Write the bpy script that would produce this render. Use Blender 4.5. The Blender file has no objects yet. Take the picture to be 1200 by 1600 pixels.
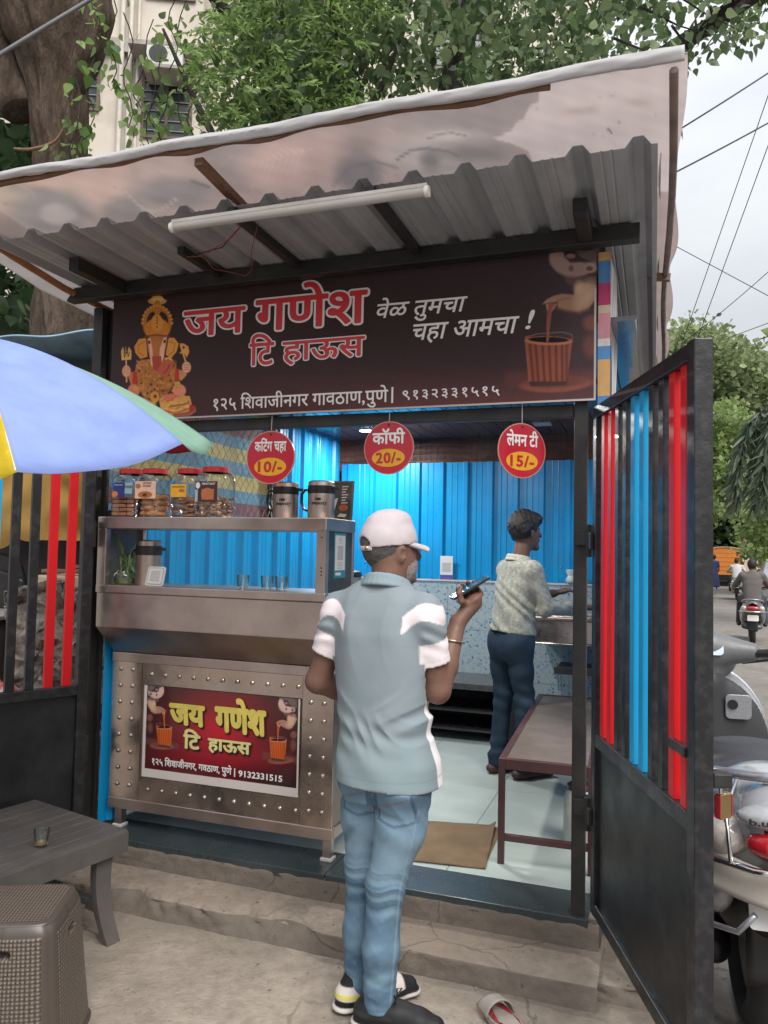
import bpy, math, random
import numpy as np
from mathutils import Vector, Matrix, noise

# ------------------------------------------------------------------ camera, sky, sun, exposure
scene = bpy.context.scene
COL = scene.collection
CAM_H, PITCH, ROLL, FPX = 1.55, math.atan(.05), .02, 1200.0
cam_data = bpy.data.cameras.new('camera')
cam_data.sensor_fit = 'VERTICAL'
cam_data.sensor_height = 24.0
cam_data.sensor_width = 18.0
cam_data.lens = 24.0 * FPX / 1600.0
cam_data.clip_start = .05
cam_data.clip_end = 2000
cam = bpy.data.objects.new('camera', cam_data)
COL.objects.link(cam)
CAM_M = Matrix.Rotation(math.pi / 2 + PITCH, 3, 'X') @ Matrix.Rotation(ROLL, 3, 'Z')
cam.matrix_world = Matrix.Translation((0, 0, CAM_H)) @ CAM_M.to_4x4()
scene.camera = cam

SUN_ELEV, SUN_AZ = math.radians(50), math.radians(155)    # azimuth from +Y, clockwise
world = bpy.data.worlds.new('World')
scene.world = world
world.use_nodes = True
wn, wl = world.node_tree.nodes, world.node_tree.links
bg = wn['Background']
sky = wn.new('ShaderNodeTexSky')
sky.sky_type = 'NISHITA'
sky.sun_disc = False
sky.sun_elevation = SUN_ELEV
sky.sun_rotation = SUN_AZ
sky.air_density = 1.0
sky.dust_density = 6.0
sky.ozone_density = 1.0
hs = wn.new('ShaderNodeHueSaturation')
hs.inputs['Saturation'].default_value = .35
wl.new(sky.outputs[0], hs.inputs['Color'])
tcw = wn.new('ShaderNodeTexCoord')
mpw = wn.new('ShaderNodeMapping')
mpw.inputs['Scale'].default_value = (1.2, 1.2, 3.0)
nzw = wn.new('ShaderNodeTexNoise')
nzw.inputs['Scale'].default_value = 2.2
nzw.inputs['Detail'].default_value = 5
nzw.inputs['Roughness'].default_value = .55
rpw = wn.new('ShaderNodeValToRGB')
rpw.color_ramp.elements[0].position = .35
rpw.color_ramp.elements[0].color = (7.0, 7.4, 8.0, 1)
rpw.color_ramp.elements[1].position = .65
rpw.color_ramp.elements[1].color = (8.6, 8.9, 9.2, 1)
wl.new(tcw.outputs['Generated'], mpw.inputs[0])
wl.new(mpw.outputs[0], nzw.inputs['Vector'])
wl.new(nzw.outputs['Fac'], rpw.inputs[0])
mxw = wn.new('ShaderNodeMix')
mxw.data_type = 'RGBA'
mxw.inputs[0].default_value = .75                           # overcast: thick cloud over the sky
wl.new(hs.outputs[0], mxw.inputs[6])
wl.new(rpw.outputs[0], mxw.inputs[7])
# an overcast sky is about three times brighter overhead than at the horizon
sxw = wn.new('ShaderNodeSeparateXYZ')
wl.new(tcw.outputs['Generated'], sxw.inputs[0])
mrw = wn.new('ShaderNodeMapRange')
mrw.inputs['From Min'].default_value = 0
mrw.inputs['From Max'].default_value = 1
mrw.inputs['To Min'].default_value = .55
mrw.inputs['To Max'].default_value = 1.65
wl.new(sxw.outputs['Z'], mrw.inputs['Value'])
vmw = wn.new('ShaderNodeVectorMath')
vmw.operation = 'SCALE'
wl.new(mxw.outputs[2], vmw.inputs[0])
wl.new(mrw.outputs[0], vmw.inputs['Scale'])
wl.new(vmw.outputs[0], bg.inputs['Color'])
bg.inputs['Strength'].default_value = .06

sun_data = bpy.data.lights.new('sun', 'SUN')
sun_data.energy = 1.5
sun_data.angle = math.radians(40)
sun_data.color = (1.0, .96, .90)
sun = bpy.data.objects.new('sun', sun_data)
COL.objects.link(sun)
sun_dir = Vector((math.sin(SUN_AZ) * math.cos(SUN_ELEV), math.cos(SUN_AZ) * math.cos(SUN_ELEV), math.sin(SUN_ELEV)))
sun.rotation_euler = sun_dir.to_track_quat('Z', 'Y').to_euler()

scene.view_settings.view_transform = 'Standard'
scene.view_settings.look = 'None'
scene.view_settings.exposure = 1.15
scene.view_settings.gamma = 1
scene.view_settings.use_curve_mapping = False
scene.cycles.max_bounces = 8
scene.cycles.transparent_max_bounces = 16
scene.cycles.use_denoising = True

rnd = random.Random(7)
PI = math.pi

# ------------------------------------------------------------------ frames and measuring helpers
SHA = math.radians(19.4)                                    # the stall is turned this much away from us
SO = np.array([.80, 2.90, 0.])
SU = np.array([math.cos(SHA), -math.sin(SHA), 0.])
SN = np.array([math.sin(SHA), math.cos(SHA), 0.])


def SH(s, t, z):
    """stall frame (along the front, inwards, up) to world"""
    return tuple(SO + SU * s + SN * t + np.array([0, 0, z]))


CAMN = np.array(CAM_M)


def to_pix(P):
    """world points (n,3) to pixels of the 1200x1600 photograph, for tracing flat printed artwork"""
    q = (np.asarray(P) - np.array([0, 0, CAM_H])) @ CAMN
    return 600 - FPX * q[:, 0] / q[:, 2], 800 + FPX * q[:, 1] / q[:, 2]


def lin(r, g, b):
    def f(c):
        c = c / 255.0
        return c / 12.92 if c <= .04045 else ((c + .055) / 1.055) ** 2.4
    return (f(r), f(g), f(b))


# ------------------------------------------------------------------ naming helpers
def tag(o, label=None, cat=None, group=None, kind=None):
    if label: o['label'] = label
    if cat: o['category'] = cat
    if group: o['group'] = group
    if kind: o['kind'] = kind
    return o


def thing(name, label, cat, loc=(0, 0, 0), rotz=0.0, group=None):
    o = bpy.data.objects.new(name, None)
    o.empty_display_size = .1
    COL.objects.link(o)
    o.location = loc
    o.rotation_euler = (0, 0, rotz)
    return tag(o, label, cat, group)


def sthing(name, label, cat, s=0, t=0, z=0, group=None, turn=0.0):
    return thing(name, label, cat, SH(s, t, z), -SHA + turn, group)


def copy_tree(o, parent=None):
    c = o.copy()
    COL.objects.link(c)
    if parent is not None: c.parent = parent
    for ch in list(o.children):
        copy_tree(ch, c)
    return c


# ------------------------------------------------------------------ mesh builder
class MB:
    def __init__(self):
        self.v, self.f, self.m = [], [], []

    def add(self, verts, faces, mi=0):
        b = len(self.v)
        self.v.extend([tuple(float(c) for c in p) for p in verts])
        for fc in faces:
            self.f.append(tuple(b + i for i in fc))
            self.m.append(mi)
        return self

    def box(self, x0, x1, y0, y1, z0, z1, mi=0):
        v = [(x0, y0, z0), (x1, y0, z0), (x1, y1, z0), (x0, y1, z0), (x0, y0, z1), (x1, y0, z1), (x1, y1, z1), (x0, y1, z1)]
        return self.add(v, [(0, 3, 2, 1), (4, 5, 6, 7), (0, 1, 5, 4), (1, 2, 6, 5), (2, 3, 7, 6), (3, 0, 4, 7)], mi)

    def bar(self, p, q, w, h, up=(0, 0, 1), mi=0):
        p, q = Vector(p), Vector(q)
        d = (q - p).normalized()
        u = Vector(up)
        x = d.cross(u)
        if x.length < 1e-4: x = d.cross(Vector((0, 1, 0)))
        x.normalize()
        y = x.cross(d).normalized()
        v = []
        for e in (p, q):
            for a, b in ((-1, -1), (1, -1), (1, 1), (-1, 1)):
                v.append(e + x * (a * w / 2) + y * (b * h / 2))
        return self.add(v, [(0, 1, 2, 3), (4, 7, 6, 5), (0, 4, 5, 1), (1, 5, 6, 2), (2, 6, 7, 3), (3, 7, 4, 0)], mi)

    def tube(self, pts, r, n=8, caps=True, mi=0, flat=1.0, up=None):
        pts = [Vector(p) for p in pts]
        R = r if isinstance(r, (list, tuple)) else [r] * len(pts)
        rings, prev = [], None
        for i, p in enumerate(pts):
            if i == 0: d = pts[1] - pts[0]
            elif i == len(pts) - 1: d = pts[-1] - pts[-2]
            else: d = (pts[i + 1] - pts[i]).normalized() + (pts[i] - pts[i - 1]).normalized()
            if d.length < 1e-9: d = Vector((0, 0, 1))
            d.normalize()
            if prev is None:
                a = Vector(up) if up else (Vector((0, 0, 1)) if abs(d.z) < .9 else Vector((1, 0, 0)))
            else: a = prev
            x = d.cross(a)
            if x.length < 1e-5: x = d.cross(Vector((.3, .8, .1)))
            x.normalize()
            y = x.cross(d).normalized()
            prev = y
            rings.append([p + (x * math.cos(2 * PI * k / n) + y * math.sin(2 * PI * k / n) * flat) * R[i] for k in range(n)])
        v = [q for rg in rings for q in rg]
        f = []
        for i in range(len(pts) - 1):
            for k in range(n):
                a, b = i * n + k, i * n + (k + 1) % n
                f.append((a, b, b + n, a + n))
        if caps:
            f.append(tuple(range(n - 1, -1, -1)))
            f.append(tuple((len(pts) - 1) * n + k for k in range(n)))
        return self.add(v, f, mi)

    def lathe(self, prof, n=24, c=(0, 0, 0), mi=0, M=None, arc=2 * PI, sx=1, sy=1, sq=None):
        """prof: (radius, height) from bottom to top; sq: superellipse exponent for rounded-square plans"""
        v, f = [], []
        c = Vector(c)
        full = abs(arc - 2 * PI) < 1e-6
        cnt = n if full else n + 1
        for r, z in prof:
            for k in range(cnt):
                a = arc * k / n
                ca, sa = math.cos(a), math.sin(a)
                rr = r
                if sq: rr = r / ((abs(ca) ** sq + abs(sa) ** sq) ** (1 / sq))
                p = Vector((rr * ca * sx, rr * sa * sy, z))
                if M is not None: p = M @ p
                v.append(p + c)
        for i in range(len(prof) - 1):
            for k in range(n):
                a, b = i * cnt + k, i * cnt + (k + 1) % cnt
                f.append((a, b, b + cnt, a + cnt))
        if full:
            if prof[0][0] > 1e-6: f.append(tuple(range(cnt - 1, -1, -1)))
            if prof[-1][0] > 1e-6: f.append(tuple((len(prof) - 1) * cnt + k for k in range(cnt)))
        return self.add(v, f, mi)

    def prism(self, poly, y0, y1, mi=0, M=None):
        """polygon (x,z), counter-clockwise seen from -y, extruded along y"""
        n = len(poly)
        v = [(x, y0, z) for x, z in poly] + [(x, y1, z) for x, z in poly]
        if M is not None: v = [M @ Vector(p) for p in v]
        f = [tuple(range(n)), tuple(range(2 * n - 1, n - 1, -1))]
        for i in range(n):
            j = (i + 1) % n
            f.append((i, i + n, j + n, j))
        return self.add(v, f, mi)

    def ell(self, c, r, nu=16, nv=10, mi=0, M=None):
        if not isinstance(r, (tuple, list)): r = (r, r, r)
        v, f = [], []
        for j in range(1, nv):
            ph = PI * j / nv
            for i in range(nu):
                th = 2 * PI * i / nu
                p = Vector((r[0] * math.sin(ph) * math.cos(th), r[1] * math.sin(ph) * math.sin(th), -r[2] * math.cos(ph)))
                v.append(p)
        v.append(Vector((0, 0, -r[2])))
        v.append(Vector((0, 0, r[2])))
        for j in range(nv - 2):
            for i in range(nu):
                a, b = j * nu + i, j * nu + (i + 1) % nu
                f.append((a, b, b + nu, a + nu))
        s, t = len(v) - 2, len(v) - 1
        for i in range(nu):
            f.append((s, (i + 1) % nu, i))
            b = (nv - 2) * nu
            f.append((t, b + i, b + (i + 1) % nu))
        if M is not None: v = [M @ p for p in v]
        c = Vector(c)
        return self.add([p + c for p in v], f, mi)

    def grid(self, fn, nu, nv, mi=0):
        v = [fn(i / nu, j / nv) for j in range(nv + 1) for i in range(nu + 1)]
        f = [(j * (nu + 1) + i, j * (nu + 1) + i + 1, (j + 1) * (nu + 1) + i + 1, (j + 1) * (nu + 1) + i) for j in range(nv) for i in range(nu)]
        return self.add(v, f, mi)

    def build(self, name, mats, parent=None, smooth=None, bevel=0, loc=None, rotz=None, solid=0, seg=2):
        me = bpy.data.meshes.new(name)
        me.from_pydata(self.v, [], self.f)
        if not isinstance(mats, (list, tuple)): mats = [mats]
        for mt in mats: me.materials.append(mt)
        if len(mats) > 1: me.polygons.foreach_set('material_index', self.m)
        me.update()
        return link(name, me, parent, smooth, bevel, loc, rotz, solid, seg)


def link(name, me, parent=None, smooth=None, bevel=0, loc=None, rotz=None, solid=0, seg=2):
    o = bpy.data.objects.new(name, me)
    COL.objects.link(o)
    if parent is not None: o.parent = parent
    if loc is not None: o.location = loc
    if rotz is not None: o.rotation_euler = (0, 0, rotz)
    if solid:
        m = o.modifiers.new('solid', 'SOLIDIFY')
        m.thickness = solid
        m.offset = 0
    if bevel:
        m = o.modifiers.new('bevel', 'BEVEL')
        m.width = bevel
        m.segments = seg
        m.limit_method = 'ANGLE'
        m.angle_limit = math.radians(40)
    if smooth is not None:
        me.polygons.foreach_set('use_smooth', [True] * len(me.polygons))
        if smooth < 179: me.set_sharp_from_angle(angle=math.radians(smooth))
        me.update()
    return o


def np_mesh(name, V, F, mats, parent=None, smooth=None, colors=None, **kw):
    """big mesh from numpy arrays; F is (n,4) or (n,3)"""
    me = bpy.data.meshes.new(name)
    V = np.ascontiguousarray(V, dtype=np.float32)
    F = np.ascontiguousarray(F, dtype=np.int32)
    k = F.shape[1]
    me.vertices.add(len(V))
    me.vertices.foreach_set('co', V.ravel())
    me.loops.add(F.size)
    me.loops.foreach_set('vertex_index', F.ravel())
    me.polygons.add(len(F))
    me.polygons.foreach_set('loop_start', np.arange(0, F.size, k, dtype=np.int32))
    me.polygons.foreach_set('loop_total', np.full(len(F), k, dtype=np.int32))
    if not isinstance(mats, (list, tuple)): mats = [mats]
    for mt in mats: me.materials.append(mt)
    me.update(calc_edges=True)
    me.validate()
    if colors is not None:
        a = me.color_attributes.new('Art', 'FLOAT_COLOR', 'POINT')
        c = np.ones((len(V), 4), dtype=np.float32)
        c[:, :3] = colors
        a.data.foreach_set('color', c.ravel())
    return link(name, me, parent, smooth, **kw)


# ------------------------------------------------------------------ materials
class NT:
    def __init__(self, name):
        self.mat = bpy.data.materials.new(name)
        self.mat.use_nodes = True
        self.n, self.l = self.mat.node_tree.nodes, self.mat.node_tree.links
        self.p = self.n['Principled BSDF']
        self.tc = self.n.new('ShaderNodeTexCoord')

    def node(self, kind, **kw):
        nd = self.n.new(kind)
        for k, v in kw.items(): setattr(nd, k, v)
        return nd

    def noise(self, scale, detail=4, rough=.55, stretch=(1, 1, 1), coord='Object', off=(0, 0, 0)):
        mp = self.n.new('ShaderNodeMapping')
        mp.inputs['Scale'].default_value = stretch
        mp.inputs['Location'].default_value = off
        self.l.new(self.tc.outputs[coord], mp.inputs[0])
        nz = self.n.new('ShaderNodeTexNoise')
        nz.inputs['Scale'].default_value = scale
        nz.inputs['Detail'].default_value = detail
        nz.inputs['Roughness'].default_value = rough
        self.l.new(mp.outputs[0], nz.inputs['Vector'])
        return nz.outputs['Fac']

    def ramp(self, src, stops):
        r = self.n.new('ShaderNodeValToRGB')
        el = r.color_ramp.elements
        while len(el) < len(stops): el.new(.5)
        for e, (p, c) in zip(el, stops):
            e.position = p
            e.color = (*c, 1) if len(c) == 3 else c
        self.l.new(src, r.inputs[0])
        return r.outputs[0]

    def mix(self, fac, a, b, blend='MIX'):
        m = self.n.new('ShaderNodeMix')
        m.data_type = 'RGBA'
        m.blend_type = blend
        for sock, val in ((m.inputs[0], fac), (m.inputs[6], a), (m.inputs[7], b)):
            if isinstance(val, (int, float)): sock.default_value = val
            elif isinstance(val, tuple): sock.default_value = (*val, 1) if len(val) == 3 else val
            else: self.l.new(val, sock)
        return m.outputs[2]

    def bump(self, src, strength=.3, dist=.01, prev=None):
        b = self.n.new('ShaderNodeBump')
        b.inputs['Strength'].default_value = strength
        b.inputs['Distance'].default_value = dist
        self.l.new(src, b.inputs['Height'])
        if prev is not None: self.l.new(prev, b.inputs['Normal'])
        self.l.new(b.outputs[0], self.p.inputs['Normal'])
        return b.outputs[0]

    def set(self, **kw):
        for k, v in kw.items():
            nm = {'color': 'Base Color', 'rough': 'Roughness', 'metal': 'Metallic', 'spec': 'Specular IOR Level', 'coat': 'Coat Weight', 'sheen': 'Sheen Weight',
                  'trans': 'Transmission Weight', 'ior': 'IOR', 'alpha': 'Alpha', 'sss': 'Subsurface Weight', 'emit': 'Emission Color', 'estr': 'Emission Strength'}[k]
            s = self.p.inputs[nm]
            if isinstance(v, (int, float)): s.default_value = v
            elif isinstance(v, tuple): s.default_value = (*v, 1) if len(v) == 3 else v
            else: self.l.new(v, s)
        return self


def sc(c, k): return tuple(min(1.0, x * k) for x in c)


def M(name, rgb, rough=.6, metal=0.0, var=.18, vs=6, bump=0.0, bs=80, spec=.5, coat=0.0, dirt=None, dirt_amt=.5, ds=3, sheen=0.0, stretch=(1, 1, 1), sss=0.0):
    """a painted / plastic / cloth / stone surface with mottled colour and roughness and, if asked, worn dirt patches and bump"""
    t = NT(name)
    nz = t.noise(vs, 5, .6, stretch)
    c = t.ramp(nz, [(.25, sc(rgb, 1 - var)), (.75, sc(rgb, 1 + var))])
    if dirt is not None:
        d = t.noise(ds, 6, .65, off=(3.1, 7.7, 1.3))
        f = t.ramp(d, [(.48, (0, 0, 0)), (.48 + .25, (dirt_amt,) * 3)])
        c = t.mix(f, c, dirt)
    r = t.ramp(t.noise(vs * 2.3, 4, .6, off=(9, 2, 5)), [(.2, (max(0, rough - .12),) * 3), (.8, (min(1, rough + .12),) * 3)])
    t.set(color=c, rough=r, metal=metal, spec=spec, coat=coat, sheen=sheen, sss=sss)
    if bump: t.bump(t.noise(bs, 4, .6, stretch), bump, .004)
    return t.mat


def thin_glass(name, tint=(.93, .96, .95), gloss=.9, dirty=.04):
    t = NT(name)
    tr = t.node('ShaderNodeBsdfTransparent')
    tr.inputs[0].default_value = (*tint, 1)
    gl = t.node('ShaderNodeBsdfGlossy')
    gl.inputs['Roughness'].default_value = .05
    lw = t.node('ShaderNodeLayerWeight')
    lw.inputs['Blend'].default_value = .25
    mt = t.node('ShaderNodeMath', operation='MULTIPLY_ADD')
    mt.inputs[1].default_value = gloss * .8
    mt.inputs[2].default_value = dirty
    t.l.new(lw.outputs['Fresnel'], mt.inputs[0])
    ms = t.node('ShaderNodeMixShader')
    t.l.new(mt.outputs[0], ms.inputs[0])
    t.l.new(tr.outputs[0], ms.inputs[1])
    t.l.new(gl.outputs[0], ms.inputs[2])
    t.l.new(ms.outputs[0], t.n['Material Output'].inputs[0])
    return t.mat


def art_mat(name, rough=.45, spec=.4, coat=0.0, trans=0.0):
    t = NT(name)
    a = t.node('ShaderNodeVertexColor', layer_name='Art')
    t.set(color=a.outputs['Color'], rough=rough, spec=spec, coat=coat)
    t.bump(t.noise(9, 3), .08, .004)
    return t.mat


def emit_mat(name, rgb, strength):
    t = NT(name)
    t.set(color=rgb, emit=rgb, estr=strength)
    return t.mat


# ------------------------------------------------------------------ lettering
def text_mesh(body, offset=0.0, shear=0.0, extrude=0.0, spacing=1.0, res=4):
    c = bpy.data.curves.new('lettering', 'FONT')
    c.body = body
    c.size = 1
    c.offset = offset
    c.shear = shear
    c.extrude = extrude
    c.space_character = spacing
    c.resolution_u = res
    o = bpy.data.objects.new('lettering', c)
    COL.objects.link(o)
    bpy.context.view_layer.update()
    dg = bpy.context.evaluated_depsgraph_get()
    me = bpy.data.meshes.new_from_object(o.evaluated_get(dg))
    V = np.zeros(len(me.vertices) * 3)
    me.vertices.foreach_get('co', V)
    F = [tuple(p.vertices) for p in me.polygons]
    bpy.data.objects.remove(o)
    bpy.data.curves.remove(c)
    bpy.data.meshes.remove(me)
    return V.reshape(-1, 3), F


def thick_text(body, r, shear, spacing, n=8):
    """letters made bolder by laying shifted copies over each other (each a hair further back)"""
    V, F = text_mesh(body, 0, shear, spacing=spacing, res=3)
    if r <= 0: return [(V, F, 0.0)]
    return [(V, F, 0.0)] + [(V + np.array([r * math.cos(2 * PI * k / n), r * math.sin(2 * PI * k / n), 0]), F, (k + 1) * 3e-5) for k in range(n)]


def lettering(name, body, mat, parent, fit, bold=0.0, shear=0.0, y=0.0, outline=None, outline_w=.05, spacing=1.0, mapfn=None, gap=.0012):
    """words laid on an upright board; fit = (x0, x1, z0, z1) of the ink in the parent's frame; mapfn bends them onto the board"""
    layers = [(thick_text(body, bold, shear, spacing), mat, y - gap * (2 if outline else 1), name)]
    base = layers[0][0]
    lo = np.min([V.min(0) for V, F, d in base], 0)
    hi = np.max([V.max(0) for V, F, d in base], 0)
    if outline: layers.insert(0, (thick_text(body, bold + outline_w, shear, spacing, 16), outline, y - gap, name + '_outline'))
    x0, x1, z0, z1 = fit
    out = []
    for lst, mt, yy, nm in layers:
        b = MB()
        for V, F, d in lst:
            X = x0 + (V[:, 0] - lo[0]) / (hi[0] - lo[0]) * (x1 - x0)
            Z = z0 + (V[:, 1] - lo[1]) / (hi[1] - lo[1]) * (z1 - z0)
            pts = [(a, yy + d, c) for a, c in zip(X, Z)]
            if mapfn: pts = [mapfn(*p) for p in pts]
            b.add(pts, F)
        out.append(b.build(nm, mt, parent))
    return out


# ------------------------------------------------------------------ flat printed artwork on a fine grid (colour attribute)
class Art:
    def __init__(self, PX, PY):
        self.x, self.y = PX, PY
        self.c = np.zeros((len(PX), 3))

    def fill(self, rgb): self.c[:] = rgb; return self

    def put(self, a, rgb):
        a = np.clip(a, 0, 1)[:, None]
        self.c = self.c * (1 - a) + np.array(rgb) * a
        return self

    def ell(self, cx, cy, rx, ry, rgb, soft=.08, rot=0.0, alpha=1.0):
        dx, dy = self.x - cx, self.y - cy
        ca, sa = math.cos(rot), math.sin(rot)
        u, v = (dx * ca + dy * sa) / rx, (-dx * sa + dy * ca) / ry
        d = np.sqrt(u * u + v * v)
        return self.put(alpha * np.clip((1 + soft - d) / (2 * soft), 0, 1), rgb)

    def poly(self, pts, rgb, alpha=1.0, soft=.6):
        P = np.array(pts, float)
        inside = np.zeros(len(self.x), bool)
        dist = np.full(len(self.x), 1e9)
        n = len(P)
        for i in range(n):
            a, b = P[i], P[(i + 1) % n]
            cond = (a[1] > self.y) != (b[1] > self.y)
            with np.errstate(divide='ignore', invalid='ignore'):
                xi = (b[0] - a[0]) * (self.y - a[1]) / (b[1] - a[1] + 1e-12) + a[0]
            inside ^= cond & (self.x < xi)
            e = b - a
            tt = np.clip(((self.x - a[0]) * e[0] + (self.y - a[1]) * e[1]) / (e @ e + 1e-12), 0, 1)
            dist = np.minimum(dist, np.hypot(self.x - a[0] - tt * e[0], self.y - a[1] - tt * e[1]))
        sd = np.where(inside, dist, -dist)
        return self.put(alpha * np.clip(sd / (2 * soft) + .5, 0, 1), rgb)

    def stroke(self, pts, w, rgb, alpha=1.0, soft=.5):
        P = np.array(pts, float)
        dist = np.full(len(self.x), 1e9)
        for a, b in zip(P[:-1], P[1:]):
            e = b - a
            tt = np.clip(((self.x - a[0]) * e[0] + (self.y - a[1]) * e[1]) / (e @ e + 1e-12), 0, 1)
            dist = np.minimum(dist, np.hypot(self.x - a[0] - tt * e[0], self.y - a[1] - tt * e[1]))
        return self.put(alpha * np.clip((w / 2 - dist) / (2 * soft) + .5, 0, 1), rgb)

    def glow(self, cx, cy, rx, ry, rgb, alpha=1.0):
        d = ((self.x - cx) / rx) ** 2 + ((self.y - cy) / ry) ** 2
        return self.put(alpha * np.exp(-d), rgb)

    def speckle(self, amt, scale, seed=0):
        g = np.random.RandomState(seed)
        k = np.zeros(len(self.x))
        for i in range(5):
            a = g.uniform(0, 2 * PI)
            w = scale * 2 ** (i * .7)
            k += np.sin((self.x * math.cos(a) + self.y * math.sin(a)) * w + g.uniform(0, 6.3))
        self.c *= (1 + amt * k / 2.5)[:, None]
        return self


def grid_np(fn, nu, nv):
    u, v = np.meshgrid(np.linspace(0, 1, nu + 1), np.linspace(0, 1, nv + 1))
    P = fn(u.ravel(), v.ravel())
    idx = np.arange((nu + 1) * (nv + 1)).reshape(nv + 1, nu + 1)
    F = np.stack([idx[:-1, :-1], idx[:-1, 1:], idx[1:, 1:], idx[1:, :-1]], -1).reshape(-1, 4)
    return np.asarray(P), F


def s2w(P):
    """stall-frame points (n,3) to world"""
    P = np.asarray(P)
    return SO + P[:, :1] * SU + P[:, 1:2] * SN + P[:, 2:3] * np.array([0, 0, 1])


def vnoise(x, y, z=0.0): return noise.noise(Vector((x, y, z)))
# ================================================================== materials used in several places
m_black = M('black_paint', (.012, .012, .014), .38, var=.3, vs=5, bump=.3, bs=60, dirt=(.10, .095, .09), dirt_amt=.35, ds=22, coat=.1)
m_blacksteel = M('dull_black_steel', (.017, .016, .016), .5, var=.35, vs=6, bump=.2, bs=90, dirt=(.08, .07, .06), dirt_amt=.3, ds=7)
m_red = M('red_enamel', (.60, .012, .016), .38, var=.06, vs=3, spec=.3)
m_cyan = M('sky_blue_enamel', (.010, .31, .60), .36, var=.06, vs=3, spec=.35)
m_blue = M('blue_coated_sheet', (.005, .285, .60), .34, var=.1, vs=2.5, dirt=(.03, .20, .40), dirt_amt=.35, ds=4, bump=.06, bs=14)
m_white = M('white_paint', (.74, .72, .70), .5, var=.05)
m_offwhite = M('dirty_white', (.6, .56, .52), .55, var=.1, dirt=(.3, .26, .22), dirt_amt=.5)
m_wood = M('raw_wood', (.19, .10, .055), .75, var=.4, vs=14, stretch=(1, 6, 6), bump=.5, bs=60)
m_chrome = M('chrome', (.75, .75, .76), .12, 1.0, var=.05)


def concrete(name, a, b, c, bump=.5, scale=1.0, stain=.6):
    t = NT(name)
    n1 = t.noise(2.2 * scale, 8, .65)
    n2 = t.noise(14 * scale, 6, .7, off=(4, 1, 2))
    n3 = t.noise(.8 * scale, 5, .6, off=(7, 3, 9))
    base = t.ramp(n1, [(.3, a), (.52, b), (.72, c)])
    base = t.mix(t.ramp(n2, [(.35, (.5,) * 3), (.62, (0, 0, 0))]), base, sc(a, .62))
    base = t.mix(t.ramp(n3, [(.42, (0, 0, 0)), (.62, (stain,) * 3)]), base, sc(b, .72))
    n5 = t.noise(26 * scale, 3, .5, off=(2, 8, 3))
    base = t.mix(t.ramp(n5, [(.66, (0, 0, 0)), (.74, (.8,) * 3)]), base, sc(a, .45))
    # hairline cracks, only here and there
    mp_ = t.node('ShaderNodeMapping')
    t.l.new(t.tc.outputs['Object'], mp_.inputs[0])
    wob = t.node('ShaderNodeTexNoise')
    wob.inputs['Scale'].default_value = 5
    wob.inputs['Detail'].default_value = 5
    ad_ = t.node('ShaderNodeMix', data_type='VECTOR')
    ad_.inputs[0].default_value = .12
    t.l.new(mp_.outputs[0], wob.inputs['Vector'])
    t.l.new(mp_.outputs[0], ad_.inputs[4])
    t.l.new(wob.outputs['Color'], ad_.inputs[5])
    vo_ = t.node('ShaderNodeTexVoronoi', feature='DISTANCE_TO_EDGE')
    vo_.inputs['Scale'].default_value = 1.7 * scale
    t.l.new(ad_.outputs[1], vo_.inputs['Vector'])
    ck = t.ramp(vo_.outputs['Distance'], [(.004, (1, 1, 1)), (.010, (0, 0, 0))])
    mk = t.ramp(t.noise(1.1 * scale, 2, .5, off=(6, 6, 1)), [(.50, (0, 0, 0)), (.58, (.42,) * 3)])
    cm_ = t.mix(1.0, ck, mk, 'MULTIPLY')
    base = t.mix(cm_, base, sc(a, .22))
    t.set(color=base, rough=.92, spec=.25)
    n4 = t.noise(55 * scale, 6, .75)
    b1 = t.bump(n4, bump, .006)
    t.bump(n2, bump * .8, .015, prev=b1)
    return t.mat


m_yard = concrete('dusty_concrete_ground', (.24, .205, .17), (.35, .30, .25), (.43, .375, .32), .8)
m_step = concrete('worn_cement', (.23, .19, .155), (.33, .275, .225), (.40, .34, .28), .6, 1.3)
m_riser = concrete('shaded_cement_riser', (.16, .132, .108), (.225, .19, .158), (.29, .245, .205), .5, 1.4, .8)  # darker copy of the step cement: shade of the upright faces put into colour
m_asphalt = concrete('asphalt', (.17, .155, .14), (.235, .215, .20), (.28, .255, .235), .35, .8, .3)

# ================================================================== ground
b = MB()
b.box(-400, 400, -60, 900, -.5, -.03)
tag(b.build('ground', m_asphalt), kind='structure')
b = MB()


def road_pt(u, v):
    y = -20 + v * 420
    c = 4.7 + .455 * (y - 4)
    return (c - 3.6 + u * 7.6, y, -.012)


b.grid(road_pt, 6, 60)
tag(b.build('road', m_asphalt), kind='structure')
# kerb line of the far side and the verge under the trees
m_verge = M('dusty_verge', (.20, .165, .12), .95, var=.35, vs=3, bump=.6, bs=20)
b = MB()
b.grid(lambda u, v: (4.7 + .455 * (-24 + v * 420) + 4.1 + u * 60, -20 + v * 420, -.006), 4, 40)
b.grid(lambda u, v: (4.7 + .455 * (6 + v * 380 - 4) - 9.5 + u * 5.8, 6 + v * 380, -.006), 4, 40)
tag(b.build('verge', m_verge), kind='structure')
b = MB()


def yard_pt(u, v):
    x = -6.2 + u * 7.28
    y = .1 + v * 7.2
    z = .0045 * vnoise(x * 1.7, y * 1.7) + .004 * vnoise(x * 6, y * 6, 3) + .002 * vnoise(x * 16, y * 16, 5)
    ex = (1.08 - x) + .05 * vnoise(y * 3, .3)
    if ex < .06: z -= (.06 - ex) * .5
    return (x, y, z)


b.grid(yard_pt, 180, 180)
tag(b.build('yard', m_yard, smooth=180), kind='structure')


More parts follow.
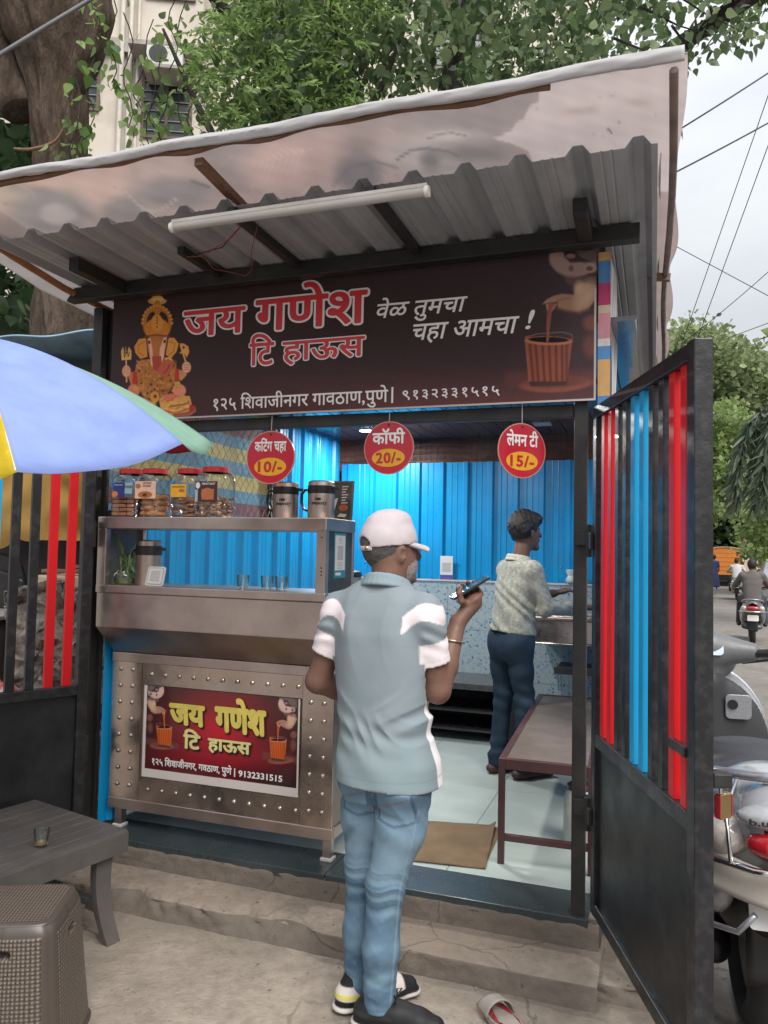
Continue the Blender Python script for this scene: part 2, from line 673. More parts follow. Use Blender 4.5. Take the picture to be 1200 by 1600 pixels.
def rough_step(name, s0, s1, t0, t1, z0, z1, mat, wear, seed, ds=.012, edge=.008, label=None):
    """a cast cement step whose front edge is chipped and wavy"""
    b = MB()
    prof = [(0, 0), (0, .25), (0, .5), (0, .75), (0, .96), (.006, 1.0)] + [(x, 1.0) for x in (.03, .05, .08, .12, .16, .2, .25)]
    n = int((s1 - s0) / ds)
    L = t1 - t0

    def pt(u, v):
        k = v * (len(prof) - 1)
        i = min(int(k + 1e-6), len(prof) - 2)
        a = k - i
        dt = prof[i][0] * (1 - a) + prof[i + 1][0] * a
        dz = prof[i][1] * (1 - a) + prof[i + 1][1] * a
        s = s0 + u * (s1 - s0)
        w = wear(s)
        h = z1 - z0
        f = dt / .25 * L
        chip = max(0, vnoise(s * 5.1, seed) + .25) * w + max(0, vnoise(s * 17, dz * 3, seed + 4)) * w * .6
        t = t0 + f + edge * .5 * vnoise(s * 3, seed + 2)
        z = z0 + dz * h
        near = max(0, 1 - f / .10)
        if f < .11:
            t += chip * (dz ** 1.5) * near * 1.3
            z -= chip * .55 * near * (1 if dz > .9 else 0)
        t += .004 * vnoise(s * 30, z * 40, seed) * (1 if dz < .95 else .3)
        z += .0025 * vnoise(s * 9, t * 9, seed + 9) * (1 if dz > .9 else 0) + .0012 * vnoise(s * 40, t * 40, seed)
        return (s, t, z)

    b.grid(pt, n, len(prof) * 2)
    nu = n
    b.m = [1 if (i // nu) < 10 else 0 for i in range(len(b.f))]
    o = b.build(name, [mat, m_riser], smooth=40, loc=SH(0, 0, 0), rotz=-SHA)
    return tag(o, kind='structure')


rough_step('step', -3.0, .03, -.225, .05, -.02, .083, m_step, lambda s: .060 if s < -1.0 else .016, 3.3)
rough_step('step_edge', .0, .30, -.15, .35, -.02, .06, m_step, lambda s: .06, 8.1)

# platform: cement riser, dark border tiles, pale floor tiles
m_border = M('dark_border_tile', (.035, .048, .052), .3, var=.3, vs=4, dirt=(.09, .095, .095), dirt_amt=.35, ds=2)
t_ = NT('pale_floor_tile')
n1 = t_.noise(3, 6, .6)
n2 = t_.noise(1.2, 4, .5, off=(2, 3, 4), stretch=(1, 2.5, 1))
c_ = t_.ramp(n1, [(.3, (.40, .47, .44)), (.7, (.50, .56, .53))])
c_ = t_.mix(t_.ramp(n2, [(.45, (0, 0, 0)), (.62, (.45,) * 3)]), c_, (.30, .335, .31))
t_.set(color=c_, rough=.33, spec=.5)
m_floor = t_.mat
b = MB()
b.grid(lambda u, v: (-2.45 + 2.47 * u, (.02 if v < .999 else .03) + .005 * vnoise(u * 40, v * 6), .06 + v * .119 + .003 * vnoise(u * 25, 2) * (v > .9)), 160, 8)
b.box(-2.45, .02, .05, 3.2, -.02, .184)
tag(b.build('platform', m_riser, smooth=60, loc=SH(0, 0, 0), rotz=-SHA), kind='structure')
b = MB()
for a, c in ((-2.44, -1.09), (-1.087, -.02)):
    b.box(a, c, .022, .262, .15, .192)
tag(b.build('floor_border', m_border, bevel=.003, loc=SH(0, 0, 0), rotz=-SHA), kind='structure')
b = MB()
for i in range(4):
    for j in range(5):
        s0_, t0_ = -2.44 + i * .605, .265 + j * .6
        b.box(s0_, s0_ + .6025, t0_, min(3.1, t0_ + .5975), .16, .19)
tag(b.build('floor', m_floor, bevel=.0015, loc=SH(0, 0, 0), rotz=-SHA), kind='structure')

# ================================================================== the stall building
stall = sthing('tea_stall', 'small tea stall with blue corrugated walls, black steel frame and grey sheet roof', 'stall')
SL, SB = -2.31, 3.0                                        # left wall line, back wall line


def corr_profile(L, pitch=.2, h=.024, first=.06):
    """(along, height) polyline of a profiled sheet with wide pans, ribs and two faint stiffeners"""
    pts, x = [(0, 0)], first
    while x + .07 < L:
        pts += [(x, 0), (x + .014, h), (x + .044, h), (x + .058, 0)]
        for k in (.105, .15):
            if x + k + .012 < L: pts += [(x + k, 0), (x + k + .005, .0035), (x + k + .012, 0)]
        x += pitch
    pts.append((L, 0))
    return pts


def corr_wall(name, p0, d, L, z0, z1, out, mat, **kw):
    """upright profiled sheet from p0=(s,t) along d, ribs pushed along out"""
    b = MB()
    pr = corr_profile(L, **kw)
    nz = 8
    v = []
    for k in range(nz + 1):
        z = z0 + (z1 - z0) * k / nz
        for i, (x, h) in enumerate(pr):
            w = .003 * vnoise(x * 1.7, z * 1.2, p0[0]) + .0015 * vnoise(x * 5, z * 4, 7)
            v.append((p0[0] + d[0] * x + out[0] * (h + w), p0[1] + d[1] * x + out[1] * (h + w), z))
    n = len(pr)
    f = [(k * n + i, k * n + i + 1, (k + 1) * n + i + 1, (k + 1) * n + i) for k in range(nz) for i in range(n - 1)]
    b.add(v, f)
    return b.build(name, mat, stall, solid=.0012)


corr_wall('side_wall', (SL, .10), (0, 1), 1.73, .21, 1.70, (1, 0), m_blue)
corr_wall('side_wall', (SL, 1.80), (0, 1), 1.19, .21, 2.47, (1, 0), m_blue, first=.03)
corr_wall('back_wall', (SL + .02, SB), (1, 0), 2.32, .2, 2.27, (0, -1), m_blue, first=.05)
corr_wall('side_wall', (.055, 3.0), (0, -1), 2.0, .2, 2.0, (-1, 0), m_blue)
# screw heads along the sheets
for p_ in [(SL + .004, .42 + i * .2 - .035, 1.478) for i in range(7)] + [(SL + .25 + i * .4, SB - .004, 1.45) for i in range(5)]:
    b = MB()
    b.ell(p_, .0065, 8, 6)
    b.build('screw', m_chrome, stall, smooth=180)

# mosaic tiles on the lower back wall
t_ = NT('mosaic_tile')
mp = t_.node('ShaderNodeMapping')
mp.inputs['Scale'].default_value = (74, 74, 74)
t_.l.new(t_.tc.outputs['Object'], mp.inputs[0])
sn = t_.node('ShaderNodeVectorMath', operation='FLOOR')
t_.l.new(mp.outputs[0], sn.inputs[0])
wn_ = t_.node('ShaderNodeTexWhiteNoise', noise_dimensions='3D')
t_.l.new(sn.outputs[0], wn_.inputs[0])
c_ = t_.ramp(wn_.outputs[0], [(0, (.36, .44, .46)), (.55, (.42, .49, .50)), (.70, (.30, .40, .45)), (.82, (.17, .29, .42)), (.93, (.07, .16, .33)), (1, (.045, .11, .27))])
t_.n[c_.node.name].color_ramp.interpolation = 'CONSTANT'
mp2 = t_.node('ShaderNodeMapping')
mp2.inputs['Scale'].default_value = (38, 38, 38)
t_.l.new(t_.tc.outputs['Object'], mp2.inputs[0])
vo = t_.node('ShaderNodeTexVoronoi', feature='DISTANCE_TO_EDGE', distance='CHEBYCHEV') if False else t_.node('ShaderNodeTexNoise')
t_.l.new(mp2.outputs[0], vo.inputs['Vector'])
vo.inputs['Scale'].default_value = 1.0
c_ = t_.mix(t_.ramp(vo.outputs['Fac'], [(.42, (.75,) * 3), (.6, (0, 0, 0))]), c_, (.40, .475, .485))
t_.set(color=c_, rough=.25)
m_mosaic = t_.mat
b = MB()
for i in range(5):
    for j in range(3):
        s0_ = SL + .035 + i * .47
        b.box(s0_, min(.03, s0_ + .468), SB - .05, SB - .036, .19 + j * .375, .19 + j * .375 + .373)
b.build('tile_dado', m_mosaic, stall)
b = MB()
b.box(SL + .03, .03, SB - .058, SB - .03, 1.3155, 1.328)
b.build('dado_edging', m_offwhite, stall)

# ceiling of narrow glossy planks with its lamp and one added light
m_ceil = M('brown_ceiling_plank', (.078, .072, .085), .18, var=.25, vs=2, stretch=(1, .15, 1), coat=.4)
b = MB()
x = SL
while x < .05:
    b.prism([(x, 2.478), (x + .004, 2.470), (x + .106, 2.470), (x + .110, 2.478), (x + .110, 2.490), (x, 2.490)], .12, 3.0)
    x += .1115
b.build('ceiling', m_ceil, stall)
lamp_on = emit_mat('lit_lamp', (1.0, .96, .90), 9)


def downlight(s, t, watts):
    b = MB()
    b.lathe([(.0, 2.466), (.052, 2.466), (.058, 2.462), (.062, 2.470)], 24, (s, t, 0))
    dl = b.build('ceiling_light', m_white, stall, smooth=40)
    b = MB()
    b.lathe([(0, 2.4605), (.05, 2.4605), (.05, 2.465), (0, 2.465)], 24, (s, t, 0))
    b.build('lamp_glass', lamp_on, dl)
    ld = bpy.data.lights.new('lamp_light', 'AREA')
    ld.shape = 'DISK'
    ld.size = .16
    ld.energy = watts
    ld.color = (1.0, .97, .92)
    lo = bpy.data.objects.new('lamp_light', ld)
    COL.objects.link(lo)
    lo.parent = dl
    lo.location = (s, t, 2.455)


downlight(-1.873, 2.476, 12)
downlight(-1.10, 1.05, 12)                                  # added light, unseen behind the signboard, brightens the counter case and front floor
b = MB()
b.box(-.60, -.48, 2.39, 2.53, 2.462, 2.469)
pl = b.build('ceiling_panel', M('pale_panel', (.45, .43, .46), .4), stall, bevel=.002)
# wire grille at the top of the back wall, red sheeting hanging outside it
m_wire = M('rusty_wire', (.05, .042, .04), .5, .6)
b = MB()
x = SL + .04
while x < .03:
    b.bar((x, SB + .01, 2.26), (x, SB + .01, 2.48), .003, .003)
    x += .05
for k in range(5):
    b.bar((SL, SB + .006, 2.285 + k * .045), (.03, SB + .006, 2.285 + k * .045), .003, .003)
b.build('grille', m_wire, stall)
m_redsheet = M('faded_red_sheeting', (.115, .052, .045), .8, var=.75, vs=3.0, dirt=(.30, .18, .12), dirt_amt=.7, ds=2.5)
b = MB()
b.grid(lambda u, v: (SL - .1 + u * 2.6, SB + .10 + .02 * math.sin(u * 31) + .015 * vnoise(u * 9, v * 2), 2.1 + v * .55), 80, 6)
b.build('outer_sheeting', m_redsheet, stall, smooth=180)

# steel frame
def frame(name, *boxes, bevel=.003, mat=None):
    b = MB()
    for bx in boxes: b.box(*bx)
    return b.build(name, mat or m_blacksteel, stall, bevel=bevel)


frame('post', (-.085, -.035, .04, .09, .06, 2.715))
frame('post', (-2.40, -2.345, .04, .10, .02, 2.715), (-2.345, -2.325, .09, .11, .2, 2.715))
frame('lintel', (-2.335, -.09, .045, .085, 2.085, 2.135))
frame('front_beam', (-2.46, .157, -.085, -.03, 2.715, 2.777))
frame('rear_beam', (-2.46, .157, 2.95, 3.0, 2.715, 2.777))
for s_, t0_, w_ in ((-2.14, -.40, .05), (-.035, -.34, .05)):
    frame('rafter', (s_ - w_ / 2, s_ + w_ / 2, t0_, -.087, 2.722, 2.779))
for s_, t0_ in ((-1.625, -.37), (-1.235, -.63), (-.70, -.63)):
    frame('rafter', (s_ - .016, s_ + .016, t0_, -.087, 2.748, 2.779), bevel=.002)
for s_ in (-2.14, -1.625, -1.235, -.70, -.035):
    frame('rafter', (s_ - .02, s_ + .02, -.028, 2.945, 2.722, 2.779))
frame('side_bracket', (-.03, .135, .74, .79, 2.60, 2.65))
b = MB()
b.box(SL - .02, SL + .01, 1.80, 1.83, 1.7, 2.47)
b.box(SL - .02, SL + .01, .1, 1.83, 1.69, 1.72)
b.build('wall_rail', m_blacksteel, stall)
# hinge lugs on the two posts
for z in (.60, 1.615):
    b = MB()
    b.box(-.075, -.02, .018, .038, z - .03, z + .03)
    b.tube([(-.022, .02, z - .05), (-.022, .02, z + .05)], .011, 10)
    b.build('hinge', m_blacksteel, stall, bevel=.002)
for z in (.60, 1.60):
    b = MB()
    b.box(-2.40, -2.33, .02, .04, z - .012, z + .012)
    b.box(-2.40, -2.33, .02, .04, z - .075, z - .055)
    b.tube([(-2.365, .012, z - .085), (-2.365, .012, z + .03)], .012, 10)
    b.build('hinge', m_blacksteel, stall, bevel=.002)

# grey profiled roof sheet
t_ = NT('galvanised_roof')
n1 = t_.noise(3, 5, .6, stretch=(4, .5, 1))
n2 = t_.noise(9, 5, .6)
c_ = t_.ramp(n1, [(.3, (.29, .305, .325)), (.7, (.41, .43, .455))])
c_ = t_.mix(t_.ramp(n2, [(.5, (0, 0, 0)), (.8, (.5,) * 3)]), c_, (.24, .23, .22))
t_.set(color=c_, rough=.5, metal=.1)
m_roof = t_.mat
b = MB()
pr, x = [(-2.385, 0)], -2.335 - .003
while x < .2:
    pr += [(x - .038, 0), (x - .015, .03), (x + .015, .03), (x + .038, 0)]
    for k in (.07, .10): pr += [(x + k - .006, 0), (x + k, .003), (x + k + .006, 0)]
    x += .1785
pr = [p for p in pr if p[0] < .217] + [(.217, 0)]
nt = 30
v = []
for k in range(nt + 1):
    t = -.62 + (3.3 + .62) * k / nt
    for i, (x, h) in enumerate(pr):
        v.append((x, t + (.006 * vnoise(x * 9, 3) if k == 0 else 0), 2.785 + h + .004 * vnoise(x * 2, t * 2)))
n = len(pr)
b.add(v, [(k * n + i, k * n + i + 1, (k + 1) * n + i + 1, (k + 1) * n + i) for k in range(nt) for i in range(n - 1)])
b.build('roof_sheet', m_roof, stall, solid=.0015)

# chain-link panel of the left side, striped cloth behind it
m_link = M('galvanised_wire', (.40, .40, .38), .4, .7, var=.2)
b = MB()
pit, T0, T1, Z0, Z1 = .075, .12, 1.80, 1.72, 2.47
k = 0
x = T0 - pit
while x < T1:
    for ph in (0, 1):
        pts = []
        z, i = Z0, 0
        while z <= Z1 + 1e-6:
            tt = x + (pit * .5 if i % 2 else (pit if ph else 0))
            pts.append((SL - .004 + (.003 if i % 2 else -.003), min(max(tt, T0), T1), z))
            z += pit * .55
            i += 1
        b.tube(pts, .0019, 4, caps=False)
    x += pit
b.build('chain_link', m_link, stall)

# striped woven sheeting (left behind the mesh, right beside the signboard)
def stripes(name, seq, axis='Z', off=0.0, soft=.004):
    t = NT(name)
    sp = t.node('ShaderNodeSeparateXYZ')
    t.l.new(t.tc.outputs['Object'], sp.inputs[0])
    tot = sum(w for w, c in seq)
    ad = t.node('ShaderNodeMath', operation='ADD')
    ad.inputs[1].default_value = off
    t.l.new(sp.outputs[axis], ad.inputs[0])
    md = t.node('ShaderNodeMath', operation='FLOORED_MODULO')
    md.inputs[1].default_value = tot
    t.l.new(ad.outputs[0], md.inputs[0])
    dv = t.node('ShaderNodeMath', operation='DIVIDE')
    dv.inputs[1].default_value = tot
    t.l.new(md.outputs[0], dv.inputs[0])
    stops, a = [], 0
    for w, c in seq:
        stops.append((a / tot, c))
        a += w
    c_ = t.ramp(dv.outputs[0], stops)
    t.n[c_.node.name].color_ramp.interpolation = 'CONSTANT'
    d = t.noise(7, 5, .65)
    c_ = t.mix(t.ramp(d, [(.45, (0, 0, 0)), (.75, (.45,) * 3)]), c_, (.16, .14, .12))
    t.set(color=c_, rough=.6)
    t.bump(t.noise(160, 2), .15, .002)
    return t.mat


yel, blu, mar, wht, pnk = (.50, .40, .13), (.10, .26, .38), (.30, .10, .12), (.62, .58, .54), (.52, .22, .27)
m_strL = stripes('striped_sheeting', [(.085, blu), (.09, yel), (.075, blu), (.085, sc(mar, .6)), (.08, blu), (.10, yel)], off=.04)
b = MB()
b.grid(lambda u, v: (SL - .055 + .012 * vnoise(u * 6, v * 4) + .008 * math.sin(u * 14 + v * 2), .05 + u * 1.85, 1.60 + v * .92 - .03 * math.sin(u * 3.1)), 60, 30)
tag(b.build('tarpaulin', m_strL, smooth=180, loc=SH(0, 0, 0), rotz=-SHA), 'yellow and blue striped tarpaulin hanging behind the wire mesh', 'tarpaulin')
m_strR = stripes('striped_side_sheeting', [(.085, (.07, .22, .48)), (.14, (.58, .33, .12)), (.05, (.07, .22, .48)), (.03, wht), (.10, pnk), (.03, (.5, .4, .3)), (.09, (.42, .03, .12))], off=.03)
m_strW = stripes('pale_striped_sheeting', [(.05, (.62, .55, .46)), (.02, (.18, .30, .55)), (.045, (.60, .52, .50)), (.018, (.22, .33, .58)), (.03, (.64, .60, .56))], axis='Y')
b = MB()
b.grid(lambda u, v: (.004 + .046 * u, .012 + .004 * math.sin(v * 9), 1.98 + v * .735), 4, 40, 0)
b.grid(lambda u, v: (.05 + .006 * math.sin(v * 5 + u * 4), .012 + u * .56 * (1.0 - .25 * v), 1.98 + v * .735), 20, 20, 1)
tag(b.build('tarpaulin', [m_strR, m_strW], smooth=60, loc=SH(0, 0, 0), rotz=-SHA), 'narrow multicoloured striped tarpaulin along the right edge of the signboard', 'tarpaulin')
# ================================================================== main signboard
m_artsign = art_mat('printed_vinyl', .50, .16)
SG0, SG1, SZ0, SZ1 = -2.25, -.002, 2.138, 2.752
KSG = 1.25                                                 # print colours read off the photo, lifted to surface colour


def L(r, g, b, k=KSG): return sc(lin(r, g, b), k)


def sign_bulge(s, z): return .003 * np.sin((s + 2.25) / 2.25 * PI) * np.sin((z - SZ0) / (SZ1 - SZ0) * PI)


def art_chai(A, f, k=1.0, mirror=False, teacol=(150, 84, 66), wh=(168, 140, 132)):
    """a hand tipping tea from a patterned cup into a ribbed glass; f maps artwork units (0..862, 0..1600) to picture units"""
    def P(x, y): return f(x, y)
    W = abs(f(100, 0)[0] - f(0, 0)[0]) / 100
    H = abs(f(0, 100)[1] - f(0, 0)[1]) / 100

    def E(cx, cy, rx, ry, col, soft=.08, rot=0.0, al=1.0):
        x, y = f(cx, cy)
        A.ell(x, y, rx * W, ry * H, L(*col, k), soft, -rot if mirror else rot, al)

    def PL(pts, col, al=1.0, soft=1.0): A.poly([f(*p) for p in pts], L(*col, k), al, soft * W * 3)

    def ST(pts, w, col, al=1.0, soft=1.0): A.stroke([f(*p) for p in pts], w * W, L(*col, k), al, soft * W * 3)
    # tabletop and saucer
    PL([(-60, 1300), (900, 1290), (900, 1420), (-60, 1440)], (104, 62, 58), .7, 12)
    E(420, 1420, 340, 75, (140, 80, 68), .12, -.05)
    E(420, 1395, 300, 55, (112, 66, 58), .2, -.05)
    E(770, 830, 85, 75, (120, 72, 66), .3)
    E(760, 1050, 75, 110, (106, 66, 60), .4)
    # glass of tea
    PL([(125, 960), (580, 985), (530, 1400), (165, 1400)], teacol)
    for i, x in enumerate((180, 235, 300, 365, 430, 490, 535)):
        ST([(x - 8, 1040), (x + 8 - (x - 350) * .10, 1390)], 26, sc(teacol, .80 if i % 2 else 1.14), .55, 3)
    PL([(160, 1390), (532, 1390), (520, 1430), (180, 1440)], (66, 52, 48), .9)
    E(352, 1000, 228, 42, (190, 116, 88) if k <= 1 else sc(teacol, 1.2), .06, .02)
    E(352, 990, 200, 28, sc(teacol, .92), .1, .02)
    ST([(128, 965), (240, 935), (350, 925), (480, 915), (575, 940), (582, 980)], 8, (150, 122, 112), .7)
    ST([(128, 1000), (165, 1390)], 12, (150, 110, 100), .5)
    # stream
    PL([(322, 640), (445, 640), (385, 720), (372, 800), (352, 1010), (330, 1010), (334, 800), (338, 720)], teacol)
    PL([(326, 645), (350, 648), (348, 700), (338, 712)], wh, .8)
    PL([(415, 645), (442, 640), (392, 715), (376, 700)], wh, .55)
    # hand and wrist
    skin = (170, 128, 104)
    PL([(830, 380), (640, 370), (500, 380), (520, 440), (600, 480), (820, 480)], (108, 78, 70), .9, 4)
    PL([(860, 470), (790, 460), (690, 440), (610, 470), (600, 560), (480, 548), (395, 570), (330, 605), (290, 650), (345, 635), (440, 625), (440, 680),
        (520, 710), (640, 725), (730, 690), (800, 600), (840, 520)], skin, 1, 2)
    E(700, 560, 80, 130, (212, 176, 146), .5, .5, .75)
    E(640, 490, 40, 60, (216, 182, 152), .5, .2, .7)
    ST([(440, 690), (540, 712), (650, 728), (740, 690)], 26, (120, 80, 66), .7, 4)
    ST([(560, 590), (480, 600), (420, 630)], 14, (128, 92, 76), .7, 3)
    # tilted cup
    E(590, 200, 232, 190, wh, .04)
    PL([(365, 60), (560, 40), (870, 20), (870, 250), (690, 250), (560, 160), (430, 120)], (96, 82, 80), .95, 6)
    PL([(490, 120), (600, 115), (650, 190), (760, 240), (560, 250), (500, 190)], (58, 36, 40), .95, 3)
    E(565, 185, 45, 22, (150, 120, 118), .2)
    E(570, 305, 26, 30, (120, 92, 88), .2)
    E(755, 300, 62, 48, (176, 146, 138), .1)
    E(745, 305, 34, 24, (110, 78, 74), .2)
    ST([(360, 260), (420, 330), (510, 375), (620, 385), (740, 365), (820, 330)], 12, (104, 78, 70), .8, 3)


def art_main(A):
    A.fill(L(58, 44, 47))
    A.glow(560, 500, 420, 60, L(52, 38, 37), .9)
    A.glow(700, 640, 420, 46, L(98, 60, 58), .8)
    A.glow(330, 655, 200, 40, L(62, 44, 44), .7)
    A.glow(700, 400, 260, 40, L(64, 54, 62), .5)
    art_chai(A, lambda x, y: (800 + x / 6.155, 370 + y / 6.155))
    A.glow(905, 480, 50, 140, L(92, 82, 90), .16)

    def G(x, y): return (160 + x / 6.667, 430 + y / 6.667)

    def E(cx, cy, rx, ry, col, soft=.06, rot=0.0, al=1.0):
        x, y = G(cx, cy)
        A.ell(x, y, rx / 6.667, ry / 6.667, L(*col), soft, rot, al)

    def PL(pts, col, al=1.0, soft=.35): A.poly([G(*p) for p in pts], L(*col), al, soft)

    def ST(pts, w, col, al=1.0, soft=.35): A.stroke([G(*p) for p in pts], w / 6.667, L(*col), al, soft)
    gold, gold2, dk = (178, 112, 50), (204, 138, 66), (112, 62, 30)
    # umbrella finial and crown
    E(572, 270, 96, 36, (204, 148, 84))
    E(572, 245, 62, 34, (226, 176, 110))
    ST([(572, 290), (575, 400)], 60, gold)
    E(570, 500, 150, 180, gold)
    for i in range(15):
        a = PI + PI * i / 14
        E(570 + 152 * math.cos(a), 500 + 182 * math.sin(a), 15, 15, gold2)
    E(505, 455, 38, 78, (58, 40, 38), .06, .35)
    E(640, 445, 38, 72, (58, 40, 38), .06, -.45)
    E(570, 560, 130, 110, (200, 122, 46))
    E(570, 500, 62, 90, gold2)
    for y in (440, 470, 500, 540): E(570, y, 9, 9, dk)
    ST([(440, 640), (570, 622), (700, 640)], 22, dk, .8)
    # ears
    PL([(455, 655), (380, 665), (332, 745), (345, 810), (395, 870), (470, 850)], (206, 138, 62))
    PL([(690, 655), (745, 650), (795, 715), (770, 800), (720, 860), (660, 830)], (212, 146, 66))
    ST([(440, 690), (375, 730), (372, 800), (430, 840)], 14, (170, 100, 46), .7)
    ST([(700, 690), (755, 710), (745, 790), (700, 830)], 14, (170, 100, 46), .7)
    # body
    PL([(400, 880), (350, 930), (330, 1080), (390, 1200), (440, 1280), (640, 1290), (700, 1200), (770, 1080), (770, 930), (730, 870)], (168, 108, 54))
    g = random.Random(4)
    for i in range(170):
        x, y = g.uniform(360, 760), g.uniform(880, 1270)
        E(x, y, g.uniform(8, 24), g.uniform(7, 16), g.choice([(200, 138, 74), (140, 82, 42), (184, 122, 66), (120, 66, 36), (196, 130, 88)]), .3, g.uniform(0, 3), .7)
    for x, y in ((405, 1125), (505, 1140), (545, 1190), (710, 1100), (630, 1200), (470, 1230), (515, 1215), (690, 1040), (385, 995)): E(x, y, 13, 13, (92, 58, 32), .2)
    E(545, 1270, 46, 60, gold2)
    E(548, 1262, 18, 20, dk)
    # arms, hands, sleeves
    PL([(300, 1010), (360, 1000), (370, 1130), (300, 1150), (270, 1060)], (190, 110, 72))
    PL([(315, 1010), (360, 1005), (372, 1130), (312, 1140)], (176, 52, 50))
    PL([(760, 980), (800, 975), (810, 1090), (750, 1100)], (180, 54, 52))
    PL([(800, 985), (860, 1000), (880, 1040), (820, 1100), (800, 1080)], (190, 134, 86))
    E(250, 1000, 44, 60, (214, 152, 122), .1)
    for y in (965, 990, 1015): ST([(222, y), (272, y + 4)], 8, (166, 104, 80), .8)
    E(876, 960, 46, 58, (220, 160, 128), .1)
    for y in (930, 955, 980): ST([(850, y + 4), (904, y)], 8, (170, 108, 82), .8)
    E(325, 1205, 62, 70, (206, 120, 92), .1)
    E(345, 1180, 24, 24, (196, 150, 84), .2)
    E(800, 1200, 70, 66, (216, 134, 104), .1, .5)
    PL([(745, 1110), (800, 1100), (830, 1170), (760, 1190)], (198, 138, 78))
    # trident and axe
    ST([(247, 890), (252, 1110)], 15, (206, 160, 96))
    PL([(195, 790), (215, 745), (228, 800), (236, 830), (243, 740), (252, 830), (262, 800), (275, 745), (302, 790), (300, 880), (200, 885)], (214, 164, 96))
    ST([(222, 800), (232, 860), (247, 800)], 7, (70, 46, 40))
    ST([(262, 800), (268, 850), (284, 800)], 7, (70, 46, 40))
    ST([(815, 730), (870, 910)], 16, (214, 160, 96))
    PL([(805, 710), (850, 712), (895, 745), (905, 800), (880, 855), (850, 815), (800, 815), (835, 780)], (212, 154, 84))
    E(845, 752, 12, 15, (80, 50, 40))
    # head and trunk
    PL([(470, 660), (570, 630), (680, 655), (665, 740), (640, 830), (655, 900), (720, 900), (735, 960), (690, 1030), (620, 1060), (560, 1000), (510, 980), (495, 860), (470, 760)], (172, 104, 62))
    E(565, 740, 70, 90, (178, 112, 62), .3)
    PL([(470, 665), (500, 655), (520, 760), (530, 900), (520, 960), (500, 920), (490, 780)], (228, 164, 140))
    PL([(668, 640), (640, 650), (600, 760), (590, 900), (612, 930), (640, 850), (655, 740)], (230, 168, 142))
    PL([(515, 850), (610, 840), (625, 960), (590, 1005), (530, 985)], (170, 72, 58))
    PL([(600, 930), (700, 890), (725, 950), (690, 1040), (620, 1060), (580, 1000)], (186, 88, 70))
    ST([(640, 1020), (680, 980), (700, 930)], 14, (130, 58, 46), .8)
    E(488, 698, 12, 20, (60, 40, 36), .2, -.2)
    E(648, 690, 12, 20, (60, 40, 36), .2, .3)
    ST([(660, 870), (700, 860), (715, 880)], 22, (222, 160, 80))
    # folded legs, seat, offering
    PL([(270, 1280), (380, 1260), (470, 1290), (560, 1340), (560, 1420), (500, 1450), (420, 1400)], (196, 130, 70))
    PL([(590, 1290), (700, 1240), (910, 1260), (930, 1340), (900, 1420), (700, 1460), (610, 1410)], (206, 148, 80))
    PL([(640, 1245), (740, 1235), (830, 1260), (740, 1290), (640, 1300)], (206, 108, 88))
    for i in range(40):
        x, y = g.uniform(340, 900), g.uniform(1290, 1420)
        E(x, y, g.uniform(10, 36), g.uniform(6, 14), g.choice([(226, 170, 100), (150, 92, 48), (216, 160, 96), (188, 112, 58)]), .3, g.uniform(-.6, .6), .6)
    ST([(710, 1365), (830, 1350), (900, 1330)], 22, (128, 96, 60), .8)
    ST([(640, 1410), (760, 1440), (900, 1390)], 18, (150, 84, 50), .8)
    E(590, 1415, 30, 34, (196, 190, 186), .15)
    PL([(500, 1455), (620, 1440), (700, 1465), (930, 1420), (965, 1360), (978, 1420), (905, 1470), (700, 1480), (520, 1480)], (158, 84, 70))
    PL([(905, 1345), (960, 1360), (960, 1410), (910, 1420)], (164, 52, 60))
    A.speckle(.035, .09, 3)
    # unprinted vinyl hem
    A.put((A.z < SZ0 + .008).astype(float), L(205, 195, 190, .9))
    A.put((A.s > SG1 - .006).astype(float) * (A.z < SZ1 - .18), L(190, 178, 172, .9))


sign = sthing('signboard', 'long dark brown printed tea house signboard with red lettering above the stall opening', 'sign')
P, F = grid_np(lambda u, v: np.stack([SG0 + u * (SG1 - SG0), -sign_bulge(SG0 + u * (SG1 - SG0), SZ0 + v * (SZ1 - SZ0)), SZ0 + v * (SZ1 - SZ0)], 1), 760, 210)
px, py = to_pix(s2w(P))
A = Art(px, py)
A.s, A.z = P[:, 0], P[:, 2]
art_main(A)
np_mesh('printed_face', P, F, m_artsign, sign, 180, colors=A.c)
b = MB()
b.box(SG0 + .002, SG1 - .002, .003, .022, SZ0 + .002, SZ1 - .002)
b.build('backing_frame', m_blacksteel, sign)
m_lred = M('sign_red_ink', (.60, .026, .036), .4, var=.06)
m_lwht = M('sign_white_ink', (.84, .79, .77), .4, var=.04)


def bent(x, y, z): return (x, y - float(sign_bulge(x, z)), z)


def sign_text(nm, body, fit, mat, bold, outline=None, ow=.05, shear=0.0, sp=1.0):
    return lettering(nm, body, mat, sign, fit, bold, shear, 0.0, outline, ow, sp, bent, gap=.002)


